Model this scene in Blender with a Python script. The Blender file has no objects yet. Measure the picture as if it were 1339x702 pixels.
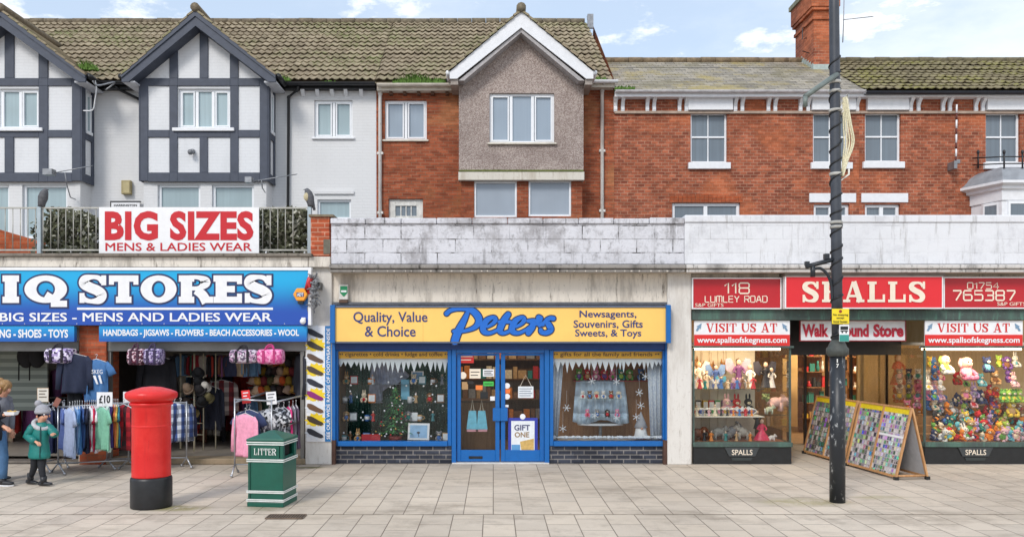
import bpy, bmesh, math, random
from mathutils import Vector, Matrix, noise as mnoise
R = math.radians
rnd = random.Random(11)
S = bpy.context.scene
COL = S.collection

# ------------------------------------------------------------------ camera, sky, sun, exposure
F, CX, HY, CH = 1050.0, 645.0, 445.0, 2.15        # focal length and vanishing point of the 1339 px wide photo, eye height
def X(px, d): return (px - CX) / F * d
def Z(py, d): return CH + (HY - py) / F * d
cd = bpy.data.cameras.new('camera'); cam = bpy.data.objects.new('camera', cd); COL.objects.link(cam)
cam.location = (0, 0, CH); cam.rotation_euler = (R(90), 0, 0)
cd.sensor_width = 36; cd.lens = 36 * F / 1339
cd.shift_x = (669.5 - CX) / 1339; cd.shift_y = (HY - 351) / 1339
cd.clip_start = .05; cd.clip_end = 3000
S.camera = cam

SUN_EL, SUN_AZ = 40, 208                           # azimuth clockwise from +Y: behind the camera, to its left
W = bpy.data.worlds.new('World'); S.world = W; W.use_nodes = True
nt = W.node_tree; N = nt.nodes; L = nt.links
bg = N['Background']; bg.inputs['Strength'].default_value = .15
sky = N.new('ShaderNodeTexSky'); sky.sky_type = 'NISHITA'; sky.sun_disc = False
sky.sun_elevation = R(SUN_EL); sky.sun_rotation = R(SUN_AZ); sky.air_density = 1.0; sky.dust_density = 1.0; sky.ozone_density = 1.5
tc = N.new('ShaderNodeTexCoord'); sp = N.new('ShaderNodeSeparateXYZ'); L.new(tc.outputs['Generated'], sp.inputs[0])
def wm(op, a, b=None, c=None):
    n = N.new('ShaderNodeMath'); n.operation = op
    for i, v in enumerate((a, b, c)):
        if v is None: continue
        if isinstance(v, (int, float)): n.inputs[i].default_value = v
        else: L.new(v, n.inputs[i])
    return n.outputs[0]
den = wm('MAXIMUM', wm('ADD', sp.outputs['Z'], .12), .05)
cmb = N.new('ShaderNodeCombineXYZ')
L.new(wm('DIVIDE', sp.outputs['X'], den), cmb.inputs[0]); L.new(wm('DIVIDE', sp.outputs['Y'], den), cmb.inputs[1])
def wnoise(scale, detail, off):
    mp = N.new('ShaderNodeMapping'); mp.inputs['Location'].default_value = off; L.new(cmb.outputs[0], mp.inputs[0])
    n = N.new('ShaderNodeTexNoise'); n.inputs['Scale'].default_value = scale; n.inputs['Detail'].default_value = detail
    n.inputs['Roughness'].default_value = .62; L.new(mp.outputs[0], n.inputs['Vector']); return n.outputs['Fac']
def wramp(v, a, b):
    n = N.new('ShaderNodeMapRange'); n.interpolation_type = 'SMOOTHSTEP'; n.inputs[1].default_value = a; n.inputs[2].default_value = b
    L.new(v, n.inputs[0]); return n.outputs[0]
puff = wramp(wnoise(3.4, 9, (1.9, .3, 0)), .515, .62)
veil = wm('MULTIPLY', wramp(wm('ADD', wnoise(.8, 7, (3.1, .4, 0)), wm('MULTIPLY', sp.outputs['X'], .30)), .46, .78), .80)
low = wramp(sp.outputs['Z'], .30, .02)
fac = wm('MINIMUM', wm('ADD', wm('MAXIMUM', puff, veil), wm('MULTIPLY', low, .25)), 1)
mx = N.new('ShaderNodeMix'); mx.data_type = 'RGBA'; L.new(fac, mx.inputs[0])
tint = N.new('ShaderNodeMix'); tint.data_type = 'RGBA'; tint.inputs[0].default_value = .7
L.new(sky.outputs[0], tint.inputs[6]); tint.inputs[7].default_value = (3.7, 4.4, 5.3, 1)
L.new(tint.outputs[2], mx.inputs[6]); mx.inputs[7].default_value = (5.6, 5.9, 6.3, 1)
L.new(mx.outputs[2], bg.inputs['Color'])

sl = bpy.data.lights.new('sun', 'SUN'); sl.energy = 1.5; sl.angle = R(16); sl.color = (1, .95, .88)
so = bpy.data.objects.new('sun', sl); COL.objects.link(so)
a, e = R(SUN_AZ), R(SUN_EL)
so.rotation_euler = Vector((math.sin(a) * math.cos(e), math.cos(a) * math.cos(e), math.sin(e))).to_track_quat('Z', 'Y').to_euler()
S.view_settings.view_transform = 'Standard'; S.view_settings.look = 'None'
S.view_settings.gamma = 1; S.view_settings.use_curve_mapping = False
S.view_settings.exposure = .4
S.cycles.max_bounces = 8; S.cycles.transparent_max_bounces = 16; S.cycles.caustics_reflective = False; S.cycles.caustics_refractive = False
S.cycles.sample_clamp_indirect = 4

# ------------------------------------------------------------------ materials
def lin(c):
    return tuple((v / 255 / 12.92 if v <= 10 else ((v / 255 + .055) / 1.055) ** 2.4) for v in c)
class NB:
    """small node-building helper for one material"""
    def __init__(s, name):
        s.m = bpy.data.materials.new(name); s.m.use_nodes = True
        s.nt = s.m.node_tree; s.n = s.nt.nodes; s.l = s.nt.links
        s.b = s.n['Principled BSDF']; s.tc = s.n.new('ShaderNodeTexCoord')
        s.obj = s.tc.outputs['Object']
    def put(s, sock, v):
        if hasattr(v, 'links'): s.l.new(v, sock)
        elif isinstance(v, (tuple, list)) and len(v) == 3 and sock.type == 'RGBA': sock.default_value = (*v, 1)
        else: sock.default_value = v
    def set(s, **k):
        for q, v in k.items(): s.put(s.b.inputs[q.replace('_', ' ')], v)
        return s
    def math(s, op, a, b=0.0, c=0.0, clamp=False):
        n = s.n.new('ShaderNodeMath'); n.operation = op; n.use_clamp = clamp
        for i, v in enumerate((a, b, c)): s.put(n.inputs[i], v)
        return n.outputs[0]
    def mapv(s, loc=(0, 0, 0), scale=(1, 1, 1), rot=(0, 0, 0), vec=None):
        n = s.n.new('ShaderNodeMapping'); s.l.new(vec or s.obj, n.inputs[0])
        n.inputs['Location'].default_value = loc; n.inputs['Scale'].default_value = scale; n.inputs['Rotation'].default_value = rot
        return n.outputs[0]
    def noise(s, scale=5, detail=5, rough=.6, vec=None, col=False):
        n = s.n.new('ShaderNodeTexNoise'); n.inputs['Scale'].default_value = scale; n.inputs['Detail'].default_value = detail
        n.inputs['Roughness'].default_value = rough; s.l.new(vec or s.obj, n.inputs['Vector'])
        return n.outputs['Color' if col else 'Fac']
    def ramp(s, v, a, b, lo=0., hi=1.):
        n = s.n.new('ShaderNodeMapRange'); n.interpolation_type = 'SMOOTHSTEP'
        s.put(n.inputs[0], v); s.put(n.inputs[1], a); s.put(n.inputs[2], b); s.put(n.inputs[3], lo); s.put(n.inputs[4], hi)
        return n.outputs[0]
    def mix(s, f, a, b, mode='MIX'):
        n = s.n.new('ShaderNodeMix'); n.data_type = 'RGBA'; n.blend_type = mode
        s.put(n.inputs[0], f); s.put(n.inputs[6], a); s.put(n.inputs[7], b); return n.outputs[2]
    def sep(s, v=None):
        n = s.n.new('ShaderNodeSeparateXYZ'); s.l.new(v or s.obj, n.inputs[0]); return n.outputs
    def comb(s, x, y, z=0.):
        n = s.n.new('ShaderNodeCombineXYZ')
        for i, v in enumerate((x, y, z)): s.put(n.inputs[i], v)
        return n.outputs[0]
    def uvw(s):                                     # u along any upright wall, v = height
        o = s.sep(); return s.comb(s.math('ADD', o[0], o[1]), o[2])
    def brick(s, vec, bw, rh, mortar=.008, c1=(0, 0, 0), c2=(1, 1, 1), cm=(.5, .5, .5), bias=0., off=.5, smooth=.1):
        n = s.n.new('ShaderNodeTexBrick'); s.l.new(vec, n.inputs['Vector'])
        for q, v in (('Color1', c1), ('Color2', c2), ('Mortar', cm), ('Scale', 1.), ('Mortar Size', mortar), ('Mortar Smooth', smooth), ('Bias', bias), ('Brick Width', bw), ('Row Height', rh)): s.put(n.inputs[q], v)
        n.offset = off; return n.outputs[0], n.outputs[1]
    def bump(s, h, strength=.3, dist=.02):
        n = s.n.new('ShaderNodeBump'); n.inputs['Strength'].default_value = strength; n.inputs['Distance'].default_value = dist
        s.l.new(h, n.inputs['Height']); s.l.new(n.outputs[0], s.b.inputs['Normal']); return s
    def out(s, shader): s.l.new(shader, s.n['Material Output'].inputs['Surface'])

_mc = {}
def M(col, rough=.6, var=.12, scale=9, bump=0., metal=0., spec=.5, srgb=True, bs=None):
    """plain painted / cloth / plastic material with worn variation"""
    key = (col, rough, var, scale, bump, metal, spec)
    if key in _mc: return _mc[key]
    m = NB('mat'); c = lin(col) if srgb else col
    v = m.noise(scale, 4, .6)
    cc = m.mix(m.ramp(v, .3, .7), tuple(x * (1 - var) for x in c), tuple(min(1, x * (1 + var * .6)) for x in c))
    m.set(Base_Color=cc, Roughness=rough, Metallic=metal, Specular_IOR_Level=spec)
    if bump: m.bump(m.noise(bs or scale * 5, 3), bump, .01)
    _mc[key] = m.m; return m.m

def mat_brick(name, c1, c2, cm, bw=.235, rh=.078, patch=None, dark=.35, mort=.009):
    m = NB(name); u = m.uvw()
    rc, rf = m.brick(u, bw, rh, mort, c1, c2, cm)
    col = m.mix(m.math('MULTIPLY', m.ramp(m.noise(1.1, 5, .65), .42, .72), dark), rc, tuple(x * .45 for x in c1))
    if patch: col = m.mix(m.math('MULTIPLY', m.ramp(m.noise(.7, 3, .5, m.mapv((3, 3, 1))), .5, .62), .55), col, patch)
    sc, _ = m.brick(m.mapv((.41, .2, 0), vec=u), bw, rh, 0., (.72, .72, .72), (1.2, 1.2, 1.2), (1, 1, 1), bias=-.2)
    col = m.mix(.9, col, sc, 'MULTIPLY')
    col = m.mix(m.math('MULTIPLY', m.ramp(m.noise(26, 3), .45, .8), .35), col, tuple(x * .5 for x in c2))
    m.set(Base_Color=col, Roughness=.9, Specular_IOR_Level=.25)
    m.bump(m.math('SUBTRACT', m.math('MULTIPLY', m.noise(40, 2), .3), rf), .5, .008); return m.m
def mat_painted_brick(name, col=(.71, .71, .715), dirt=.3):
    m = NB(name); u = m.uvw(); _, rf = m.brick(u, .235, .078, .008)
    d = m.ramp(m.noise(1.6, 6, .7, m.mapv(scale=(1, 1, .45))), .45, .8)
    c = m.mix(m.math('MULTIPLY', d, dirt), col, tuple(x * .72 for x in col))
    c = m.mix(m.math('MULTIPLY', m.ramp(rf, .4, 1), .10), c, tuple(x * .6 for x in col))
    m.set(Base_Color=c, Roughness=.75)
    m.bump(m.math('SUBTRACT', m.math('MULTIPLY', m.noise(14, 5), 1.0), m.math('MULTIPLY', rf, .6)), .45, .009); return m.m
def mat_pebbledash():
    m = NB('pebbledash'); v = m.n.new('ShaderNodeTexVoronoi'); v.inputs['Scale'].default_value = 52; m.l.new(m.obj, v.inputs['Vector'])
    c = m.mix(m.ramp(m.sep(v.outputs['Color'])[0], 0, 1), lin((152, 135, 128)), lin((200, 186, 178)))
    c = m.mix(m.math('MULTIPLY', m.ramp(m.noise(.8, 6, .7), .42, .72), .45), c, lin((120, 104, 98)))
    m.set(Base_Color=c, Roughness=.95, Specular_IOR_Level=.2); m.bump(m.math('SUBTRACT', 1., v.outputs['Distance']), .8, .02); return m.m
def mat_render(name, col, stain=(.10, .09, .08), amt=.7, top=.0, drip=1.):
    """painted render with damp stains and drips"""
    m = NB(name)
    n1 = m.ramp(m.noise(1.3, 7, .72, m.mapv(scale=(1.6, 1.6, .35))), .46, .66)
    n2 = m.ramp(m.noise(6.5, 6, .75, m.mapv(scale=(1.5, 1.5, .22))), .52, .70)
    n3 = m.ramp(m.noise(16, 4, .7), .58, .70)
    s = m.math('MAXIMUM', m.math('MAXIMUM', m.math('MULTIPLY', n1, .6), m.math('MULTIPLY', n2, drip)), m.math('MULTIPLY', n3, .5))
    c = m.mix(m.math('MULTIPLY', s, amt), col, stain)
    m.set(Base_Color=c, Roughness=.85); m.bump(m.noise(14, 6, .7), .35, .012); return m.m
def mat_block():
    m = NB('blockwork'); u = m.mapv((.11, .065, 0), vec=m.uvw()); rc, rf = m.brick(u, .62, .232, .012, (.93, .93, .93), (1, 1, 1), (.85, .85, .85), smooth=.6)
    base = m.mix(1., lin((216, 216, 222)), rc, 'MULTIPLY')
    big = m.ramp(m.noise(1.4, 7, .75), .47, .66); fine = m.ramp(m.noise(7, 7, .78, m.mapv(scale=(1, 1, .6))), .50, .66)
    c = m.mix(m.math('MULTIPLY', big, .55), base, lin((118, 112, 112)))
    c = m.mix(m.math('MULTIPLY', fine, .5), c, lin((96, 92, 92)))
    jm = m.math('MULTIPLY', rf, m.ramp(m.noise(2.4, 5, .7), .44, .58)); jw = m.ramp(m.noise(7, 3), .3, .6)
    c = m.mix(m.math('MULTIPLY', m.math('MULTIPLY', jm, jw), .95), c, lin((48, 44, 42)))
    c = m.mix(m.math('MULTIPLY', m.ramp(m.noise(3.1, 3, .5, m.mapv((9, 2, 4))), .62, .72), .6), c, lin((214, 214, 220)))
    dr = m.math('MULTIPLY', m.ramp(m.noise(7, 6, .75, m.mapv(scale=(1.3, 1.3, .13))), .52, .66), m.ramp(m.noise(1.1, 3, .5, m.mapv((2, 5, 1))), .42, .6)); c = m.mix(m.math('MULTIPLY', dr, .6), c, lin((84, 80, 78)))
    m.set(Base_Color=c, Roughness=.9); m.bump(m.math('SUBTRACT', m.math('MULTIPLY', m.noise(16, 6, .7), 1.3), m.math('MULTIPLY', rf, .45)), .6, .02); return m.m
def mat_tile(name, cs, moss, mscale=.55, mamt=.8):
    m = NB(name); o = m.sep(); n = m.n.new('ShaderNodeTexWhiteNoise'); n.noise_dimensions = '2D'
    m.l.new(m.comb(m.math('FLOOR', m.math('DIVIDE', o[0], .24)), m.math('FLOOR', m.math('MULTIPLY', o[2], 4.9))), n.inputs[0])
    c = m.mix(n.outputs[0], cs[0], cs[1])
    mo = m.math('MULTIPLY', m.ramp(m.noise(mscale, 8, .72), .45, .62), m.ramp(m.noise(9, 5, .7), .40, .62))
    c = m.mix(m.math('MULTIPLY', mo, mamt), c, moss)
    c = m.mix(m.math('MULTIPLY', m.ramp(m.noise(13, 5, .7), .5, .7), .55), c, cs[2])
    c = m.mix(m.math('MULTIPLY', m.ramp(m.noise(.35, 4, .6), .42, .6), .35), c, tuple(x * .6 for x in cs[0]))
    m.set(Base_Color=c, Roughness=.95, Specular_IOR_Level=.15); m.bump(m.noise(35, 4), .25, .01); return m.m
def mat_slate():
    m = NB('slate'); o = m.sep(); u = m.comb(o[0], m.math('MULTIPLY', o[1], 1.17))
    rc, rf = m.brick(u, .26, .19, .006, lin((128, 122, 112)), lin((168, 160, 146)), lin((66, 62, 58)), smooth=.3)
    g = m.ramp(m.noise(1.1, 7, .75), .45, .65); y = m.ramp(m.noise(.5, 6, .75, m.mapv((4, 4, 4))), .5, .66)
    c = m.mix(m.math('MULTIPLY', g, .5), rc, lin((120, 112, 78))); c = m.mix(m.math('MULTIPLY', y, .7), c, lin((168, 150, 84)))
    c = m.mix(m.math('MULTIPLY', m.ramp(m.noise(15, 4), .55, .7), .4), c, lin((80, 76, 70)))
    m.set(Base_Color=c, Roughness=.8); m.bump(m.math('SUBTRACT', m.noise(12, 3), rf), .6, .02); return m.m
def mat_glass(name='clear_glass', refl=1., tint=(.975, .985, .98)):
    m = NB(name); m.n.remove(m.b)
    t = m.n.new('ShaderNodeBsdfTransparent'); t.inputs[0].default_value = (*tint, 1)
    g = m.n.new('ShaderNodeBsdfGlossy'); g.inputs['Roughness'].default_value = .01; g.inputs[0].default_value = (1, 1, 1, 1)
    f = m.n.new('ShaderNodeFresnel'); f.inputs[0].default_value = 1.5
    x = m.n.new('ShaderNodeMixShader'); m.l.new(m.math('MULTIPLY', f.outputs[0], refl), x.inputs[0]); m.l.new(t.outputs[0], x.inputs[1]); m.l.new(g.outputs[0], x.inputs[2])
    m.out(x.outputs[0]); return m.m
def mat_pane(name, col, fold=.25):
    """a window with a net curtain just behind the glass"""
    m = NB(name); o = m.sep()
    v = m.noise(3.2, 3, .5, m.mapv(scale=(5, 5, .12))); b = m.noise(.9, 2, .5)
    c = m.mix(m.math('MULTIPLY', m.ramp(v, .3, .7), fold), col, tuple(x * .55 for x in col))
    c = m.mix(m.math('MULTIPLY', m.ramp(b, .38, .62), .5), c, tuple(x * .74 for x in col))
    m.set(Base_Color=c, Roughness=.35, Specular_IOR_Level=.5, Coat_Weight=.8, Coat_Roughness=.02); return m.m
def mat_emit(col, st):
    m = NB('lamp_glow'); m.set(Base_Color=(0, 0, 0), Emission_Color=col, Emission_Strength=st); return m.m
def mat_pattern(c1, c2, scale=14, c3=None, kind='vor', rough=.75):
    m = NB('printed_cloth')
    if kind == 'vor':
        v = m.n.new('ShaderNodeTexVoronoi'); v.inputs['Scale'].default_value = scale; m.l.new(m.obj, v.inputs['Vector']); f = m.sep(v.outputs['Color'])
        c = m.mix(m.ramp(f[0], .45, .5), lin(c1), lin(c2))
        if c3: c = m.mix(m.ramp(f[1], .68, .7), c, lin(c3))
    elif kind == 'check':
        o = m.sep(); fx = m.math('PINGPONG', m.math('MULTIPLY', o[0], scale), 1.); fz = m.math('PINGPONG', m.math('MULTIPLY', o[2], scale), 1.)
        a = m.ramp(fx, .45, .55); b = m.ramp(fz, .45, .55)
        c = m.mix(a, lin(c1), lin(c2)); c = m.mix(m.math('MULTIPLY', b, .55), c, lin(c3 or c1))
    else:
        o = m.sep(); f = m.math('PINGPONG', m.math('MULTIPLY', o[2 if kind == 'hstripe' else 0], scale), 1.); c = m.mix(m.ramp(f, .45, .55), lin(c1), lin(c2))
    m.set(Base_Color=c, Roughness=rough); return m.m

def mat_wood(c1, c2, s=1.):
    m = NB('wood'); v = m.noise(4 * s, 6, .65, m.mapv(scale=(6, 6, .7)))
    m.set(Base_Color=m.mix(m.ramp(v, .3, .7), lin(c1), lin(c2)), Roughness=.55); m.bump(v, .2, .005); return m.m

# ------------------------------------------------------------------ geometry helpers
ABS = {}
class MB:
    def __init__(s): s.v = []; s.f = []; s.mi = []; s.cur = 0; s.sm = []; s.smooth = False
    def face(s, idx): s.f.append(idx); s.mi.append(s.cur); s.sm.append(s.smooth)
    def quad(s, *p):
        b = len(s.v); s.v += [tuple(q) for q in p]; s.face(list(range(b, b + len(p)))); return s
    def box(s, x0, x1, y0, y1, z0, z1, rot=0, c=None):
        if x0 > x1: x0, x1 = x1, x0
        if y0 > y1: y0, y1 = y1, y0
        if z0 > z1: z0, z1 = z1, z0
        b = len(s.v); ps = [(x, y, z) for z in (z0, z1) for y in (y0, y1) for x in (x0, x1)]
        if rot:
            cx, cy = c or ((x0 + x1) / 2, (y0 + y1) / 2); co, si = math.cos(rot), math.sin(rot)
            ps = [(cx + (x - cx) * co - (y - cy) * si, cy + (x - cx) * si + (y - cy) * co, z) for x, y, z in ps]
        s.v += ps
        for q in ((0, 2, 3, 1), (4, 5, 7, 6), (0, 1, 5, 4), (2, 6, 7, 3), (0, 4, 6, 2), (1, 3, 7, 5)): s.face([b + i for i in q])
        return s
    def prism(s, pts, a, b_, axis='y'):
        """polygon (2D, counter-clockwise seen from -axis for y) swept from a to b along an axis"""
        n = len(pts); b = len(s.v)
        mk = {'y': lambda p, t: (p[0], t, p[1]), 'x': lambda p, t: (t, p[0], p[1]), 'z': lambda p, t: (p[0], p[1], t)}[axis]
        s.v += [mk(p, a) for p in pts] + [mk(p, b_) for p in pts]
        s.face([b + i for i in range(n)]); s.face([b + n + i for i in range(n)][::-1])
        for i in range(n): j = (i + 1) % n; s.face([b + j, b + i, b + n + i, b + n + j])
        return s
    def rings(s, rr, cap=True):
        """loft of closed rings (lists of points of equal length)"""
        b = len(s.v); n = len(rr[0])
        for r in rr: s.v += [tuple(p) for p in r]
        for k in range(len(rr) - 1):
            for i in range(n):
                j = (i + 1) % n; s.face([b + k * n + i, b + k * n + j, b + (k + 1) * n + j, b + (k + 1) * n + i])
        if cap: s.face([b + i for i in range(n)][::-1]); s.face([b + (len(rr) - 1) * n + i for i in range(n)])
        return s
    def tube(s, pts, r, n=8, cap=True, flat=1.):
        pts = [Vector(p) for p in pts]; rr = []; prev = None
        for i, p in enumerate(pts):
            t = (pts[min(i + 1, len(pts) - 1)] - pts[max(i - 1, 0)]).normalized()
            if prev is None:
                u = t.cross(Vector((0, 1, 0)) if abs(t.y) < .9 else Vector((1, 0, 0))).normalized()
            else: u = (prev - t * prev.dot(t)).normalized()
            prev = u; w = t.cross(u); q = r[i] if isinstance(r, (list, tuple)) else r
            rr.append([p + u * q * math.cos(2 * math.pi * k / n) + w * q * flat * math.sin(2 * math.pi * k / n) for k in range(n)])
        sm = s.smooth; s.smooth = n > 5; s.rings(rr, cap); s.smooth = sm; return s
    def lathe(s, prof, c=(0, 0, 0), n=20, cap=True, sx=1., sy=1.):
        sm = s.smooth; s.smooth = True
        s.rings([[(c[0] + r * sx * math.cos(2 * math.pi * k / n), c[1] + r * sy * math.sin(2 * math.pi * k / n), c[2] + z) for k in range(n)] for r, z in prof], cap)
        s.smooth = sm; return s
    def ball(s, c, rx, ry=None, rz=None, n=10, m=6, tilt=None):
        ry = ry or rx; rz = rz or rx
        rr = []
        for i in range(m + 1):
            a = -math.pi / 2 + math.pi * i / m; q = max(.02, math.cos(a))
            ring = [Vector((rx * q * math.cos(2 * math.pi * k / n), ry * q * math.sin(2 * math.pi * k / n), rz * math.sin(a))) for k in range(n)]
            if tilt: ring = [tilt @ p for p in ring]
            rr.append([p + Vector(c) for p in ring])
        sm = s.smooth; s.smooth = True; s.rings(rr); s.smooth = sm; return s
    def wall(s, x0, x1, z0, z1, y, holes=(), reveal=.12):
        """upright face looking to -Y with rectangular openings and their reveals"""
        xs = sorted({x0, x1, *[h[0] for h in holes], *[h[1] for h in holes]}); zs = sorted({z0, z1, *[h[2] for h in holes], *[h[3] for h in holes]})
        xs = [v for v in xs if x0 <= v <= x1]; zs = [v for v in zs if z0 <= v <= z1]
        for i in range(len(xs) - 1):
            for j in range(len(zs) - 1):
                mx_, mz_ = (xs[i] + xs[i + 1]) / 2, (zs[j] + zs[j + 1]) / 2
                if any(h[0] < mx_ < h[1] and h[2] < mz_ < h[3] for h in holes): continue
                s.quad((xs[i], y, zs[j]), (xs[i + 1], y, zs[j]), (xs[i + 1], y, zs[j + 1]), (xs[i], y, zs[j + 1]))
        for a, b, c, d in holes:
            e = y + reveal
            s.quad((a, y, c), (a, y, d), (a, e, d), (a, e, c)); s.quad((b, y, c), (b, e, c), (b, e, d), (b, y, d))
            s.quad((a, y, c), (a, e, c), (b, e, c), (b, y, c)); s.quad((a, y, d), (b, y, d), (b, e, d), (a, e, d))
        return s
    def build(s, name, mat, parent=None, local=False, bevel=0., loc=None, seg=1, smooth=None):
        me = bpy.data.meshes.new(name); off = Vector((0, 0, 0))
        if parent is not None and not local: off = Vector(ABS[parent.name])
        if loc is not None: off = Vector(loc)
        me.from_pydata([Vector(p) - off for p in s.v] if off.length else s.v, [], s.f)
        mats = mat if isinstance(mat, (list, tuple)) else [mat]
        for m in mats: me.materials.append(m)
        me.polygons.foreach_set('material_index', s.mi if len(mats) > 1 else [0] * len(s.f))
        me.polygons.foreach_set('use_smooth', s.sm if smooth is None else [smooth] * len(s.f)); me.update()
        o = bpy.data.objects.new(name, me); COL.objects.link(o)
        if parent is not None: o.parent = parent; ABS[o.name] = ABS.get(parent.name, (0, 0, 0))
        else: o.location = off; ABS[o.name] = tuple(off)
        if bevel:
            b = o.modifiers.new('edge', 'BEVEL'); b.width = bevel; b.segments = seg; b.limit_method = 'ANGLE'; b.angle_limit = R(50)
        return o
def tag(o, label=None, cat=None, group=None, kind=None):
    for k, v in (('label', label), ('category', cat), ('group', group), ('kind', kind)):
        if v: o[k] = v
    return o
def thing(name, label, cat, loc=(0, 0, 0), group=None, rz=0.):
    o = bpy.data.objects.new(name, None); COL.objects.link(o); o.location = loc; o.rotation_euler = (0, 0, rz); o.empty_display_size = .1
    ABS[o.name] = tuple(loc); return tag(o, label, cat, group)
def dup(root, loc=None, rz=None, label=None, group=None, mats=None, scale=None, rot=None):
    """a copy of a thing with copies of its parts and their sub-parts; mats maps a part's name to its own material"""
    def cp(o, par):
        c = o.copy(); COL.objects.link(c)
        if par is not None: c.parent = par
        if mats and c.type == 'MESH':
            k = o.name.split('.')[0]
            if k in mats and c.material_slots:
                c.material_slots[0].link = 'OBJECT'; c.material_slots[0].material = mats[k]
        for ch in o.children: cp(ch, c)
        return c
    r = cp(root, None)
    if loc is not None: r.location = loc
    if rz is not None: r.rotation_euler = (0, 0, rz)
    if rot is not None: r.rotation_euler = rot
    if scale is not None: r.scale = scale if isinstance(scale, tuple) else (scale,) * 3
    if label: r['label'] = label
    if group: r['group'] = group
    return r
def rematerial(root, mats):
    for o in [root, *root.children_recursive]:
        if o.type == 'MESH' and o.name.split('.')[0] in mats:
            o.material_slots[0].link = 'OBJECT'; o.material_slots[0].material = mats[o.name.split('.')[0]]

def text(s, px0, px1, py0, py1, d, mat, parent, bold=0., name='lettering', up=False, ext=.003, space=1., world=None, shear=0.):
    """lettering fitted to the rectangle px0..px1 x py0..py1 of the sign that stands at distance d"""
    smear = bold if ('M' in s or 'g' in s) else 0.
    c = bpy.data.curves.new('t', 'FONT'); c.body = s; c.offset = 0. if smear else bold; c.resolution_u = 3; c.space_character = space; c.shear = shear; c.align_x = 'CENTER'
    o = bpy.data.objects.new('t', c); me = o.to_mesh(); mb = MB()
    vs = [v.co.copy() for v in me.vertices]; fs = [list(p.vertices) for p in me.polygons]; o.to_mesh_clear(); bpy.data.objects.remove(o); bpy.data.curves.remove(c)
    ax, bx = min(v.x for v in vs), max(v.x for v in vs); ay, by = min(v.y for v in vs), max(v.y for v in vs)
    x0, x1, z0, z1 = world or (X(px0, d), X(px1, d), Z(py1, d), Z(py0, d))
    cps = [(i * smear, j * smear) for i in (-1, 1) for j in (-.8, .8)] if smear else [(0, 0)]
    for n_, (ox, oy) in enumerate(cps):
        b0 = len(mb.v); dd = d - n_ * .0007
        for v in vs:
            p, q = (v.x + ox - ax) / (bx - ax), (v.y + oy - ay) / (by - ay)
            mb.v.append((x0 + p * (x1 - x0), dd, z0 + q * (z1 - z0)) if not up else (x1 - q * (x1 - x0), dd, z0 + p * (z1 - z0)))
        for f in fs: mb.face([b0 + i for i in f])
    me = mb.build(name, mat, parent)
    if not smear: md = me.modifiers.new('thick', 'SOLIDIFY'); md.thickness = ext; md.offset = 0
    return me

def ribbon(mb, pts, w, y, n=1):
    """flat stroke in the XZ plane at depth y; w is a width or one per point"""
    ps = [Vector((p[0], p[1])) for p in pts]; Lh, Rh = [], []
    for i, p in enumerate(ps):
        t = (ps[min(i + 1, len(ps) - 1)] - ps[max(i - 1, 0)]).normalized(); nn = Vector((-t.y, t.x)); q = (w[i] if isinstance(w, (list, tuple)) else w) / 2
        Lh.append(p + nn * q); Rh.append(p - nn * q)
    for i in range(len(ps) - 1):
        yy = y - .00001 * i
        mb.quad((Rh[i].x, y, Rh[i].y), (Rh[i + 1].x, y, Rh[i + 1].y), (Lh[i + 1].x, y, Lh[i + 1].y), (Lh[i].x, y, Lh[i].y))
def smooth_path(pts, k=6):
    out = []; n = len(pts)
    for i in range(n - 1):
        p0, p1, p2, p3 = pts[max(i - 1, 0)], pts[i], pts[i + 1], pts[min(i + 2, n - 1)]
        for j in range(k):
            t = j / k
            out.append(tuple(.5 * (2 * b + (c - a_) * t + (2 * a_ - 5 * b + 4 * c - d) * t * t + (3 * b - a_ - 3 * c + d) * t ** 3) for a_, b, c, d in zip(p0, p1, p2, p3)))
    out.append(tuple(pts[-1])); return out
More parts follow.
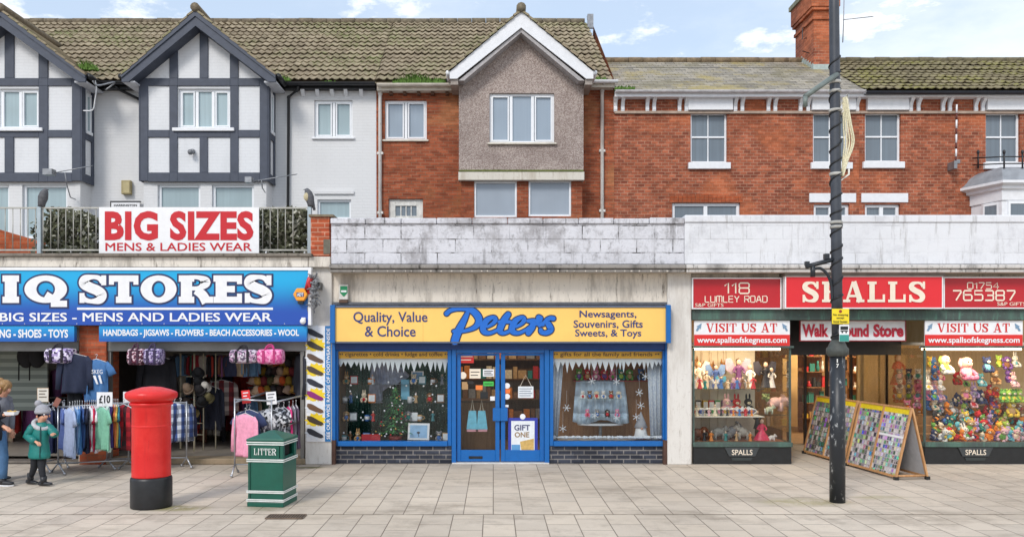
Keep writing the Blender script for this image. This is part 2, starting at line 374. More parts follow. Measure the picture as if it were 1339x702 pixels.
def serif_word(word, px0, px1, py0, py1, d, mat, parent, T=.26, thin=.13, slab=.13, over=.09, gap=.12, name='lettering', grow=0., y=None, widths={}):
    """slab-serif capitals drawn stroke by stroke; grow (in letter heights) swells them for an outline"""
    x0, x1, z0, z1 = X(px0, d), X(px1, d), Z(py1, d), Z(py0, d); hgt = z1 - z0
    WD = dict(I=.42, Q=1., S=.74, T=.84, O=.98, R=.9, E=.78, P=.8, A=.95, L=.76, V=.92, U=.92); WD.update(widths)
    tot = sum(.4 if ch == ' ' else WD[ch] for ch in word) + gap * (len(word) - 1); k = (x1 - x0) / (tot * hgt)
    mb = MB(); yy = [y if y is not None else d]; cx = [0.]
    def pt(p): return (x0 + (cx[0] + p[0]) * hgt * k, z0 + p[1] * hgt)
    def line(a, b, w):
        yy[0] -= .0001
        A, B = Vector(pt(a)), Vector(pt(b)); t = (B - A).normalized(); A -= t * grow * hgt; B += t * grow * hgt
        ww = w * hgt * (k if abs(t.y) > .6 else 1) + 2 * grow * hgt; ribbon(mb, [A, B], ww, yy[0])
    def curve(pts, ws):
        yy[0] -= .0001; P = [Vector(pt(p)) for p in smooth_path(pts)]; Wd = [q[0] for q in smooth_path([(w, 0) for w in ws])]
        if grow: P[0] -= (P[1] - P[0]).normalized() * grow * hgt; P[-1] += (P[-1] - P[-2]).normalized() * grow * hgt
        ribbon(mb, P, [w * hgt + 2 * grow * hgt for w in Wd], yy[0])
    def ring(cx_, rx, T_, t_):
        yy[0] -= .0001; n = 40; O_, I_ = [], []
        for q in range(n):
            a_ = 2 * math.pi * q / n; g = grow
            ox, oz = cx_ + (rx + g / k) * math.cos(a_), .5 + (.5 + g) * math.sin(a_); ix, iz = cx_ + (rx - T_ - g / k) * math.cos(a_), .5 + (.5 - t_ - g) * math.sin(a_)
            O_.append(pt((ox, oz))); I_.append(pt((ix, iz)))
        for q in range(n):
            r_ = (q + 1) % n; mb.quad(*[(p[0], yy[0], p[1]) for p in (O_[q], O_[r_], I_[r_], I_[q])][::-1])
    h = slab / 2
    for ch in word:
        if ch == ' ': cx[0] += .4 + gap; continue
        w = WD[ch]; st = over + T / 2
        def stem(x, top=True, bot=True, a=0., b=1.):
            line((x, a), (x, b), T)
            if bot: line((x - T / 2 - over, h), (x + T / 2 + over, h), slab)
            if top: line((x - T / 2 - over, 1 - h), (x + T / 2 + over, 1 - h), slab)
        if ch == 'I': stem(w / 2)
        elif ch in 'OQ':
            ring(w / 2, w / 2, T, thin * 1.25)
            if ch == 'Q': line((w * .5, .3), (w * .80, .02), T * .72); line((w * .62, -.03), (w * 1.0, -.03), slab)
        elif ch == 'T':
            stem(w / 2, top=False); line((0, 1 - h), (w, 1 - h), slab); line((thin / 2, .66), (thin / 2, 1), thin); line((w - thin / 2, .66), (w - thin / 2, 1), thin)
        elif ch == 'L': stem(st); line((0, h), (w, h), slab); line((w - thin / 2, 0), (w - thin / 2, .38), thin)
        elif ch == 'E':
            stem(st); line((0, h), (w, h), slab); line((0, 1 - h), (w, 1 - h), slab); line((st, .5), (w * .68, .5), slab)
            line((w - thin / 2, 0), (w - thin / 2, .34), thin); line((w - thin / 2, .68), (w - thin / 2, 1), thin); line((w * .68, .38), (w * .68, .62), thin * .8)
        elif ch in 'PR':
            stem(st); b = .46
            curve([(st, 1 - thin / 2), (w * .62, 1 - thin / 2), (w - T / 2, (1 + b) / 2 + .02), (w * .62, b + thin / 2), (st, b + thin / 2)], [thin, thin, T, thin, thin])
            if ch == 'R': curve([(w * .52, b), (w * .72, .30), (w * .86, 0.02)], [T * .8, T * .95, T]); line((w * .70, h), (w + .06, h), slab)
        elif ch == 'A':
            line((w * .16, .0), (w * .47, 1), thin); line((w * .82, 0), (w * .5, 1), T); line((w * .26, .30), (w * .74, .30), thin)
            line((0, h), (w * .34, h), slab); line((w * .62, h), (w, h), slab)
        elif ch == 'V':
            line((w * .18, 1), (w * .5, 0), T); line((w * .84, 1), (w * .54, 0), thin); line((0, 1 - h), (w * .4, 1 - h), slab); line((w * .66, 1 - h), (w, 1 - h), slab)
        elif ch == 'U':
            curve([(st, 1), (st, .38), (w * .34, .1), (w * .52, .06), (w * .7, .1), (w - thin * 1.1, .38), (w - thin * 1.1, 1)], [T, T, T * .8, thin, thin, thin, thin])
            line((0, 1 - h), (T + 2 * over, 1 - h), slab); line((w - thin * 2.6, 1 - h), (w, 1 - h), slab)
        elif ch == 'S':
            curve([(w * .84, .74), (w * .72, .90), (w * .48, .94), (w * .22, .87), (w * .18, .70), (w * .40, .56), (w * .66, .45), (w * .82, .29), (w * .74, .11), (w * .46, .06), (w * .22, .12), (w * .12, .27)],
                  [thin, thin * 1.1, thin, T * .8, T, T, T, T, T * .8, thin, thin * 1.1, thin])
            line((w - thin / 2 - .02, .64), (w - thin / 2 - .02, 1), thin); line((thin / 2 + .02, 0), (thin / 2 + .02, .36), thin)
        cx[0] += w + gap
    o = mb.build(name, mat, parent)
    return o

def techno(word, px0, px1, py0, py1, d, mat, parent, w=.13, name='lettering'):
    """squared wide lettering with rounded corners, drawn as thin strokes"""
    G = {'1': ([[(.0, .72), (.38, 1), (.38, 0)]], .42), '8': ([[(.14, .52), (0, .62), (0, .9), (.12, 1), (.88, 1), (1, .9), (1, .62), (.86, .52), (.14, .52)], [(.14, .52), (0, .42), (0, .1), (.12, 0), (.88, 0), (1, .1), (1, .42), (.86, .52)]], 1.), '0': ([[(.12, 0), (0, .12), (0, .88), (.12, 1), (.88, 1), (1, .88), (1, .12), (.88, 0), (.12, 0)]], 1.), '7': ([[(0, 1), (1, 1), (1, .85), (.38, 0)]], 1.), '5': ([[(.98, 1), (.04, 1), (.04, .6), (.88, .6), (1, .5), (1, .12), (.88, 0), (0, 0)]], 1.), '4': ([[(.78, 0), (.78, 1), (0, .32), (1.04, .32)]], 1.04), '6': ([[(.95, 1), (.12, 1), (0, .88), (0, .12), (.12, 0), (.88, 0), (1, .12), (1, .46), (.88, .57), (0, .57)]], 1.), '3': ([[(0, 1), (.88, 1), (1, .9), (1, .62), (.88, .52), (.25, .52)], [(.88, .52), (1, .42), (1, .1), (.88, 0), (0, 0)]], 1.),
         'L': ([[(0, 1), (0, .1), (.1, 0), (.9, 0)]], .9), 'U': ([[(0, 1), (0, .12), (.12, 0), (.88, 0), (1, .12), (1, 1)]], 1.), 'M': ([[(0, 0), (0, .9), (.1, 1), (1.1, 1), (1.2, .9), (1.2, 0)], [(.6, 1), (.6, 0)]], 1.2), 'E': ([[(.95, 1), (0, 1), (0, 0), (.95, 0)], [(0, .52), (.9, .52)]], .95), 'Y': ([[(0, 1), (.5, .45), (.5, 0)], [(1, 1), (.5, .45)]], 1.), 'R': ([[(0, 0), (0, 1), (.88, 1), (1, .9), (1, .58), (.88, .47), (0, .47)], [(.55, .47), (1, 0)]], 1.), 'A': ([[(0, 0), (.42, 1), (.62, 1), (1.04, 0)], [(.16, .34), (.88, .34)]], 1.04), 'D': ([[(0, 0), (0, 1), (.8, 1), (1, .85), (1, .15), (.8, 0), (0, 0)]], 1.)}
    G['O'] = G['0']; tot = sum(.6 if ch == ' ' else G[ch][1] for ch in word) + .32 * (len(word) - 1); x0, x1, z0, z1 = X(px0, d), X(px1, d), Z(py1, d), Z(py0, d); k = (x1 - x0) / tot; h = z1 - z0; cx = 0.; mb = MB(); yy = d - .002
    for ch in word:
        if ch != ' ':
            for st in G[ch][0]: yy -= .0001; ribbon(mb, [(x0 + (cx + a) * k, z0 + b * h) for a, b in st], w * h, yy)
        cx += (.6 if ch == ' ' else G[ch][1]) + .32
    return mb.build(name, mat, parent)
# ------------------------------------------------------------------ shared materials
WHITE = M((232, 233, 236), .45, .05); UPVC = M((238, 240, 243), .3, .03, spec=.5); CREAMY = M((214, 206, 192), .7, .18, 4)
TIMBER = M((70, 76, 90), .6, .12, 6, .1); BLACKP = M((32, 33, 37), .4, .2); GREYMET = M((150, 152, 156), .45, .2, metal=.6)
BRICK_OLD = mat_brick('old_red_brick', lin((186, 102, 70)), lin((142, 74, 52)), lin((156, 112, 88)), patch=lin((186, 128, 86)), dark=.65)
BRICK_RED = mat_brick('red_brick', lin((190, 108, 78)), lin((140, 76, 58)), lin((180, 138, 114)), bw=.175, patch=lin((202, 116, 76)), dark=.65, mort=.008)
BRICK_SMOOTH = mat_brick('rubbed_brick', lin((186, 96, 60)), lin((164, 80, 50)), lin((172, 108, 78)), dark=.25)
PBRICK = mat_painted_brick('painted_brick'); PPANEL = mat_painted_brick('painted_panel', (.74, .75, .77), .35)
PEBBLE = mat_pebbledash()
TILE_A = mat_tile('mossy_pantile', (lin((174, 160, 136)), lin((144, 130, 110)), lin((88, 80, 68))), lin((112, 126, 68)), mamt=.75)
TILE_D = mat_tile('green_tile', (lin((150, 140, 112)), lin((126, 116, 94)), lin((74, 68, 56))), lin((150, 150, 62)), .8, .9)
SLATE = mat_slate(); MOSS = M((104, 112, 62), .95, .3, 20, .6); LEAD = M((150, 154, 160), .6, .2, 3, .2)
GLASS_A = mat_pane('bay_window_glass', lin((160, 180, 185))); GLASS_B = mat_pane('gable_window_glass', lin((150, 164, 178)), .12); GLASS_C = mat_pane('sash_glass', lin((112, 124, 134)), .4)
GRASSM = M((100, 136, 56), .8, .35, 30)

def ground():
    m = NB('paving'); o = m.sep()
    near = m.math('LESS_THAN', o[1], 9.94)
    jit = m.math('MULTIPLY', m.math('FLOOR', m.math('DIVIDE', o[0], .372)), 0.)
    v = m.comb(m.math('ADD', o[1], m.math('MULTIPLY', near, .17)), m.math('ADD', o[0], m.math('MULTIPLY', near, .12)))
    c1, f = m.brick(v, .58, .372, .0065, (.92, .92, .92), (1.05, 1.04, 1.02), (.5, .5, .5), smooth=.25)
    base = m.mix(m.ramp(m.noise(.33, 5, .6), .3, .7), lin((194, 181, 165)), lin((214, 201, 185)))
    c = m.mix(1., base, c1, 'MULTIPLY')
    c = m.mix(m.math('MULTIPLY', m.ramp(m.noise(1.3, 8, .75), .47, .72), .5), c, lin((134, 122, 108)))
    c = m.mix(m.math('MULTIPLY', m.ramp(m.noise(60, 3, .6), .5, .8), .25), c, lin((112, 104, 96)))
    c = m.mix(m.math('MULTIPLY', m.ramp(m.noise(11, 4, .6), .66, .74), .3), c, lin((206, 200, 192)))
    jm = m.math('MULTIPLY', f, m.ramp(m.noise(1.7, 5, .7), .25, .6, .12, .72)); c = m.mix(jm, c, lin((112, 99, 88)))
    vo = m.n.new('ShaderNodeTexVoronoi'); vo.inputs['Scale'].default_value = 2.6; m.l.new(m.obj, vo.inputs['Vector']); gum = m.math('MULTIPLY', m.ramp(vo.outputs['Distance'], .062, .045), m.ramp(m.sep(vo.outputs['Color'])[0], .45, .5)); c = m.mix(m.math('MULTIPLY', gum, .55), c, lin((118, 108, 100)))
    wet = m.math('MULTIPLY', m.ramp(m.noise(.55, 6, .7, m.mapv((7, 1, 0), (1, 2.2, 1))), .50, .66), .42); c = m.mix(wet, c, lin((140, 128, 114)))
    # moss and damp where water stands round the pillar box, the bin and the lamp post; a dirty strip along the shops
    for (px, py, r, col, amt) in ((232, 664, .55, (128, 122, 66), .8), (345, 664, .5, (122, 118, 86), .55), (1050, 656, .85, (150, 142, 86), .5), (1150, 650, .5, (158, 150, 104), .4), (405, 611, .35, (104, 104, 52), .8)):
        d_ = F * CH / (py - HY); dx = m.math('SUBTRACT', o[0], X(px, d_)); dy = m.math('MULTIPLY', m.math('SUBTRACT', o[1], d_), 2.2)
        dist = m.math('SQRT', m.math('ADD', m.math('MULTIPLY', dx, dx), m.math('MULTIPLY', dy, dy)))
        k = m.math('MULTIPLY', m.ramp(dist, r, r * .25), m.ramp(m.noise(4.2, 6, .75), .32, .55)); c = m.mix(m.math('MULTIPLY', k, amt), c, lin(col))
    cross = m.ramp(m.math('ABSOLUTE', m.math('SUBTRACT', o[1], 9.94)), .022, .008); c = m.mix(m.math('MULTIPLY', cross, m.ramp(m.noise(2.2, 5), .3, .5, .2, .85)), c, lin((92, 84, 68)))
    m.set(Base_Color=c, Roughness=.88, Specular_IOR_Level=.25)
    h = m.math('SUBTRACT', m.math('MULTIPLY', m.noise(9, 6, .65), .35), m.math('ADD', f, cross)); m.bump(h, .55, .012)
    g = MB(); g.quad((-1500, -1500, -.03), (1500, -1500, -.03), (1500, 1500, -.03), (-1500, 1500, -.03))
    tag(g.build('ground', M((120, 112, 104), .9, .2, .2)), kind='structure')
    p = MB(); p.quad((-60, -14, 0), (60, -14, 0), (60, 16.9, 0), (-60, 16.9, 0)); tag(p.build('pavement', m.m), kind='structure')
ground()

# ------------------------------------------------------------------ builders for house parts
def window(parent, px0, px1, py0, py1, d, mull=(), trans=None, glass=GLASS_A, fw=.055, sill=None, sash=False, frame=UPVC, bars=(), back=.07, nofull=False):
    """a framed window set into an opening of the wall at distance d; mull are fractions across, trans a fraction up"""
    x0, x1, z0, z1 = X(px0, d), X(px1, d), Z(py1, d), Z(py0, d); y = d + back; mb = MB()
    mb.box(x0, x0 + fw, y, y + .07, z0, z1); mb.box(x1 - fw, x1, y, y + .07, z0, z1); mb.box(x0 + fw, x1 - fw, y, y + .07, z1 - fw, z1); mb.box(x0 + fw, x1 - fw, y, y + .07, z0, z0 + fw)
    for q in mull:
        xm = x0 + q * (x1 - x0); mb.box(xm - fw * .62, xm + fw * .62, y - .004, y + .066, z0 + fw, z1 - fw)
    if trans:
        zm = z0 + trans * (z1 - z0); mb.box(x0 + fw, x1 - fw, y + .008, y + .06, zm - fw * .45, zm + fw * .45)
    for q in bars:
        xm = x0 + q * (x1 - x0); mb.box(xm - .014, xm + .014, y + .016, y + .055, z0 + fw, z1 - fw)
    w = mb.build('window', frame, parent, bevel=.006)
    # opening lights: an inner frame proud of the main one
    edges = [0, *mull, 1]; cs = MB()
    if not sash and not nofull:
        for i in range(len(edges) - 1):
            if (i + len(mull)) % 2 == 1 and len(mull) > 1: continue
            a = x0 + edges[i] * (x1 - x0) + fw * .9; b = x0 + edges[i + 1] * (x1 - x0) - fw * .9; t = .035
            cs = MB()
            for q in ((a, a + t, z0 + fw * .9, z1 - fw * .9), (b - t, b, z0 + fw * .9, z1 - fw * .9), (a + t, b - t, z0 + fw * .9, z0 + fw * .9 + t), (a + t, b - t, z1 - fw * .9 - t, z1 - fw * .9)): cs.box(q[0], q[1], y - .012, y + .05, q[2], q[3])
            cs.build('casement', frame, w, bevel=.004)
    p = MB(); p.box(x0 + fw * .5, x1 - fw * .5, y + .045, y + .052, z0 + fw * .5, z1 - fw * .5); p.build('pane', glass, w)
    if sill:
        sx, sz, proud, mat = sill; q = MB(); q.box(x0 - sx, x1 + sx, d - proud, y + .02, z0 - sz, z0 - .002); q.build('sill', mat, w, bevel=.008)
    return w
def hole(px0, px1, py0, py1, d): return (X(px0, d), X(px1, d), Z(py1, d), Z(py0, d))

def pantiles(x0, x1, ye, ze, yr, zr, tw=.19, rows=15, xr=None, mat=TILE_A, name='roof', parent=None, amp=.034):
    """overlapping rows of wavy tiles from the eaves (ye, ze) to the ridge (yr, zr); xr = right end at the ridge"""
    mb = MB(); n = int((x1 - x0) / tw * 4); xr = x1 if xr is None else xr; sl_ = math.hypot(yr - ye, zr - ze); ny, nz = -(zr - ze) / sl_, (yr - ye) / sl_
    for r in range(rows):
        a, b = r / rows, (r + 1.18) / rows; b = min(b, 1.0)
        base = len(mb.v); jig = rnd.uniform(-.008, .008)
        for k in range(n + 1):
            u = k / n; t = (k + r * 0) % 4; wv = (0, .55, 1, .5)[t] * amp + (0, 0, .012, 0)[t]; wb = rnd.uniform(-.009, .009)
            for q, (s_, lift) in enumerate(((a, .030), (a, .050), (b, .0))):
                xe = x1 + (xr - x1) * s_; xx = x0 + u * (xe - x0)
                h = wv + lift + wb; mb.v.append((xx, ye + (yr - ye) * s_ + ny * h - (0 if q else 0), ze + (zr - ze) * s_ + nz * h + jig))
        for k in range(n):
            i = base + k * 3; j = i + 3; mb.face([i, j, j + 1, i + 1]); mb.face([i + 1, j + 1, j + 2, i + 2])
    # underside so that the roof is closed from behind
    mb.quad((x0, ye, ze - .05), (x0, yr, zr - .05), (xr, yr, zr - .05), (x1, ye, ze - .05))
    zb = ze - .1; mb.quad((xr, yr, zr - .02), (x0, yr, zr - .02), (x0, yr + (yr - ye), zb), (x1, yr + (yr - ye), zb))
    return mb.build(name, mat, parent)
def ridge_tiles(parent, x0, x1, y, z, mat, r=.11, step=.42):
    mb = MB(); x = x0
    while x < x1 - .05:
        e = min(x + step - .012, x1); q = rnd.uniform(-.008, .008); mb.tube([(x, y, z + q), (e, y, z + q + .006)], [r, r * .93], 10); x += step
    return mb.build('ridge', mat, parent)
def gutter(parent, x0, x1, y, z, mat, r=.06, name='gutter'):
    mb = MB(); n = 7; prof = [(r * math.cos(math.pi + math.pi * k / n), r * math.sin(math.pi + math.pi * k / n)) for k in range(n + 1)]
    pts = [(y + p, z + q) for p, q in prof] + [(y + r - .012, z)] + [(y + (r - .012) * math.cos(-math.pi * k / n), z + (r - .012) * math.sin(-math.pi * k / n)) for k in range(1, n)] + [(y - r + .012, z)]
    mb.prism(pts, x0, x1, 'x'); return mb.build(name, mat, parent)
def grass_tuft(px0, px1, d, py, hgt, label, n=220, name='grass_tuft', cat='weeds', dens=1.):
    """blades of grass growing in a gutter"""
    x0, x1, z = X(px0, d), X(px1, d), Z(py, d); mb = MB()
    for i in range(n):
        x = rnd.uniform(x0, x1); e = 1 - abs((x - x0) / (x1 - x0) * 2 - 1) ** 3; h = hgt * rnd.uniform(.35, 1.) * (.45 + .55 * e) * (.75 + .5 * mnoise.noise((x * 2.2, d, 0)))
        lx, ly = rnd.uniform(-.5, .5) * h, rnd.uniform(-.9, .5) * h; w = rnd.uniform(.008, .018); y = d + rnd.uniform(-.07, .10)
        mb.quad((x - w, y, z), (x + w, y, z), (x + lx * .4 + w * .8, y + ly * .3, z + h * .6), (x + lx * .4 - w * .8, y + ly * .3, z + h * .6))
        mb.quad((x + lx * .4 - w * .8, y + ly * .3, z + h * .6), (x + lx * .4 + w * .8, y + ly * .3, z + h * .6), (x + lx + .002, y + ly, z + h * .92), (x + lx - .002, y + ly, z + h * .92))
    return tag(mb.build(name, GRASSM, None, loc=((x0 + x1) / 2, d, z)), label, cat, 'weeds growing in the gutters')

HD = 20.6                                            # distance of the terrace's main wall
EZ, RY, RZ = Z(108, 20.4), 23.9, Z(30, 23.9)
# ------------------------------------------------------------------ half-timbered white house
A = thing('terraced_house', 'white painted house with dark half-timbered gables and mossy pantile roof', 'house', (X(246, HD), HD, 0), 'terraced houses above the shops')
AX0, AX1 = X(-420, HD), X(492, HD)
w1, w2 = (411, 461, 131, 180), (415, 459, 261, 352)
mb = MB(); mb.wall(AX0, AX1, 0, EZ + .1, HD, [hole(*w1, HD), hole(*w2, HD)]); mb.quad((AX0, HD, 0), (AX0, HD, EZ), (AX0, HD + 7, EZ), (AX0, HD + 7, 0))
mb.build('wall', PBRICK, A)
window(A, *w1, HD, (.5,), sill=(.06, .05, .06, WHITE)); window(A, *w2, HD, (), trans=.74, sill=(.06, .05, .06, WHITE), nofull=True)
lb = MB(); lb.box(X(411, HD), X(463, HD), HD - .05, HD - .003, Z(254, HD), Z(250, HD)); lb.build('window_hood', PBRICK, A)
pantiles(AX0, X(492, 20.4), 20.3, EZ, RY, RZ, parent=A)
ridge_tiles(A, AX0, X(488, RY), RY, RZ + .02, M((120, 108, 90), .9, .3, 12))
gutter(A, X(357, 20.3), X(491, 20.3), 20.28, Z(108, 20.28), BLACKP, .075); gutter(A, X(123, 20.3), X(176, 20.3), 20.28, Z(107, 20.28), BLACKP, .075)
mb = MB(); mb.box(X(-420, 20.45), X(491, 20.45), 20.42, HD - .003, Z(116, 20.4), Z(108, 20.4)); mb.build('fascia', BLACKP, A)
for px in (397, 416, 435, 453, 473):
    mb = MB(); mb.prism([(HD - .003, Z(117, HD)), (HD - .16, Z(117, HD)), (HD - .16, Z(121, HD)), (HD - .003, Z(127, HD))], X(px - 2.3, HD), X(px + 2.3, HD), 'x'); mb.build('corbel', WHITE, A)
def downpipe(parent, pts, mat, r=.035):
    mb = MB(); mb.tube(pts, r, 10)
    for p in pts[1:-1] if len(pts) > 3 else []: mb.ball(p, r * 1.35)
    p, q = pts[-2], pts[-1]; n = max(1, int((p[2] - q[2]) / 1.6))
    for i in range(1, n + 1):
        z = p[2] + (q[2] - p[2]) * i / (n + .5); mb.box(q[0] - r * 1.7, q[0] + r * 1.7, q[1] - r * .8, q[1] + r * 1.6, z - .03, z + .03)
    return mb.build('downpipe', mat, parent)
downpipe(A, [(X(391, 20.4), 20.34, Z(112, 20.3)), (X(388, 20.4), 20.42, Z(118, 20.4)), (X(377, 20.5), 20.53, Z(127, 20.5)), (X(376, 20.53), 20.54, Z(330, 20.54)), (X(376, 20.53), 20.54, .1)], BLACKP)
downpipe(A, [(X(152, 20.4), 20.34, Z(112, 20.3)), (X(155, 20.4), 20.42, Z(117, 20.4)), (X(186, 20.5), 20.53, Z(132, 20.5))], BLACKP)

def timber_bay(c, px0, px1, apex, wins, lower, side_win):
    """one projecting half-timbered gable bay; c = pixel column of its apex, px0..px1 its front"""
    D = 20.0; x0, x1, xc = X(px0, D), X(px1, D), X(c, D); k = (px1 - px0) / 166.; zt = Z(apex + 18, D)
    f = lambda v: px0 + (v - 184) * k                # columns measured on the bay beside the sign
    ze = Z(100, D); gz = Z(103, D)
    up = MB(); wx0, wx1 = f(233), f(301)
    holes = [hole(wx0, wx1, 116, 168, D)]
    up.wall(x0, x1, Z(232, D), gz, D, holes); up.v, up.f = up.v, up.f
    b = len(up.v); up.v += [(x0, D, gz), (x1, D, gz), (xc, D, zt)]; up.face([b, b + 1, b + 2])
    for x in (x0, x1): up.quad((x, D, Z(232, D)), (x, HD, Z(232, D)), (x, HD, gz), (x, D, gz))
    up.quad((x0, D, Z(232, D)), (x1, D, Z(232, D)), (x1, HD, Z(232, D)), (x0, HD, Z(232, D)))
    up.build('bay_wall', PPANEL, A)
    t = MB(); y0, y1 = D - .035, D - .002
    def bar(a, b_, u, v): t.box(X(f(a), D), X(f(b_), D), y0, y1, Z(v, D), Z(u, D))
    slope = (Z(apex + 20, D) - gz) / (x1 - xc)
    for (a, b_, u, v) in ((184, 194, 103, 237), (340, 350, 103, 237), (222, 232.6, 113, 226), (301.4, 312, 113, 226)): bar(a, b_, u, v)
    for (u, v) in ((103, 113), (170.5, 180), (226, 238)):
        segs = ((194, 222), (232.6, 301.4), (312, 340))
        for (a, b_) in segs: bar(a, b_, u, v)
    bar(222, 232.6, 103, 113); bar(301.4, 312, 103, 113); bar(261.5, 272, 180, 226); bar(222, 232.6, 226, 238); bar(301.4, 312, 226, 238)
    for (a, b_) in ((222, 233), (262 - 5.5, 262 + 5.5) if False else (261.5, 272.5), (301, 312)):   # gable studs cut to the rake
        xa, xb = X(f(a), D), X(f(b_), D); za, zb = gz + slope * ((x1 - xc) - abs(xa - xc)), gz + slope * ((x1 - xc) - abs(xb - xc))
        t.prism([(xa, gz), (xb, gz), (xb, zb), (xa, za)], y0, y1)
    for s_, x in ((-1, x0), (1, x1)):               # side framing
        o_ = .035 * s_; xa, xb = sorted((x + o_, x + .002 * s_))
        for (ya, yb, u, v) in ((D - .035, D + .16, 103, 237), (HD - .12, HD - .003, 103, 237), (D + .16, HD - .12, 103, 112), (D + .16, HD - .12, 171, 180), (D + .16, HD - .12, 226, 237)): t.box(xa, xb, ya, yb, Z(v, D), Z(u, D))
    t.build('timber_frame', TIMBER, A, bevel=.006)
    window(A, wx0, wx1, 116, 168, D, (.345, .655), glass=GLASS_A, sill=(.12, .085, .09, WHITE), fw=.06)
    if side_win:
        s_ = MB(); x = x1
        s_.box(x + .003, x + .035, D + .2, D + .26, Z(168, D), Z(118, D)); s_.box(x + .003, x + .035, HD - .2, HD - .14, Z(168, D), Z(118, D)); s_.box(x + .003, x + .035, D + .26, HD - .2, Z(122, D), Z(118, D)); s_.box(x + .003, x + .06, D + .18, HD - .12, Z(172, D), Z(168, D)); wv = s_.build('window', UPVC, A)
        s_ = MB(); s_.box(x + .002, x + .014, D + .26, HD - .2, Z(168, D), Z(122, D)); s_.build('pane', GLASS_A, wv)
    # lower storey
    lw = [hole(a, b_, 241, 352, D) for a, b_ in lower]
    lo = MB(); e = .05; lo.wall(x0 + e, x1 - e, 0, Z(232, D), D + .06, [(X(a, D + .06), X(b_, D + .06), Z(352, D), Z(241, D)) for a, b_ in lower])
    for x in (x0 + e, x1 - e): lo.quad((x, D + .06, 0), (x, HD, 0), (x, HD, Z(232, D)), (x, D + .06, Z(232, D)))
    lo.build('lower_wall', PBRICK, A)
    for a, b_ in lower: window(A, a, b_, 241, 352, D + .06, trans=.38, glass=GLASS_A, fw=.07, nofull=True)
    # roof, barge boards, soffit
    ov = X(168, 19.65) - X(184, D); rx0, rx1 = x0 - .3, x1 + .3; yf = 19.62; zr = Z(apex + 2, yf); zl = Z(97, yf)
    rf = MB()
    for s_, xe in ((-1, rx0), (1, rx1)):
        n = 9
        for i in range(n):
            a, b_ = i / n, min(1, (i + 1.1) / n); xa, za = xe + (xc - xe) * a, zl + (zr - zl) * a + .03; xb, zb = xe + (xc - xe) * b_, zl + (zr - zl) * b_
            rf.quad((xa, yf - .04, za), (xb, yf - .04, zb), (xb, 22.9, zb), (xa, 22.9, za)); rf.quad((xa, yf - .04, za), (xa, 22.9, za), (xa, 22.9, za - .05), (xa, yf - .04, za - .05))
            rf.quad((xa, yf - .04, za), (xa, yf - .04, za - .055), (xb, yf - .04, zb - .055), (xb, yf - .04, zb))
    rf.build('gable_roof', TILE_A, A)
    rt = MB(); rt.tube([(xc, yf - .06, zr + .03), (xc, 22.6, zr + .03)], .11, 10); rt.build('ridge', M((120, 108, 90), .9, .3, 12), A)
    bb = MB(); th = .36; zi = zr - .05
    for s_, xe in ((-1, rx0), (1, rx1)):
        q = [(xe, zl - .06), (xc, zi), (xc, zi - th), (xe, zl - .06 - .12)] if s_ > 0 else [(xe, zl - .06), (xe, zl - .18), (xc, zi - th), (xc, zi)]
        dx = xc - xe; bb.prism([(xe, zl - .03), (xe, zl - .19), (xe + dx * .09, zl - .19), (xc, zi - th), (xc, zi)] if s_ < 0 else [(xe, zl - .03), (xc, zi), (xc, zi - th), (xe + dx * .09, zl - .19), (xe, zl - .19)], yf, yf + .05)
        bb.prism([(xe, zl - .03), (xe, zl - .10), (xc, zi - .13), (xc, zi)] if s_ < 0 else [(xe, zl - .03), (xc, zi), (xc, zi - .13), (xe, zl - .10)], yf - .03, yf - .002)
        bb.quad((xe + dx * .09, yf + .05, zl - .19), (xc, yf + .05, zi - th), (xc, D, zi - th), (xe + dx * .09, D, zl - .19))
    bb.build('barge_board', TIMBER, A)
    for s_, xe in ((-1, rx0), (1, rx1)):
        sf = MB(); xa, xb = sorted((xe, x0 - .003 if s_ < 0 else x1 + .003)); sf.box(xa, xb, yf + .055, HD - .05, zl - .19, zl - .15); sf.build('soffit', M((206, 208, 214), .6, .1), A)
    for s_, xe in ((-1, rx0), (1, rx1)):
        mb = MB(); mb.tube([(xe + .05 * s_, yf + .05, zl - .03), (xe + .05 * s_, 20.25, zl - .05)], .07, 8); mb.build('gutter', BLACKP, A)
timber_bay(13, -80, 106, 10, None, ((-66, 12), (29, 88)), True)
timber_bay(263, 184, 350, 10, None, ((206, 262), (277, 332)), True)

# ------------------------------------------------------------------ red brick house with the pebbledashed gable
B = thing('terraced_house', 'red brick house with white barge boards round a pebbledashed gable', 'house', (X(646, HD), HD, 0), 'terraced houses above the shops')
bx0, bx1 = X(492, HD) + .002, X(803, HD)
u1, u2 = (503, 558, 131, 183), (508, 553, 260, 352)
mb = MB(); mb.wall(bx0, bx1, 0, EZ + .1, HD, [hole(*u1, HD), hole(*u2, HD)]); mb.quad((bx1, HD, 0), (bx1, HD + 7, 0), (bx1, HD + 7, EZ), (bx1, HD, EZ))
b = len(mb.v); mb.v += [(bx1, HD - .2, EZ), (bx1, HD + 6.6, EZ), (bx1 - .12, RY, RZ - .1)]; mb.face([b, b + 1, b + 2])
mb.build('wall', BRICK_OLD, B)
window(B, *u1, HD, (.5,), glass=GLASS_B, sill=(.05, .05, .06, CREAMY))
window(B, *u2, HD, (), trans=.72, glass=GLASS_C, fw=.17, frame=M((222, 220, 214), .7, .2, 8), bars=(.35, .5, .65), nofull=True)
D = 20.05; gx0, gx1, gc = X(600, D), X(763, D), X(681, D); zt = Z(34, D); gz = Z(104, D)
wc = (640, 725, 122, 187)
mb = MB(); mb.wall(gx0, gx1, Z(223, D), gz, D, [hole(*wc, D)]); b = len(mb.v); mb.v += [(gx0, D, gz), (gx1, D, gz), (gc, D, zt)]; mb.face([b, b + 1, b + 2])
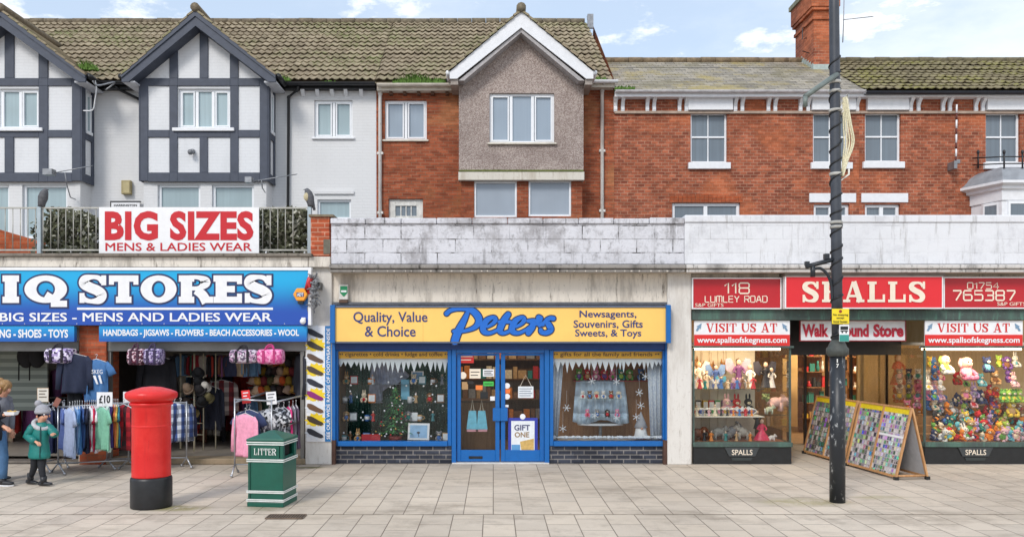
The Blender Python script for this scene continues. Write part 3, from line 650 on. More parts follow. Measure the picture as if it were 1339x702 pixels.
for x in (gx0, gx1): mb.quad((x, D, Z(223, D)), (x, HD, Z(223, D)), (x, HD, gz), (x, D, gz))
mb.quad((gx0, D, Z(223, D)), (gx1, D, Z(223, D)), (gx1, HD, Z(223, D)), (gx0, HD, Z(223, D)))
mb.build('gable_wall', PEBBLE, B)
window(B, *wc, D, (.335, .665), glass=GLASS_B, fw=.06, sill=(.05, .05, .07, CREAMY))
mb = MB(); mb.box(gx0 - .01, gx1 + .02, D - .03, D + .3, Z(236, D), Z(225, D)); mb.build('lintel', mat_render('peeling_paint', lin((214, 208, 196)), lin((150, 130, 104)), .7), B, bevel=.01)
mb = MB(); mb.box(gx0, gx1, D - .035, D + .1, Z(225, D) + .003, Z(222.5, D)); mb.build('drip_ledge', MOSS, B)
D2 = D + .12; l1, l2 = (620, 676, 237, 284), (691, 747, 236, 283)
mb = MB(); mb.wall(gx0 + .05, gx1 - .02, 0, Z(232, D2), D2, [hole(*l1, D2), hole(*l2, D2)])
for x in (gx0 + .05, gx1 - .02): mb.quad((x, D2, 0), (x, HD, 0), (x, HD, Z(232, D2)), (x, D2, Z(232, D2)))
mb.build('lower_wall', BRICK_OLD, B)
GLASS_D = mat_pane('blank_window_glass', lin((158, 168, 180)), .05)
for q in (l1, l2): window(B, *q, D2, glass=GLASS_D, fw=.05, nofull=True, back=.03)
pantiles(X(492, 20.4) + .002, X(800, 20.4), 20.3, EZ, RY, RZ, parent=B, xr=X(766, RY))
ridge_tiles(B, X(488, RY), X(765, RY), RY, RZ + .02, M((122, 112, 94), .9, .3, 12))
mb = MB(); mb.box(X(768, RY) - .05, X(768, RY) + .12, RY - .5, RY - .42, RZ - .35, RZ + .06); mb.lathe([(.07, 0), (.08, .12), (.06, .14)], (X(768, RY) + .03, RY - .3, RZ - .05), 10); mb.build('roof_vent', GREYMET, B)
gutter(B, X(493, 20.28), X(596, 20.28), 20.27, Z(110, 20.28), CREAMY, .07); gutter(B, X(768, 20.28), X(808, 20.28), 20.27, Z(105.5, 20.28), WHITE, .07)
mb = MB(); mb.box(X(493, 20.4), X(600, 20.4), 20.36, HD - .003, Z(119, 20.4), Z(111, 20.4)); mb.build('fascia', CREAMY, B); mb = MB(); mb.box(X(763, 20.4) + .003, X(803, 20.4), 20.36, HD - .003, Z(115, 20.4), Z(108, 20.4)); mb.build('fascia', CREAMY, B)
for px in (512, 530, 548, 566, 585):
    mb = MB(); mb.box(X(px - 2, HD), X(px + 2, HD), HD - .16, HD - .003, Z(126, HD), Z(121, HD) - .02); mb.build('corbel', M((96, 66, 48), .8, .2), B)
pipe_m = mat_render('weathered_pipe', lin((220, 216, 210)), lin((112, 72, 48)), .8)
downpipe(B, [(X(497, 20.3), 20.3, Z(112, 20.3)), (X(497, 20.4), 20.5, Z(117, 20.4)), (X(497.5, HD), 20.54, Z(124, HD)), (X(497.5, HD), 20.54, .1)], pipe_m, .045)
downpipe(B, [(X(790, 20.3), 20.3, Z(108, 20.3)), (X(789, 20.4), 20.5, Z(112, 20.4)), (X(787, HD), 20.54, Z(120, HD)), (X(787, HD), 20.54, .1)], pipe_m, .045)
yf = 19.66; rx0, rx1 = X(588, yf), X(776, yf); zr, zl = Z(15, yf), Z(94, yf); xc = X(681.5, yf)
rf = MB()
for s_, xe in ((-1, rx0 - .04), (1, rx1 + .04)):
    n = 9
    for i in range(n):
        a, b_ = i / n, min(1, (i + 1.1) / n); xa, za = xe + (xc - xe) * a, zl + (zr - zl) * a + .07; xb, zb = xe + (xc - xe) * b_, zl + (zr - zl) * b_ + .04
        rf.quad((xa, yf - .05, za), (xb, yf - .05, zb), (xb, 22.9, zb), (xa, 22.9, za)); rf.quad((xa, yf - .05, za), (xa, 22.9, za), (xa, 22.9, za - .05), (xa, yf - .05, za - .05))
        rf.quad((xa, yf - .05, za), (xa, yf - .05, za - .06), (xb, yf - .05, zb - .06), (xb, yf - .05, zb))
rf.build('gable_roof', TILE_A, B)
rt = MB(); rt.tube([(xc, yf - .06, zr + .08), (xc, 22.7, zr + .08)], .12, 10); rt.build('ridge', M((122, 112, 94), .9, .3, 12), B)
bb, si = MB(), MB(); th = .40
for s_, xe in ((-1, rx0), (1, rx1)):
    dx = xc - xe; P = [(xe, zl), (xe, zl - .17), (xe + dx * .10, zl - .17), (xc, zr - th), (xc, zr)]; bb.prism(P if s_ < 0 else P[::-1], yf, yf + .05)
    Q = [(xe + dx * .12, zl - .20), (xe + dx * .20, zl - .20), (xc, zr - th - .10), (xc, zr - th - .012)]; si.prism(Q if s_ < 0 else Q[::-1], yf + .05, D - .003)
bb.build('barge_board', WHITE, B); si.build('soffit', M((176, 172, 172), .7, .15), B)
for xa, xb in ((rx0 + .02, gx0 - .003), (gx1 + .003, rx1 - .02)): mb = MB(); mb.box(xa, xb, yf + .053, HD - .05, zl - .30, zl - .10); mb.build('eaves_box', M((160, 150, 142), .7, .2), B)
for s_, xe in ((-1, rx0), (1, rx1)):
    mb = MB(); mb.tube([(xe + .04 * s_, yf + .02, zl - .01), (xe + .04 * s_, 20.3, zl - .03)], .06, 8); mb.build('gutter', WHITE, B)

# ------------------------------------------------------------------ Victorian red brick pair
EZ2, RY2 = Z(118, 20.3), 23.3; RZ2 = Z(81, RY2)
XS = X(1128, 20.4)
def vict(x0, x1, label, sashes, lows, lint, roof):
    V = thing('terraced_house', label, 'house', ((x0 + x1) / 2, HD, 0), 'terraced houses above the shops')
    hs = [hole(*q, HD) for q in sashes] + [hole(*q, HD) for q in lows]
    mb = MB(); mb.wall(x0, x1, 0, EZ2 - .02, HD, hs)
    for x in (x0, x1): mb.quad((x, HD, 0), (x, HD + 5.4, 0), (x, HD + 5.4, EZ2), (x, HD, EZ2)); b = len(mb.v); mb.v += [(x, HD, EZ2 - .02), (x, HD + 5.4, EZ2 - .02), (x, RY2, RZ2 - .05)]; mb.face([b, b + 1, b + 2])
    mb.build('wall', BRICK_RED, V)
    for q in sashes: window(V, *q, HD, trans=.52, glass=GLASS_C, fw=.05, sash=True, bars=(.5,), sill=(.07, .17, .08, WHITE))
    for q in lows: window(V, *q, HD, (.5,), glass=GLASS_C, fw=.08, nofull=True)
    for q in lint: mb = MB(); mb.box(X(q[0], HD), X(q[1], HD), HD - .03, HD + .1, Z(q[3], HD), Z(q[2], HD)); mb.build('lintel', WHITE, V, bevel=.006)
    mb = MB(); mb.box(x0, x1, HD - .06, HD - .003, Z(149.5, HD), Z(146, HD)); mb.build('string_course', M((176, 156, 140), .8, .2, 5), V, bevel=.01)
    return V
C = vict(bx1 + .003, XS, 'red brick house under a pale weathered slate roof', ((903, 951, 147, 213), (1063, 1110, 147, 213)), ((879, 968, 265, 352), (1064, 1111, 267, 352)), ((1058, 1119, 253, 265),), None)
Dh = vict(XS + .003, X(1560, HD), 'red brick house with a mossy tiled roof and lead-topped bay window', ((1131, 1178, 147, 212), (1289, 1334, 147, 213)), ((1131, 1177, 267, 352),), ((1126, 1187, 253, 265),), None)
mb = MB(); x0 = bx1 - .02; n = 12
for i in range(n):
    a, b_ = i / n, min(1, (i + 1.08) / n); ya, za = 20.3 + (RY2 - 20.3) * a, EZ2 + (RZ2 - EZ2) * a + .014; yb, zb = 20.3 + (RY2 - 20.3) * b_, EZ2 + (RZ2 - EZ2) * b_
    mb.quad((x0, ya, za), (XS, ya, za), (XS, yb, zb), (x0, yb, zb)); mb.quad((x0, ya, za), (x0, ya, za - .02), (XS, ya, za - .02), (XS, ya, za))
mb.quad((XS, RY2, RZ2 - .01), (x0, RY2, RZ2 - .01), (x0, RY2 + 3, EZ2), (XS, RY2 + 3, EZ2)); mb.build('roof', SLATE, C)
pantiles(XS + .003, X(1560, HD), 20.3, EZ2, RY2, RZ2, mat=TILE_D, parent=Dh, tw=.21, rows=11, amp=.022)
ridge_tiles(C, x0, XS, RY2, RZ2 + .02, M((130, 112, 88), .9, .3, 10)); ridge_tiles(Dh, XS, X(1560, HD), RY2, RZ2 + .02, M((112, 104, 80), .9, .3, 10))
gutter(C, x0, XS, 20.26, EZ2 - .02, M((206, 204, 206), .5, .2), .065); gutter(Dh, XS + .003, X(1560, HD), 20.26, EZ2 - .05, M((30, 34, 44), .4, .2), .08)
for V, xa, xb in ((C, x0, XS), (Dh, XS + .003, X(1560, HD))):
    mb = MB(); mb.box(xa, xb, 20.32, 20.37, Z(127, 20.35), EZ2 - .03); mb.box(xa, xb, 20.372, HD - .003, Z(127, 20.35) + .01, Z(127, 20.35) + .05); mb.build('fascia', WHITE, V)
def bracket(V, px):
    x = X(px, HD); zt_ = Z(126.5, HD); zb_ = Z(147, HD); mb = MB(); pr = [(HD - .003, zb_), (HD - .05, zb_), (HD - .07, zb_ + .06), (HD - .055, zb_ + .14), (HD - .09, zb_ + .22), (HD - .16, zb_ + .28), (HD - .20, zt_ - .05), (HD - .20, zt_), (HD - .003, zt_)]
    mb.prism(pr[::-1], x - .045, x + .045, 'x'); mb.build('bracket', WHITE, V, bevel=.006)
for px in (804.5, 814, 846, 855, 888, 897, 961, 970, 1004, 1013, 1046, 1056): bracket(C, px)
for px in (1120,): bracket(C, px)
for px in (1190, 1200, 1232, 1241, 1275, 1284, 1345, 1355): bracket(Dh, px)
for V, q in ((C, (899, 957)), (C, (1060, 1117)), (Dh, (1132, 1186)), (Dh, (1288, 1342))):
    mb = MB(); mb.box(X(q[0], HD), X(q[1], HD), HD - .12, HD - .003, Z(146, HD) + .01, Z(129.5, HD)); mb.build('window_head', WHITE, V, bevel=.008)
arch = MB()
for i in range(17):
    xa, xb = X(876 + i * 5.6, HD), X(876 + (i + 1) * 5.6 - .5, HD); arch.box(xa, xb, HD - .012, HD + .02, Z(265, HD) - .0, Z(254 + abs(i - 8) * .25, HD))
arch.build('brick_arch', BRICK_SMOOTH, C)
# chimney
cx0, cx1, cy0, cy1 = X(1064, 22.4), X(1064, 22.4) + .60, 22.4, 23.75; ctop = Z(-30, 22.4)
mb = MB(); mb.box(cx0, cx1, cy0, cy1, RZ2 - 1.6, ctop)
for i, (z, o) in enumerate(((Z(26, 22.4), .04), (Z(14, 22.4), .07), (Z(10, 22.4), .10))): mb.box(cx0 - o, cx1 + o, cy0 - o, cy1 + o, z, z + (.09, .08, .5)[i])
ch = mb.build('chimney', BRICK_RED, C)
mb = MB(); mb.box(cx0 - .15, cx1 + .15, cy0 - .15, cy1 + .15, Z(-12, 22.4), Z(-18, 22.4)); mb.build('chimney_cap', M((140, 140, 120), .9, .3, 6, .4), C)
mb = MB(); zf = 9.62
for i in range(6): y = 22.42 + i * .16; mb.box(cx0 - .02, cx0 - .003, y, y + .17, EZ2 + (y - 20.3) / 3 * (RZ2 - EZ2) - .02, EZ2 + (y - 20.3) / 3 * (RZ2 - EZ2) + .17)
mb.box(cx0 - .03, cx1 + .03, cy0 - .05, cy0 - .003, EZ2 + (cy0 - 20.3) / 3 * (RZ2 - EZ2) - .03, EZ2 + (cy0 - 20.3) / 3 * (RZ2 - EZ2) + .13); mb.build('flashing', M((176, 188, 184), .6, .15), C)
# canted bay with lead roof
bp = [(X(1258, HD), HD), (X(1276, 20.1), 20.1), (X(1312, 19.55), 19.55), (X(1500, 19.55), 19.55)]
bp = [(X(1270, HD), HD - .002), (X(1310, 19.7), 19.7), (X(1480, 19.7), 19.7), (X(1520, HD), HD - .002)]
def offs(o_): return [(bp[0][0] - o_ * 1.3, bp[0][1]), (bp[1][0] - o_ * .5, bp[1][1] - o_), (bp[2][0] + o_ * .5, bp[2][1] - o_), (bp[3][0] + o_ * 1.3, bp[3][1])]
def bay_ring(o_, z): return [(x, y, z) for x, y in offs(o_)]
zc = Z(247, 19.7)
def bay_layer(name, mat, prof):
    mb = MB(); mb.rings([bay_ring(o_, z) for o_, z in prof]); return mb.build(name, mat, Dh)
bay_layer('bay_wall', WHITE, [(0, 0), (0, Z(262, 19.7))]); bay_layer('bay_frieze', WHITE, [(.03, Z(262, 19.7) + .002), (.03, Z(249, 19.7)), (.10, Z(247, 19.7)), (.10, Z(244, 19.7)), (.22, Z(240, 19.6)), (.22, Z(236.5, 19.6))])
bay_layer('bay_roof', LEAD, [(.20, Z(236.5, 19.6) + .002), (.10, Z(230, 19.6)), (.04, Z(224, 19.6)), (-.06, Z(219, 19.6)), (-.14, Z(216, 19.6))])
mb = MB(); o_ = .02
for k, (px, d_) in enumerate(((1279, HD - .15), (1313, 19.75), (1337, 19.75), (1365, 19.75), (1395, 19.75))):
    mb.tube([(X(px, d_), d_, Z(220, d_)), (X(px, d_), d_, Z(200, d_))], .022, 6); mb.ball((X(px, d_), d_, Z(199, d_)), .035, rz=.06)
for zz in (207, 216): mb.tube([(X(1272, HD - .15), HD - .15, Z(zz, HD - .15)), (X(1313, 19.75), 19.75, Z(zz - 2, 19.75)), (X(1395, 19.75), 19.75, Z(zz - 2, 19.75))], .016, 6)
mb.build('bay_cresting', BLACKP, Dh)
for (pa, da, pb, db) in ((1284, 20.2, 1304, 19.84), (1317, 19.7, 1345, 19.7), (1348, 19.7, 1376, 19.7)):
    mb = MB(); z0_, z1_ = Z(352, 19.7), Z(263, 19.7); xa, ya, xb, yb = X(pa, da), da - .03, X(pb, db), db - .03
    def seg(u0, u1, zz0, zz1, pr):
        pa_, pb_ = (xa + (xb - xa) * u0, ya + (yb - ya) * u0), (xa + (xb - xa) * u1, ya + (yb - ya) * u1)
        mb.rings([[(pa_[0], pa_[1] - pr, zz0), (pb_[0], pb_[1] - pr, zz0), (pb_[0], pb_[1] + .06, zz0), (pa_[0], pa_[1] + .06, zz0)], [(pa_[0], pa_[1] - pr, zz1), (pb_[0], pb_[1] - pr, zz1), (pb_[0], pb_[1] + .06, zz1), (pa_[0], pa_[1] + .06, zz1)]])
    seg(0, .1, z0_, z1_, .02); seg(.9, 1, z0_, z1_, .02); seg(.1, .9, z1_ - .07, z1_, .02); w_ = mb.build('window', UPVC, Dh); mb = MB(); seg(.1, .9, z0_, z1_ - .07, .004); mb.build('pane', GLASS_C, w_)

# weeds
grass_tuft(514, 582, 20.27, 110, .30, 'long strip of bright grass in the cream gutter beside the pebbledashed gable', 520)
grass_tuft(101, 127, 20.27, 92, .30, 'bright weed clump in the valley beside the cropped half-timbered gable', 200)
grass_tuft(364, 380, 20.27, 106, .22, 'small weed tuft at the foot of the bay beside the black downpipe', 90)
grass_tuft(778, 792, 20.27, 105, .18, 'small grass tuft above the white downpipe at the pebbledashed gable', 80)
grass_tuft(804, 830, 20.27, 117, .16, 'low grass tuft at the corner of the slate roof', 120)
grass_tuft(418, 440, 20.27, 108, .07, 'thin moss growing on the black gutter of the white house', 60)
# ------------------------------------------------------------------ the parade of shops
WD = 14.0
def mat_wpar():
    m = NB('white_painted_blocks'); u = m.mapv((.11, .065, 0), vec=m.uvw()); rc, rf = m.brick(u, .62, .232, .010, smooth=.8)
    c = m.mix(m.math('MULTIPLY', m.ramp(m.noise(1.8, 7, .75), .47, .68), .4), lin((222, 223, 227)), lin((168, 168, 174))); c = m.mix(m.math('MULTIPLY', m.ramp(m.noise(5, 6, .75, m.mapv(scale=(1.4, 1.4, .16))), .52, .66), .45), c, lin((140, 136, 132))); c = m.mix(m.math('MULTIPLY', m.math('MULTIPLY', rf, m.ramp(m.noise(1.9, 4), .46, .62)), .35), c, lin((120, 118, 118)))
    m.set(Base_Color=c, Roughness=.7); m.bump(m.math('SUBTRACT', m.noise(9, 5, .7), m.math('MULTIPLY', rf, .2)), .5, .015); return m.m
CLEAR = mat_glass('shop_glass', .5); CONC = mat_render('stained_concrete', lin((222, 214, 202)), lin((78, 64, 50)), .85)
RENDER = mat_render('stained_render', lin((232, 223, 210)), lin((78, 62, 48)), .9); PILLAR = mat_render('pillar_paint', lin((220, 216, 210)), lin((130, 112, 92)), .5)
WPAR = mat_wpar(); BLOCK = mat_block()
SHUT = M((138, 136, 132), .5, .12, 3, metal=.5); DARKIN = M((52, 48, 46), .8, .3); INFLOOR = M((104, 98, 92), .5, .15, 3)
BLUE = M((8, 98, 172), .4, .06); REDS = M((206, 38, 48), .35, .05, 2); SIGNW = M((236, 236, 238), .35, .04)
BLACKT = M((34, 36, 38), .35, .2); GREENB = mat_render('verdigris', lin((72, 84, 80)), lin((98, 150, 130)), .6)
NAVY = M((26, 36, 84), .5, .05); BLUEBR = mat_brick('engineering_brick', lin((70, 74, 86)), lin((50, 52, 62)), lin((134, 130, 128)), .23, .077, dark=.4, mort=.010)

def PXB(mb, px0, px1, py0, py1, d, dep): mb.box(X(px0, d), X(px1, d), d, d + dep, Z(py1, d), Z(py0, d)); return mb
def roomshell(parent, x0, x1, y0, y1, z0, z1, wallm, floorm, ceilm):
    mb = MB(); mb.quad((x0, y0, z0), (x0, y1, z0), (x0, y1, z1), (x0, y0, z1)); mb.quad((x1, y0, z0), (x1, y0, z1), (x1, y1, z1), (x1, y1, z0)); mb.quad((x0, y1, z0), (x1, y1, z0), (x1, y1, z1), (x0, y1, z1)); mb.build('inner_wall', wallm, parent)
    mb = MB(); mb.quad((x0, y0, z0), (x1, y0, z0), (x1, y1, z0), (x0, y1, z0)); mb.build('floor', floorm, parent)
    mb = MB(); mb.quad((x0, y0, z1), (x0, y1, z1), (x1, y1, z1), (x1, y0, z1)); mb.build('ceiling', ceilm, parent)

# ---- clothes shop
SA = thing('shop', 'single storey clothes shop with open shutters under the blue fascia sign', 'shop', (X(200, WD), WD, 0), 'shops of the parade')
ax0, ax1 = X(-330, WD), X(434, WD); ZR = Z(333, 13.9)
mb = MB(); mb.wall(ax0, X(400, WD), 0, ZR - .02, WD, [(X(-210, WD), X(103, WD), .0, Z(447, WD)), (X(139, WD), X(400, WD), .0, Z(447, WD))], .3); mb.build('wall', CONC, SA)
mb = MB(); mb.box(X(103, 13.93) + .01, X(139, 13.93), 13.93, 14.4, 0, Z(426, 13.93)); mb.build('brick_pier', mat_brick('orange_brick', lin((196, 104, 70)), lin((174, 84, 56)), lin((170, 110, 84)), dark=.2), SA)
mb = MB(); mb.box(X(400, WD) + .002, X(435, WD) - .003, 13.94, 15.0, 0, Z(346, WD)); mb.build('pillar', PILLAR, SA, bevel=.01)
mb = MB(); PXB(mb, -330, 432, 335.5, 349.5, 13.84, .5); mb.build('fascia_beam', CONC, SA, bevel=.012)
mb = MB(); PXB(mb, -330, 407, 331, 335, 13.76, .6); mb.build('coping', mat_render('dark_coping', lin((128, 120, 110)), lin((58, 54, 48)), .8), SA, bevel=.008)
mb = MB(); mb.box(ax0, ax1, 14.36, 20.5, ZR - .12, ZR - .02); mb.build('roof', M((110, 108, 106), .9, .2, 2), SA)
for a, b_ in ((-210, 103), (139, 401)):
    mb = MB(); PXB(mb, a, b_, 446, 459, 13.97, .28)
    for i in range(4): mb.box(X(a, 13.96), X(b_, 13.96), 13.962, 13.972, Z(448 + i * 3.2, 13.96) - .012, Z(448 + i * 3.2, 13.96))
    mb.build('shutter_box', SHUT, SA)
for px in (104.5, 140.5, 393):
    mb = MB(); mb.box(X(px, 14), X(px + 5, 14), 13.99, 14.06, .1, Z(459, 14)); mb.build('shutter_guide', SHUT, SA)
mb = MB(); mb.box(X(139, WD), X(400, WD), 13.93, 14.3, 0, .10); mb.build('step', mat_render('worn_step', lin((150, 132, 108)), lin((90, 84, 56)), .7), SA, bevel=.015)
mb = MB(); mb.box(X(-210, WD), X(103, WD), 14.02, 14.3, 0, .05); mb.build('threshold', M((112, 104, 96), .8, .2), SA, bevel=.01)
roomshell(SA, X(-210, WD), X(400, WD), 14.3, 18.4, .095, 2.75, M((158, 152, 146), .8, .2, 2), M((150, 142, 132), .45, .15, 3), M((226, 224, 218), .8, .05))
mb = MB(); mb.box(X(108, 14.4), X(136, 14.4), 14.4, 16.2, .097, 2.74); mb.build('partition', DARKIN, SA)

# blue fascia sign
def mat_iq():
    m = NB('printed_blue_sign'); z = m.sep()[2]; m.set(Base_Color=m.mix(m.ramp(z, .18, .82), lin((30, 78, 172)), lin((20, 168, 222))), Roughness=.35); return m.m
d = 13.72
sg = thing('fascia_sign', 'long blue fascia sign reading IQ STORES in white slab capitals', 'sign', (X(160, d), d, Z(425, d)))
mb = MB(); PXB(mb, -330, 403, 353.5, 425, d, .1); mb.build('board', mat_iq(), sg)
mb = MB(); PXB(mb, -330, 407, 349.6, 353.3, d - .02, .12); mb.box(X(403.2, d), X(407, d), d - .02, d + .1, Z(425, d), Z(353.5, d)); mb.build('frame', SIGNW, sg)
IQN = M((38, 48, 92), .5, .02)
for wd_, a, b_ in (('IQ', 1, 88), ('STORES', 103.5, 356)):
    kw = dict(T=.36, thin=.16, slab=.23, over=.07, gap=.07 if wd_ == 'STORES' else .10, widths=dict(I=.62, Q=1.28, S=.9, T=.95, O=1.16, R=1.05, E=.92))
    serif_word(wd_, a, b_, 360, 396, d, IQN, sg, grow=.065, y=d - .004, **kw); serif_word(wd_, a, b_, 360, 396, d, SIGNW, sg, y=d - .009, **kw)
mb = MB(); mb.box(X(101, d), X(357, d), d - .006, d - .002, Z(405, d), Z(402, d)); mb.build('rule', SIGNW, sg)
text('BIG SIZES - MENS AND LADIES WEAR', 0, 355, 409, 420, d - .004, SIGNW, sg, .018)
def mat_strip():
    m = NB('printed_blue_strip'); z = m.sep()[2]; m.set(Base_Color=m.mix(m.ramp(z, .0, .24), lin((24, 92, 176)), lin((28, 148, 212))), Roughness=.35); return m.m
STRIP = mat_strip()
for lab, a, b_, s_, ta, tb in (('blue strip sign ending in SHOES and TOYS left of the brick pier', -205, 97, 'CLOTHING - SHOES - TOYS', -38, 89), ('blue strip sign reading HANDBAGS - JIGSAWS - FLOWERS - BEACH ACCESSORIES - WOOL', 129.5, 401, 'HANDBAGS - JIGSAWS - FLOWERS - BEACH ACCESSORIES - WOOL', 135, 391)):
    q = thing('strip_sign', lab, 'sign', (X((a + b_) / 2, d), d, Z(446.5, d)), 'blue strip signs'); mb = MB(); PXB(mb, a, b_, 426.2, 446.5, d + .01, .09); mb.build('board', STRIP, q); text(s_, ta, tb, 430.5, 441.5, d + .006, SIGNW, q, .03)

# BIG SIZES banner on the railing
d = 14.1
q = thing('banner', 'white banner with red BIG SIZES lettering fixed to the roof railing', 'banner', (X(234, d), d, Z(331, d)))
mb = MB(); PXB(mb, 129.5, 338.5, 271, 331, d, .02); mb.build('board', SIGNW, q)
RED2 = M((196, 18, 34), .5, .03)
text('BIG SIZES', 137, 331.5, 276, 314.5, d - .004, RED2, q, .045, space=1.06); text('MENS & LADIES WEAR', 138, 329, 317.5, 328, d - .004, RED2, q, .011)
# railing with posts
d = 14.2
q = thing('roof_railing', 'thin grey metal railing along the edge of the clothes shop roof', 'railing', (X(180, d), d, ZR))
RAILM = M((176, 174, 166), .5, .15, metal=.3); zt, zb = Z(272, d), Z(327, d)
for px in (-200, 52, 405):
    mb = MB(); mb.box(X(px, d) - .035, X(px, d) + .035, d - .035, d + .035, ZR - .05, zt + .02); mb.build('post', M((168, 180, 186), .5, .1, metal=.4), q, bevel=.006)
mb = MB()
for z in (zt, zb): mb.box(X(-330, d), X(405, d), d - .012, d + .012, z - .014, z + .014)
mb.build('rail', RAILM, q)
for i in range(70):
    px = -300 + i * 9.9
    if px > 402 or px < -60 or 134 < px < 334: continue
    mb = MB(); x = X(px, d); mb.tube([(x, d, zb + .014), (x, d, zt - .014)], .0085, 6); mb.build('baluster', RAILM, q)
# roof-edge brick pier and low wall
mb = MB(); mb.box(X(408, 14), X(432, 14), 13.9, 14.3, ZR - .02, Z(285, 14)); q = tag(mb.build('brick_pier', mat_brick('pier_brick', lin((196, 100, 66)), lin((180, 86, 58)), lin((204, 150, 124)), dark=.1), None, loc=(X(420, 14), 14.1, ZR)), 'short orange brick pier at the end of the roof railing', 'pier')
mb = MB(); mb.box(X(405, 13.95), X(437, 13.95), 13.86, 14.34, Z(285, 14) + .002, Z(282, 14)); mb.build('cap', M((128, 116, 96), .9, .2), q)
mb = MB(); mb.box(X(423, 13.89), X(432, 13.89), 13.885, 13.897, Z(332, 13.9), Z(313, 13.9)); mb.build('missing_brick_patch', M((112, 108, 96), .9, .2), q)
mb = MB(); y = 16.5; mb.prism([(X(-120, y), ZR - .02), (X(52, y), ZR - .02), (X(52, y), Z(316, y)), (X(-30, y), Z(292, y)), (X(-120, y), Z(292, y))], y, y + .22); q = tag(mb.build('garden_wall', BRICK_SMOOTH, None, loc=(X(0, y), y, ZR)), 'low sloping brick wall on the roof behind the railing', 'wall')
def leafy(name, label, px0, px1, py0, d, dep, n):
    x0, x1, z0, z1 = X(px0, d), X(px1, d), ZR - .02, Z(py0, d)
    q = thing(name, label, 'shrub', ((x0 + x1) / 2, d, z0), 'shrubs behind the roof railing'); mb = MB(); mb2 = MB()
    for i in range(n):
        u = rnd.random(); x = x0 + u * (x1 - x0); top = z1 - (z1 - z0) * (.5 * max(0, abs(u * 2 - 1) - .35) ** 1.2) * (1 if 'rounded' in label else .1) + .06 * mnoise.noise((x * 5, 0, 0)); z = z0 + (top - z0) * rnd.random() ** .8; y = d + rnd.uniform(-dep, dep)
        s_ = rnd.uniform(.03, .06); a = rnd.uniform(0, 6.3); t = rnd.uniform(-1, 1); ux, uz = math.cos(a) * s_, math.sin(a) * s_; vx, vz = -math.sin(a) * s_ * .5, math.cos(a) * s_ * .5
        mb.cur = 0 if rnd.random() < .78 else 1; mb.quad((x - ux, y, z - uz), (x + vx, y + t * s_, z + vz), (x + ux, y, z + uz), (x - vx, y - t * s_, z - vz))
    for i in range(14):
        x = rnd.uniform(x0 + .1, x1 - .1); mb2.tube([(x, d, z0), (x + rnd.uniform(-.1, .1), d + rnd.uniform(-.1, .1), z0 + (z1 - z0) * .8)], [.014, .006], 5)
    mb.build('foliage', [M((92, 94, 70), .75, .4, 8), M((178, 176, 160), .7, .2, 8)], q); mb2.build('stems', M((74, 62, 52), .9, .2), q)
leafy('shrub', 'rounded olive shrub behind the railing beside the BIG SIZES banner', 56, 132, 275, 15.0, .4, 2200)
leafy('shrub', 'clipped dense shrub behind the railing next to the brick pier', 334, 404, 275, 14.75, .3, 2200)
# two bird scarers on the posts
def bird(label, px, flip, chest):
    d = 14.2; q = thing('decoy_bird', label, 'decoy bird', (X(px, d), d, zt + .02), 'decoy birds on the railing posts'); s_ = flip; mb = MB(); b0 = Vector((X(px, d), d, zt + .02))
    def P(x, z): return b0 + Vector((x * s_, 0, z))
    mb.tube([P(-.03, .0), P(-.035, .05), P(-.01, .16), P(.01, .24), P(.03, .29), P(.03, .325)], [.05, .062, .082, .07, .048, .02], 12); mb.tube([P(.04, .31), P(.10, .30)], [.018, .003], 6); mb.tube([P(-.05, .10), P(-.10, -.06)], [.045, .02], 8, flat=.4)
    mb.build('body', M((88, 88, 92), .7, .3, 18), q)
    if chest: mb = MB(); mb.ball(P(.03, .17) + Vector((0, -.05, 0)), .055, .04, .075, tilt=None); mb.build('breast', M((196, 184, 150), .7, .2, 20), q)
bird('dark plastic decoy bird on the railing post near the shrub', 57, 1, False); bird('pale breasted decoy bird on the railing post beside the brick pier', 404, -1, True)

# ---- parapets over the newsagent and the gift shop
SB = thing('shop', 'single storey newsagent shop with blue frontage and a stained block parapet', 'shop', (X(655, WD), WD, 0), 'shops of the parade')
SC = thing('shop', 'single storey gift shop with a black base and a bright white parapet', 'shop', (X(1190, WD), WD, 0), 'shops of the parade')
d = 13.74; xm = X(895, d)
mb = MB(); mb.box(X(433, d), xm - .002, d, d + .25, Z(345.5, d), Z(293, d)); mb.build('parapet', BLOCK, SB, bevel=.01)
for i in range(10):
    a = 432.5 + i * 46.3; b_ = min(a + 45.6, 894.6); mb = MB(); j = rnd.uniform(-.006, .006); mb.box(X(a, d), X(b_, d), d - .03 + j, d + .28, Z(293, d) + .002, Z(285.5 + rnd.uniform(-.5, .5), d)); mb.build('coping_stone', BLOCK, SB, bevel=.012)
mb = MB(); mb.box(xm, X(1500, d), d - .015, d + .25, Z(345.5, d), Z(291.5, d)); mb.build('parapet', WPAR, SC, bevel=.01)
mb = MB(); mb.box(xm, X(1500, d), d - .035, d + .28, Z(291.5, d) + .002, Z(281.5, d)); mb.build('coping', WPAR, SC, bevel=.015)
LEDGE = mat_render('rotten_ledge', lin((176, 170, 164)), lin((40, 36, 34)), 1.)
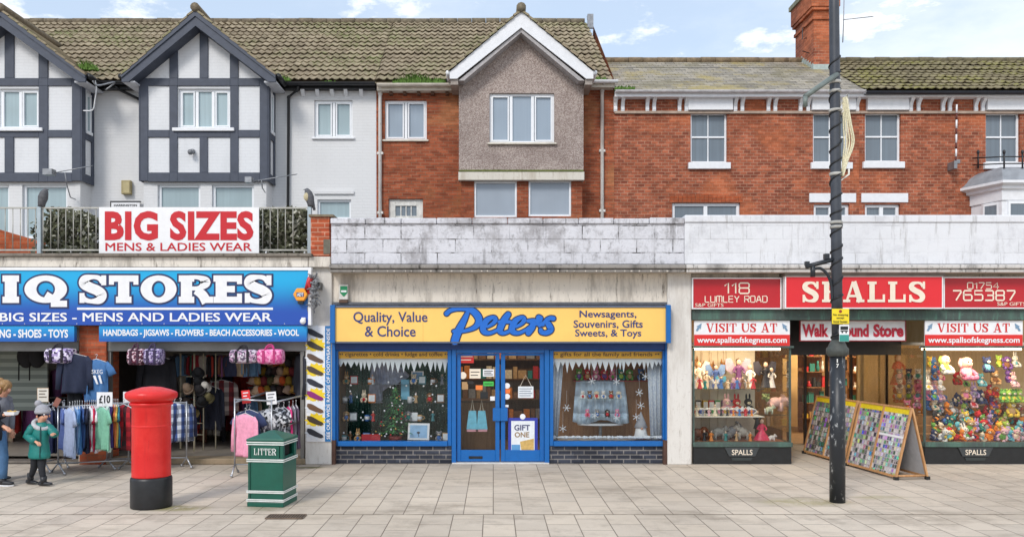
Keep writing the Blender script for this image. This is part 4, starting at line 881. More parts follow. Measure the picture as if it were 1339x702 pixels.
for V, a, b_ in ((SB, 432, 894.7), (SC, 895, 1500)):
    LEDGE = mat_render('rotten_ledge', lin((150, 145, 140) if V is SB else (206, 202, 198)), lin((40, 36, 34)), 1.)
    mb = MB(); dd = 13.6; mb.box(X(a, d), X(b_, d), dd, WD + .3, Z(351, dd), Z(345.8, dd)); n = 40 if V is SB else 16
    mb.box(X(a, d) + .01, X(b_, d) - .01, dd + .04, dd + .1, Z(356, dd), Z(351, dd) - .002); mb.build('ledge', LEDGE, V, bevel=.012)
    mb = MB(); mb.box(X(a, d), X(b_, d), dd + .102, WD + .3, Z(354, dd) - .02, Z(351, dd) - .002); mb.build('soffit', M((196, 184, 166), .8, .2, 3), V)
    mb = MB(); mb.box(X(a, d) + .001, X(b_, d), 14.5, 20.5, 3.25, 3.35); mb.build('roof', M((110, 108, 106), .9, .2, 2), V)
mb = MB(); dd = 13.59
for i in range(34): a_ = 466 + i * 12.4 + rnd.uniform(-4, 4); b_ = rnd.uniform(.8, 2.2); mb.box(X(a_, dd), X(a_ + b_, dd), dd - .012, dd + .03, Z(355.2, dd), Z(353.4, dd))
o = mb.build('lead_fixing', M((206, 198, 188), .6, .15), SB); o['kind'] = 'stuff'
# ---- newsagent
nx0, nx1 = X(435, WD), X(905, WD); top = Z(354, 13.6)
mb = MB(); mb.wall(nx0, nx1 - .002, 0, top, WD, [(X(437, WD), X(872, WD), 0, Z(452, WD))], .25); mb.build('wall', RENDER, SB)
mb = MB(); mb.box(X(873, 13.9), X(904, 13.9), 13.9, WD - .003, 0, Z(352, 13.9) - .05); mb.build('pillar', PILLAR, SB, bevel=.012)
mb = MB(); mb.box(X(436, 13.95), X(878, 13.95), 13.93, 13.997, Z(398.5, 13.95), Z(395, 13.95)); mb.build('flashing', M((96, 98, 104), .6, .2), SB)
mb = MB(); mb.box(X(437, 14), X(872, 14), 13.98, 14.28, Z(457, WD), Z(448, 13.9)); mb.build('head_rail', M((22, 58, 120), .5, .1), SB)
yf = 14.02
def win_frame(px0, px1, stall=True):
    mb = MB(); x0, x1 = X(px0, yf), X(px1, yf); z0, z1 = Z(583, yf), Z(457, yf); w = .07
    mb.box(x0, x0 + w, yf, yf + .12, z0, z1); mb.box(x1 - w, x1, yf, yf + .12, z0, z1); mb.box(x0 + w, x1 - w, yf, yf + .12, z1 - .03, z1); mb.box(x0 + w, x1 - w, yf - .03, yf + .12, z0, z0 + .085)
    f = mb.build('window_frame', BLUE, SB, bevel=.008); mb = MB(); mb.box(x0 + w * .6, x1 - w * .6, yf + .06, yf + .066, z0 + .06, z1 - .02); mb.build('pane', CLEAR, f)
    mb = MB(); mb.box(x0 + .002, x1 - .002, yf + .02, yf + .2, 0, z0 - .002); mb.build('stall_riser', BLUEBR, SB)
win_frame(436.5, 590.5); win_frame(718.5, 872)
for a, b_ in ((433.5, 438.5), (870, 875)): mb = MB(); mb.box(X(a, 13.96), X(b_, 13.96), 13.95, 14.1, .06, Z(448, 13.96)); mb.build('frame_post', BLUE, SB, bevel=.006)
for a, b_ in ((434, 438.6), (867.5, 872.5)): mb = MB(); mb.box(X(a, 13.94), X(b_, 13.94), 13.93, 14.02, 0, .42); mb.build('post_base', M((84, 58, 48), .8, .3), SB)
for a, b_ in ((590.7, 596.5), (712, 718.3)): mb = MB(); mb.box(X(a, yf), X(b_, yf), yf - .02, yf + .14, .02, Z(457, yf)); mb.build('door_post', BLUE, SB, bevel=.006)
mb = MB(); mb.box(X(596.6, yf), X(711.9, yf), yf + .0, yf + .13, Z(461.5, yf), Z(457, yf)); mb.build('door_head', BLUE, SB)
mb = MB(); mb.box(X(591, yf), X(718, yf), yf - .06, yf + .3, 0, .025); mb.build('threshold', M((208, 206, 202), .5, .1), SB, bevel=.005)
def door(px0, px1, flap):
    y = yf + .03; x0, x1, z0, z1 = X(px0, y), X(px1, y), .035, Z(461.8, y); w = .075; mb = MB()
    mb.box(x0, x0 + w, y, y + .06, z0, z1); mb.box(x1 - w, x1, y, y + .06, z0, z1); mb.box(x0 + w, x1 - w, y, y + .06, z1 - .04, z1); mb.box(x0 + w, x1 - w, y, y + .06, z0, z0 + .20)
    dr = mb.build('door', BLUE, SB, bevel=.006); mb = MB(); mb.box(x0 + w * .7, x1 - w * .7, y + .027, y + .033, z0 + .18, z1 - .03); mb.build('pane', CLEAR, dr)
    hx = x1 - .12 if flap else x0 - .02; mb = MB(); mb.box(hx, hx + .14, y - .035, y - .003, Z(550, y), Z(533, y)); mb.build('handle', BLUE, dr, bevel=.006)
    if flap: mb = MB(); mb.box(X(613, y), X(631, y), y - .012, y - .002, z0 + .05, z0 + .095); mb.build('letter_flap', BLACKT, dr, bevel=.004)
door(597, 653.3, True); door(655, 711.6, False)
roomshell(SB, X(437, WD) + .01, X(872, WD) - .01, 14.25, 17.6, .02, 2.62, M((120, 92, 70), .8, .2, 2), M((146, 116, 92), .6, .15, 3), M((150, 138, 126), .8, .1))
for px in (668, 690, 622):
    y = 15.6; q = thing('ceiling_light', {668: 'round lit ceiling light seen at the top of the second door', 690: 'round lit ceiling light nearest the lace window', 622: 'round lit ceiling light nearest the tree window'}[px], 'lamp', (X(px, y), y, 2.6), 'round ceiling lights in the newsagent'); mb = MB(); mb.lathe([(.06, -.03), (.075, -.028), (.08, .015)], (X(px, y), y, 2.6), 16); mb.build('diffuser', mat_emit((1, .86, .66), 6), q)
    l = bpy.data.lights.new('ceiling_light', 'POINT'); l.energy = 11; l.color = (1, .84, .62); l.shadow_soft_size = .08; lo = bpy.data.objects.new('ceiling_bulb', l); COL.objects.link(lo); lo.parent = q; lo.location = (0, 0, -.12)
# Peters fascia sign
d = 13.8
q = thing('fascia_sign', 'yellow fascia sign with a big blue script name and blue ends', 'sign', (X(655, d), d, Z(447, d)))
YEL = M((250, 202, 108), .4, .04, 2); mb = MB(); PXB(mb, 438, 871, 402, 446.5, d, .15); mb.build('board', YEL, q)
for a, b_ in ((431.5, 437.8), (871.2, 877.5)): mb = MB(); PXB(mb, a, b_, 398.5, 448.5, d - .05, .2); mb.build('end_cap', BLUE, q, bevel=.006)
mb = MB(); PXB(mb, 437.9, 871.1, 399.5, 401.9, d - .02, .17); PXB(mb, 437.9, 871.1, 446.7, 448.5, d - .02, .17); mb.build('frame', M((84, 96, 120), .5, .1), q)
TXT = M((52, 62, 116), .5, .04)
text('Quality, Value', 462, 559, 407.5, 425, d - .004, TXT, q, .012); text('& Choice', 477, 543.5, 426, 440, d - .004, TXT, q, .012)
for s_, a, b_, y0, y1 in (('Newsagents,', 758, 832, 406, 417.5), ('Souvenirs, Gifts', 750, 840.5, 418.5, 430), ('Sweets, & Toys', 752, 838.5, 430.5, 442.5)): text(s_, a, b_, y0, y1, d - .004, TXT, q, .015)
def script_word():
    k = 160 / 1339.; P = lambda x, y: (X(575 + x * k, d), Z(395 + y * k, d)); U = k / F * d
    strokes = [
        ([(75, 125), (110, 95), (170, 75), (250, 70), (330, 80), (395, 125), (430, 190), (405, 255), (340, 295), (240, 322)], [50, 44, 44, 48, 60, 74, 74, 58, 42, 30]),
        ([(303, 120), (268, 195), (222, 285), (190, 350), (165, 425)], [44, 62, 78, 82, 82]), ([(150, 318), (230, 300)], [34, 40]),
        ([(520, 268), (575, 238), (608, 200), (600, 170), (560, 172), (510, 205), (475, 265), (485, 320), (545, 338), (620, 310), (660, 285)], [30, 38, 48, 44, 46, 62, 66, 62, 40, 34, 30]),
        ([(748, 135), (715, 180), (675, 250), (660, 310), (690, 338), (745, 325), (800, 285)], [60, 68, 70, 66, 44, 36, 30]), ([(650, 215), (770, 215)], [36, 36]),
        ([(835, 268), (890, 238), (922, 200), (915, 170), (880, 172), (830, 205), (795, 265), (800, 320), (860, 338), (930, 310), (985, 270)], [30, 38, 48, 44, 46, 62, 66, 62, 40, 34, 30]),
        ([(985, 205), (1015, 225), (1010, 275), (970, 335)], [40, 60, 66, 60]), ([(965, 205), (1030, 210), (1075, 225), (1100, 175)], [36, 60, 62, 56]), ([(1085, 170), (1090, 225), (1130, 245)], [62, 56, 36]),
        ([(1242, 178), (1205, 175), (1168, 205), (1195, 250), (1215, 300), (1170, 335), (1115, 328), (1105, 305)], [52, 46, 52, 62, 62, 50, 48, 46]), ([(1090, 260), (1175, 195)], [30, 38])]
    for grow, y, mat, nm in ((24, d - .004, M((30, 44, 84), .5, .03), 'script_outline'), (0, d - .012, M((22, 104, 200), .4, .05), 'script_name')):  # wider dark strokes form the printed outline behind the blue name
        mb = MB(); yy = y
        for pts, ws in strokes:
            yy -= .0003; Q = [P(*p) for p in smooth_path(pts, 7)]; Ws = [(w[0] + grow) * U for w in smooth_path([(w, 0) for w in ws], 7)]; ribbon(mb, Q, Ws, yy)
            for e, w in ((Q[0], Ws[0]), (Q[-1], Ws[-1])): mb.quad(*[(e[0] + w / 2 * math.cos(t * math.pi / 6), yy - .0001, e[1] + w / 2 * math.sin(t * math.pi / 6)) for t in range(12)])
        mb.build(nm, mat, q)
script_word()
for px in (553, 655, 757): mb = MB(); mb.box(X(px, d), X(px, d) + .004, d - .0015, d - .0003, Z(446.4, d), Z(402.1, d)); mb.build('panel_joint', M((206, 164, 84), .5, .1), q)
for px in range(8, 400, 30): mb = MB(); mb.ball((X(px + rnd.uniform(-6, 6), 13.72), 13.718, Z(423.2, 13.72)), .009, n=6, m=4); mb.build('fixing_screw', SIGNW, sg)
# printed strips inside the windows
for lab, a, b_, s_, ta, tb in (('orange window strip reading cigarettes, cold drinks, fudge and toffee', 442.5, 587.5, '•• cigarettes • cold drinks • fudge and toffee ••', 444, 586), ('orange window strip reading gifts for all the family and friends', 720, 866, '•• gifts for all the family and friends ••', 724, 862)):
    y = 14.10; w = thing('window_strip', lab, 'sign', (X((a + b_) / 2, y), y, Z(465, y)), 'orange window strips'); mb = MB(); mb.box(X(a, y), X(b_, y), y, y + .004, Z(468.5, y), Z(459, y)); mb.build('board', M((255, 186, 44), .5, .05), w); text(s_, ta, tb, 460.3, 467, y - .003, M((110, 66, 30), .6, .05), w, .012)
# alarm boxes and dome camera
d = 13.95; q = thing('alarm_box', 'green and white alarm box above the yellow fascia sign', 'alarm', (X(449, d), d, Z(392, d)), 'alarm boxes')
mb = MB(); mb.box(X(443.5, d), X(455.5, d), d - .05, WD - .003, Z(392, d), Z(372, d)); mb.build('case', M((214, 210, 204), .5, .1), q, bevel=.01)
y = d - .055; mb = MB(); mb.prism([(X(444.8, y), Z(383, y)), (X(449.5, y), Z(388, y)), (X(454.2, y), Z(383, y)), (X(454.2, y), Z(374, y)), (X(444.8, y), Z(374, y))], y, y + .004); mb.build('badge', M((24, 132, 84), .4, .05), q)
mb = MB(); mb.box(X(446, y), X(453, y), y - .004, y - .001, Z(382, y), Z(379.5, y)); mb.build('badge_band', SIGNW, q); mb = MB(); mb.box(X(444, d), X(455, d), d - .052, WD - .004, Z(396, d), Z(392.3, d)); mb.build('beacon', M((92, 66, 50), .4, .2), q)
d = 13.62; q = thing('alarm_box', 'orange hexagonal alarm box on the end of the blue sign', 'alarm', (X(392.5, d), d, Z(396, d)), 'alarm boxes')
cx_, cz_ = X(392.5, d), Z(385, d); hexp = [(cx_ + .125 * math.cos(math.pi / 3 * i), cz_ + .125 * math.sin(math.pi / 3 * i)) for i in range(6)]
mb = MB(); mb.prism(hexp, d, d + .098); mb.build('case', M((240, 160, 48), .45, .06), q, bevel=.012); mb = MB(); mb.box(cx_ - .06, cx_ + .06, d - .006, d - .001, cz_ - .035, cz_ + .035); mb.build('badge', M((24, 60, 128), .4, .04), q)
text('ADT', 388.4, 396.6, 382.8, 387.2, d - .008, SIGNW, q, .03); mb = MB(); mb.box(cx_ - .045, cx_ + .045, d + .01, d + .09, cz_ - .16, cz_ - .112); mb.build('beacon', BLACKT, q)
d = 13.66; q = thing('security_camera', 'small white dome camera at the corner of the blue sign', 'camera', (X(396, d), d, Z(421, d))); mb = MB(); mb.ball((X(396, d), d, Z(420, d)), .052, n=14, m=8); mb.build('dome', SIGNW, q); mb = MB(); mb.box(X(394, d), X(399, d), d, d + .058, Z(420, d), Z(415, d)); mb.build('bracket', SIGNW, q)
# festoon drum: red and grey tinsel wheel tied to a bracket on the pillar
d = 13.8; q = thing('decoration_light', 'red and grey wrapped light decoration tied to the white pillar', 'decoration', (X(411, d), d, Z(405, d))); c = Vector((X(412, d), d - .08, Z(380, d)))
mb = MB(); mb.tube([c + Vector((-.09, -.02, .10)), c + Vector((-.11, -.05, .0)), c + Vector((-.06, -.03, .20)), c + Vector((-.03, -.02, .24))], [.03, .05, .05, .03], 8); mb.ball(c + Vector((-.08, -.04, .08)), .05, .05, .15); mb.build('lamp_lens', M((206, 52, 56), .4, .15), q)
mb = MB()
for i in range(46):
    a = i * .9; r_ = .10 + .05 * rnd.random(); p = c + Vector((.03 * math.cos(a) * 1.6, -.05 + .05 * math.sin(a * 1.7), .25 - i * .0115)); p2 = p + Vector((rnd.uniform(-.11, .11), rnd.uniform(-.05, .05), rnd.uniform(-.10, .07))); mb.tube([p, (p + p2) / 2 + Vector((.02, -.02, .01)), p2], [.02, .016, .005], 5)
mb.build('wrapping', M((128, 130, 134), .6, .4, 20), q); mb = MB(); mb.box(c.x + .06, c.x + .10, c.y - .02, d + .135, c.z + .02, c.z + .14); mb.build('bracket', BLACKT, q)
for k, (sx, l) in enumerate(((-.05, .22), (.05, .14))): mb = MB(); mb.tube([c + Vector((sx, 0, -.22)), c + Vector((sx - .06, 0, -.3)), c + Vector((sx - .05, .02, -.3 - l * .6))], .012, 6); mb.build('cable', GREYMET, q)
# footwear sign
d = 13.92; q = thing('footwear_sign', 'tall footwear sign with a column of shoes and blue lettering', 'sign', (X(416, d), d, Z(577, d)))
mb = MB(); PXB(mb, 400.5, 432.5, 426, 577, d, .02); mb.build('board', SIGNW, q); mb = MB(); PXB(mb, 425, 432.5, 426, 577, d - .004, .003); mb.build('blue_band', M((30, 120, 184), .4, .05), q)
text('SEE OUR WIDE RANGE OF FOOTWEAR INSIDE', 427, 431.5, 429, 574, d - .009, SIGNW, q, .02, up=True)
shoe_c = ((40, 42, 54), (62, 56, 52), (96, 74, 60), (74, 60, 50), (40, 42, 56), (140, 36, 116), (110, 80, 56), (70, 58, 46), (52, 54, 62))
for i, cc in enumerate(shoe_c):
    yc = 435 + i * 16.3; st = MB(); xc_, zc_ = X(412.5, d), Z(yc, d); pts = []
    for t in range(22): r_ = .20 if t % 2 else .145; a = t / 22 * 2 * math.pi; pts.append((xc_ + r_ * .95 * math.cos(a), zc_ + r_ * .68 * math.sin(a)))
    st.quad(*[(p[0], d - .003 - i * .0004, p[1]) for p in pts]); st.build('starburst', M((240, 208, 40) if i % 2 else (226, 230, 236), .5, .04), q)
    sh = MB(); O = [(-.14, .02), (-.13, .06), (-.07, .055), (-.02, .035), (.05, .0), (.12, -.03), (.135, -.06), (.09, -.075), (.0, -.055), (-.10, -.02)]; sh.prism([(xc_ + x * 1.05, zc_ + z * 1.25) for x, z in O][::-1], d - .012, d - .006); sh.build('printed_shoe', M(cc, .5, .1), q)

# ---- gift shop
d = WD; gx0, gx1 = X(905, WD), X(1500, WD)
mb = MB(); mb.wall(gx0, gx1, Z(405, WD), top, WD, []); mb.build('wall', RENDER, SC); mb = MB(); mb.box(X(905, 13.95), gx1, 13.93, WD + .1, Z(418.5, 13.95), Z(405, 13.95)); mb.build('fascia_rail', GREENB, SC, bevel=.01)
mb = MB(); PXB(mb, 1026, 1236, 351.5, 361, 13.72, .25); mb.build('sign_cover', M((120, 112, 104), .7, .2, 4), SC)
for a in range(46): pass
LOBD = 16.6
LWX0, LWX1 = X(906, WD), X(1034.5, WD); RWX0, RWX1 = X(1208.5, WD), X(1500, WD)
def stall(x0, x1, name):
    mb = MB(); mb.box(x0, x1, 13.98, 14.06, 0, Z(584, 14)); mb.build('stall_riser', BLACKT, SC, bevel=.006); mb = MB(); mb.box(x0 - .01, x1 + .01, 13.94, 14.1, Z(584, 14) + .002, Z(580, 14) + .03); mb.build('sill', GREENB, SC, bevel=.008)
stall(LWX0, LWX1, ''); stall(RWX0, RWX1, '')
SILLZ = Z(580, 14) + .03
mb = MB(); mb.box(LWX1 - .06, LWX1 - .002, 14.062, LOBD, 0, SILLZ); mb.build('stall_riser', BLACKT, SC); mb = MB(); mb.box(RWX0 + .002, RWX0 + .06, 14.062, LOBD, 0, SILLZ); mb.build('stall_riser', BLACKT, SC)
PANT = Z(455, 14)
for x0, x1, side in ((LWX0, LWX1, 1), (RWX0, RWX1, -1)):
    mb = MB(); xs = x1 if side > 0 else x0
    for xx in (x0, x1 - .03): mb.box(xx, xx + .03, 14.0, 14.04, SILLZ + .002, PANT)
    mb.box(x0 - .012 * (side < 0), x1 + .03 * (side > 0), 13.95, 14.1, PANT + .002, PANT + .04); f = mb.build('window_frame', GREENB, SC)
    mb = MB(); mb.box(x0 + .03, x1 - .03, 14.015, 14.021, SILLZ + .002, PANT - .001); mb.build('pane', CLEAR, f)
    mb = MB(); mb.box(xs - .008, xs - .002, 14.06, LOBD - .05, SILLZ + .004, PANT - .001) if side > 0 else mb.box(xs + .002, xs + .008, 14.06, LOBD - .05, SILLZ + .004, PANT - .001); mb.build('side_pane', CLEAR, f)
    mb = MB(); mb.box(x0, x1, 14.062, 15.0 if side > 0 else LOBD - .03, SILLZ - .04, SILLZ - .002); mb.build('display_floor', M((150, 92, 70), .6, .15, 4), SC)
    mb = MB(); mb.box(x0, x1, 14.11, LOBD - .03, PANT + .05, PANT + .1); mb.build('display_ceiling', M((206, 196, 176), .8, .06), SC)
# lobby: soffit, black fascia inside, back glazing
mb = MB(); mb.box(LWX1, RWX0, 14.3, LOBD, Z(405, WD) - .0, Z(405, WD) + .05); mb.build('soffit', BLACKT, SC)
mb = MB(); mb.box(LWX1 + .02, RWX0 - .02, 14.75, 14.8, Z(464, 14.75), Z(405, WD) - .002); mb.build('lobby_fascia', M((28, 24, 24), .6, .2), SC)
mb = MB(); dx = [1040, 1061, 1068, 1098, 1117, 1148, 1165]; zt_ = Z(462, LOBD)
for px in (1030, 1052, 1080, 1112, 1148, 1158): mb.box(X(px, LOBD), X(px + 3, LOBD), LOBD, LOBD + .06, 0, zt_)
mb.box(X(1020, LOBD), X(1165, LOBD), LOBD - .004, LOBD + .064, zt_, zt_ + .1); f = mb.build('door_frame', M((46, 34, 28), .5, .2), SC)
mb = MB(); mb.box(X(1030, LOBD), X(1158, LOBD), LOBD + .02, LOBD + .03, .05, zt_ - .002); mb.build('pane', CLEAR, f)
mb = MB(); mb.box(RWX0 + .01, gx1, LOBD, LOBD + .05, 0, 3.2); mb.build('display_back', mat_wood((222, 184, 124), (236, 202, 146)), SC)  # warm glow of the toy window put into the pale yellow wood colour
mb = MB(); mb.box(LWX0 + .002, X(987, 14.9), 14.9, 14.94, SILLZ - .04, PANT + .05); mb.build('display_back', M((236, 226, 206), .7, .05), SC)
for i in range(7): x = LWX0 + .06 + i * .155; mb = MB(); mb.box(x, x + .012, 14.885, 14.899, SILLZ, PANT); mb.build('batten', M((216, 204, 180), .7, .05), SC)
for py in (507, 542.5):
    mb = MB(); mb.box(LWX0 + .035, X(988, 14.6), 14.12, 14.88, Z(py, 14.4) - .012, Z(py, 14.4)); mb.build('shelf', mat_glass('shelf_glass', 1., (.82, .9, .88)) if py == 507 else M((236, 230, 220), .4, .05), SC)
mb = MB(); mb.box(LWX0 - .03, gx1, 20.0, 20.05, 0, 3.2); mb.box(LWX0 - .04, LWX0 - .001, 14.06, 20.0, 0, 3.2); mb.build('inner_wall', M((214, 178, 122), .8, .15, 2), SC)
mb = MB(); mb.box(LWX0, gx1, LOBD + .07, 20.0, 2.82, 2.87); mb.build('ceiling', M((220, 206, 180), .8, .1), SC); mb = MB(); mb.quad((LWX0, LOBD + .05, .01), (gx1, LOBD + .05, .01), (gx1, 20, .01), (LWX0, 20, .01)); mb.build('floor', M((120, 92, 66), .6, .15), SC)
# lit tubes (they glow in the photograph)
def tube_lamp(x0, x1, y, z, label, st, en, col=(1, .80, .52)):
    q = thing('tube_lamp', label, 'lamp', ((x0 + x1) / 2, y, z), 'lit tube lamps in the gift shop'); mb = MB(); mb.tube([(x0, y, z), (x1, y, z)], .02, 10); mb.build('tube', mat_emit(col, st), q); mb = MB(); mb.box(x0 - .03, x1 + .03, y - .03, y + .03, z + .022, z + .05); mb.build('batten', SIGNW, q)
    l = bpy.data.lights.new('tube_light', 'AREA'); l.shape = 'RECTANGLE'; l.size = x1 - x0; l.size_y = .05; l.energy = en; l.color = col; lo = bpy.data.objects.new('tube_light', l); COL.objects.link(lo); lo.parent = q; lo.location = (0, .0, -.025); lo.rotation_euler = (R(18), 0, 0)
tube_lamp(LWX0 + .05, LWX1 - .12, 14.2, PANT - .02, 'lit tube lamp above the china figures window', 6, 12, (1, .74, .45)); tube_lamp(RWX0 + .06, X(1345, 14), 14.2, PANT - .02, 'lit tube lamp above the soft toys window', 6, 19, (1, .74, .45))
for i, (px, yy) in enumerate(((1130, 17.4), (1085, 18.6))): tube_lamp(X(px, yy) - .6, X(px, yy) + .6, yy, 2.78, ('lit tube lamp just inside the gift shop doors', 'lit tube lamp deep inside the gift shop')[i], 10, 60)
# signs of the gift shop
def panel_sign(label, a, b_, y0, y1, d, dep, mat, frame=SIGNW, fr=1.6, group=None):
    q = thing('shop_sign', label, 'sign', (X((a + b_) / 2, d), d, Z(y1, d)), group); mb = MB(); PXB(mb, a + fr, b_ - fr, y0 + fr, y1 - fr, d + .012, dep); mb.build('board', mat, q)
    if frame: mb = MB(); PXB(mb, a, b_, y0, y0 + fr - .1, d, dep); PXB(mb, a, b_, y1 - fr + .1, y1, d, dep); PXB(mb, a, a + fr - .1, y0 + fr, y1 - fr, d, dep); PXB(mb, b_ - fr + .1, b_, y0 + fr, y1 - fr, d, dep); mb.build('frame', frame, q)
    return q
REDM = M((190, 32, 42), .35, .08, 1); REDB = M((222, 40, 48), .35, .05, 1); PALE = M((240, 226, 206), .4, .04)
q = panel_sign('red sign reading 118 LUMLEY ROAD beside the white pillar', 905, 1022, 363, 404, 13.86, .1, REDM); techno('118', 947.5, 979.5, 370, 383.5, 13.87, PALE, q); techno('LUMLEY ROAD', 922, 1003, 387, 395, 13.87, PALE, q, .15); text('S&P GIFTS', 909, 946, 396.5, 401, 13.86, PALE, q)
q = panel_sign('projecting red sign reading SPALLS in cream serif capitals', 1026.5, 1233.5, 360.5, 403.5, 13.74, .12, REDB); serif_word('SPALLS', 1049, 1210, 368, 395, 13.74, PALE, q, T=.27, thin=.12, slab=.13, over=.10, gap=.16, widths=dict(S=.86, P=.92, A=1.1, L=.9))
q = panel_sign('red sign with the phone number 01754 765387', 1234, 1352, 362, 403.5, 13.86, .1, REDM); techno('01754', 1265, 1306, 369.5, 377.5, 13.87, PALE, q, .15); techno('765387', 1246, 1327, 380, 392.5, 13.87, PALE, q, .16); text('S&P GIFTS', 1304, 1341, 395, 399.5, 13.86, PALE, q)
for lab, a, b_ in (('VISIT US AT panel above the china figures window', 907.5, 1033), ('VISIT US AT panel above the soft toys window', 1209.5, 1337.5)):
    d = 13.965; q = panel_sign(lab, a, b_, 418.8, 453, d, .03, SIGNW, None, .2, 'web address panels'); mb = MB(); PXB(mb, a + .3, b_ - .3, 437.5, 452.8, d - .0, .01); mb.build('red_band', M((220, 44, 40), .4, .04), q)
    w = b_ - a; serif_word('VISIT US AT', a + w * .125, a + w * .865, 422.5, 434.2, d + .009, M((206, 40, 40), .4, .04), q, T=.2, thin=.09, slab=.07, over=.07, gap=.10, widths=dict(I=.36, V=1., U=.95, A=1.)); text('www.spallsofskegness.com', a + w * .035, a + w * .965, 440.5, 450.2, d - .004, SIGNW, q, .02)
    for sgn in (-1, 1):
        xx = a + w * (.05 if sgn < 0 else .95); mb = MB(); pts = [(-3.8, 4), (-1, -1), (-3, -1.2), (3.8, -5.5), (2.4, 2.2), (1.2, .6), (-1.6, 5)]; pts = [(X(xx + p * -sgn * 1.0, d), Z(428 + r_, d)) for p, r_ in pts]; pts = pts if sgn > 0 else pts[::-1]
        mb.prism(pts, d + .003, d + .009); mb.build('arrow', M((120, 150, 178), .5, .05), q)
d = 14.2; q = panel_sign('hanging white sign reading Walk Around Store in red', 1046, 1185, 418.5, 446, d, .04, SIGNW, M((150, 40, 46), .5, .1), 1.2); RW = M((196, 24, 52), .4, .05)
for s_, a, b_ in (('Walk', 1049, 1083.5), ('Around', 1087, 1136), ('Store', 1142, 1181.5)): text(s_, a, b_, 423.5, 440.5, d + .006, RW, q, .045)
for a, lab in ((970.5, 'small dark SPALLS plate below the china figures window'), (1276, 'small dark SPALLS plate below the soft toys window')):
    d = 13.955; q = thing('name_plate', lab, 'sign', (X(a, d), d, Z(597, d)), 'dark name plates'); mb = MB(); mb.prism([(X(a - 17, d), Z(596.5, d)), (X(a + 17, d), Z(596.5, d)), (X(a + 23, d), Z(584.5, d)), (X(a - 23, d), Z(584.5, d))], d, d + .024); mb.build('plate', M((62, 66, 68), .4, .1), q, bevel=.004); text('SPALLS', a - 13.5, a + 13.5, 587.5, 594.5, d - .004, PALE, q, .008); mb = MB(); mb.prism([(X(a - 12, d), Z(602, d)), (X(a + 12, d), Z(602, d)), (X(a + 14, d), Z(598, d)), (X(a - 14, d), Z(598, d))], d + .008, d + .024); mb.build('vent', M((52, 58, 58), .4, .1), q)
# ------------------------------------------------------------------ street furniture
def gd(py): return F * CH / (py - HY)                # distance of a ground point seen at row py
# pillar box
D = 10.42; px_ = X(198, D); q = thing('pillar_box', 'round red pillar box with a black base on the paving', 'post box', (px_, D, 0))
def mat_red():
    m = NB('weathered_red_paint'); c = m.mix(m.ramp(m.noise(2.2, 5), .35, .7), lin((212, 28, 28)), lin((228, 52, 46)))
    c = m.mix(m.math('MULTIPLY', m.ramp(m.noise(5, 6, .7, m.mapv(scale=(2, 2, .25))), .55, .72), .35), c, lin((150, 24, 26))); c = m.mix(m.math('MULTIPLY', m.ramp(m.noise(38, 3), .68, .74), .7), c, lin((96, 30, 28)))
    m.set(Base_Color=c, Roughness=m.ramp(m.noise(6, 4), .3, .7, .28, .5)); m.bump(m.noise(9, 5), .12, .01); return m.m
PRED = mat_red(); PBLK = M((30, 31, 34), .42, .3, 9, .15)
mb = MB(); mb.lathe([(.252, 0), (.256, .02), (.256, .36), (.249, .385), (.238, .395)], (px_, D, 0), 40); mb.build('base', PBLK, q)
mb = MB(); mb.lathe([(.238, .396), (.240, .41), (.238, .43), (.238, 1.29), (.246, 1.31), (.266, 1.325), (.266, 1.345), (.25, 1.355)], (px_, D, 0), 40); mb.build('body', PRED, q)
mb = MB(); mb.lathe([(.25, 1.356), (.305, 1.40), (.318, 1.42), (.32, 1.465), (.305, 1.485), (.23, 1.515), (.12, 1.545), (.02, 1.555)], (px_, D, 0), 40); mb.build('cap', PRED, q)
mb = MB(); mb.lathe([(.2385, 1.04), (.2405, 1.045), (.2405, 1.06), (.2385, 1.065)], (px_, D, 0), 40); mb.build('band', PRED, q)
# litter bin
bx, by = (X(370.5, 10.345), 10.345); rz = R(-7); q = thing('litter_bin', 'square dark green litter bin with white bands and LITTER lettering', 'litter bin', (bx, by, 0), rz=rz)
BG = M((18, 88, 72), .35, .12, 4); s = .49; mb = MB()
mb.box(-s, 0, 0, s, .0, .06); mb.box(-s + .008, -.008, .008, s - .008, .06, .58); mb.box(-s, 0, 0, s, .58, .62); mb.box(-s + .008, -.05 - .008, .008, .02, .62, .80); 
mb.box(-s + .008, -s + .05, .02, s - .008, .62, .80); mb.box(-.05, -.008, .008, .07, .62, .80); mb.box(-.05, -.008, s - .08, s - .008, .62, .80); mb.box(-.05, -.02, .07, s - .08, .62, .645); mb.box(-s + .05, -.05, s - .04, s - .008, .62, .8)
mb.box(-s - .004, .004, -.004, s + .004, .80, .845); mb.build('body', BG, q, local=True, bevel=.012, seg=2)
mb = MB(); o_ = .012; b = [(-s - o_, -o_), (o_, -o_), (o_, s + o_), (-s - o_, s + o_)]; mb.rings([[(x, y, .846) for x, y in b], [(x, y, .875) for x, y in b], [(-s / 2 + (x + s / 2) * .12, s / 2 + (y - s / 2) * .12, .965) for x, y in b]]); mb.build('lid', BG, q, local=True, bevel=.01)
mb = MB(); mb.box(-.30, -.07, .1, s - .1, .63, .78); mb.build('opening', M((14, 18, 18), .9, .1), q, local=True)
for z in (.835, .808, .612, .588, .205, .185, .095, .075):
    mb = MB(); t = .007; k = .0065; mb.box(-s - k, k, -k, -k + .004, z - t, z + t); mb.box(k - .004, k, -k + .004, s + k, z - t, z + t); mb.box(-s - k, -s - k + .004, -k + .004, s + k, z - t, z + t); mb.build('band', M((222, 226, 222), .5, .1), q, local=True)
for z in (.595, .19): pass
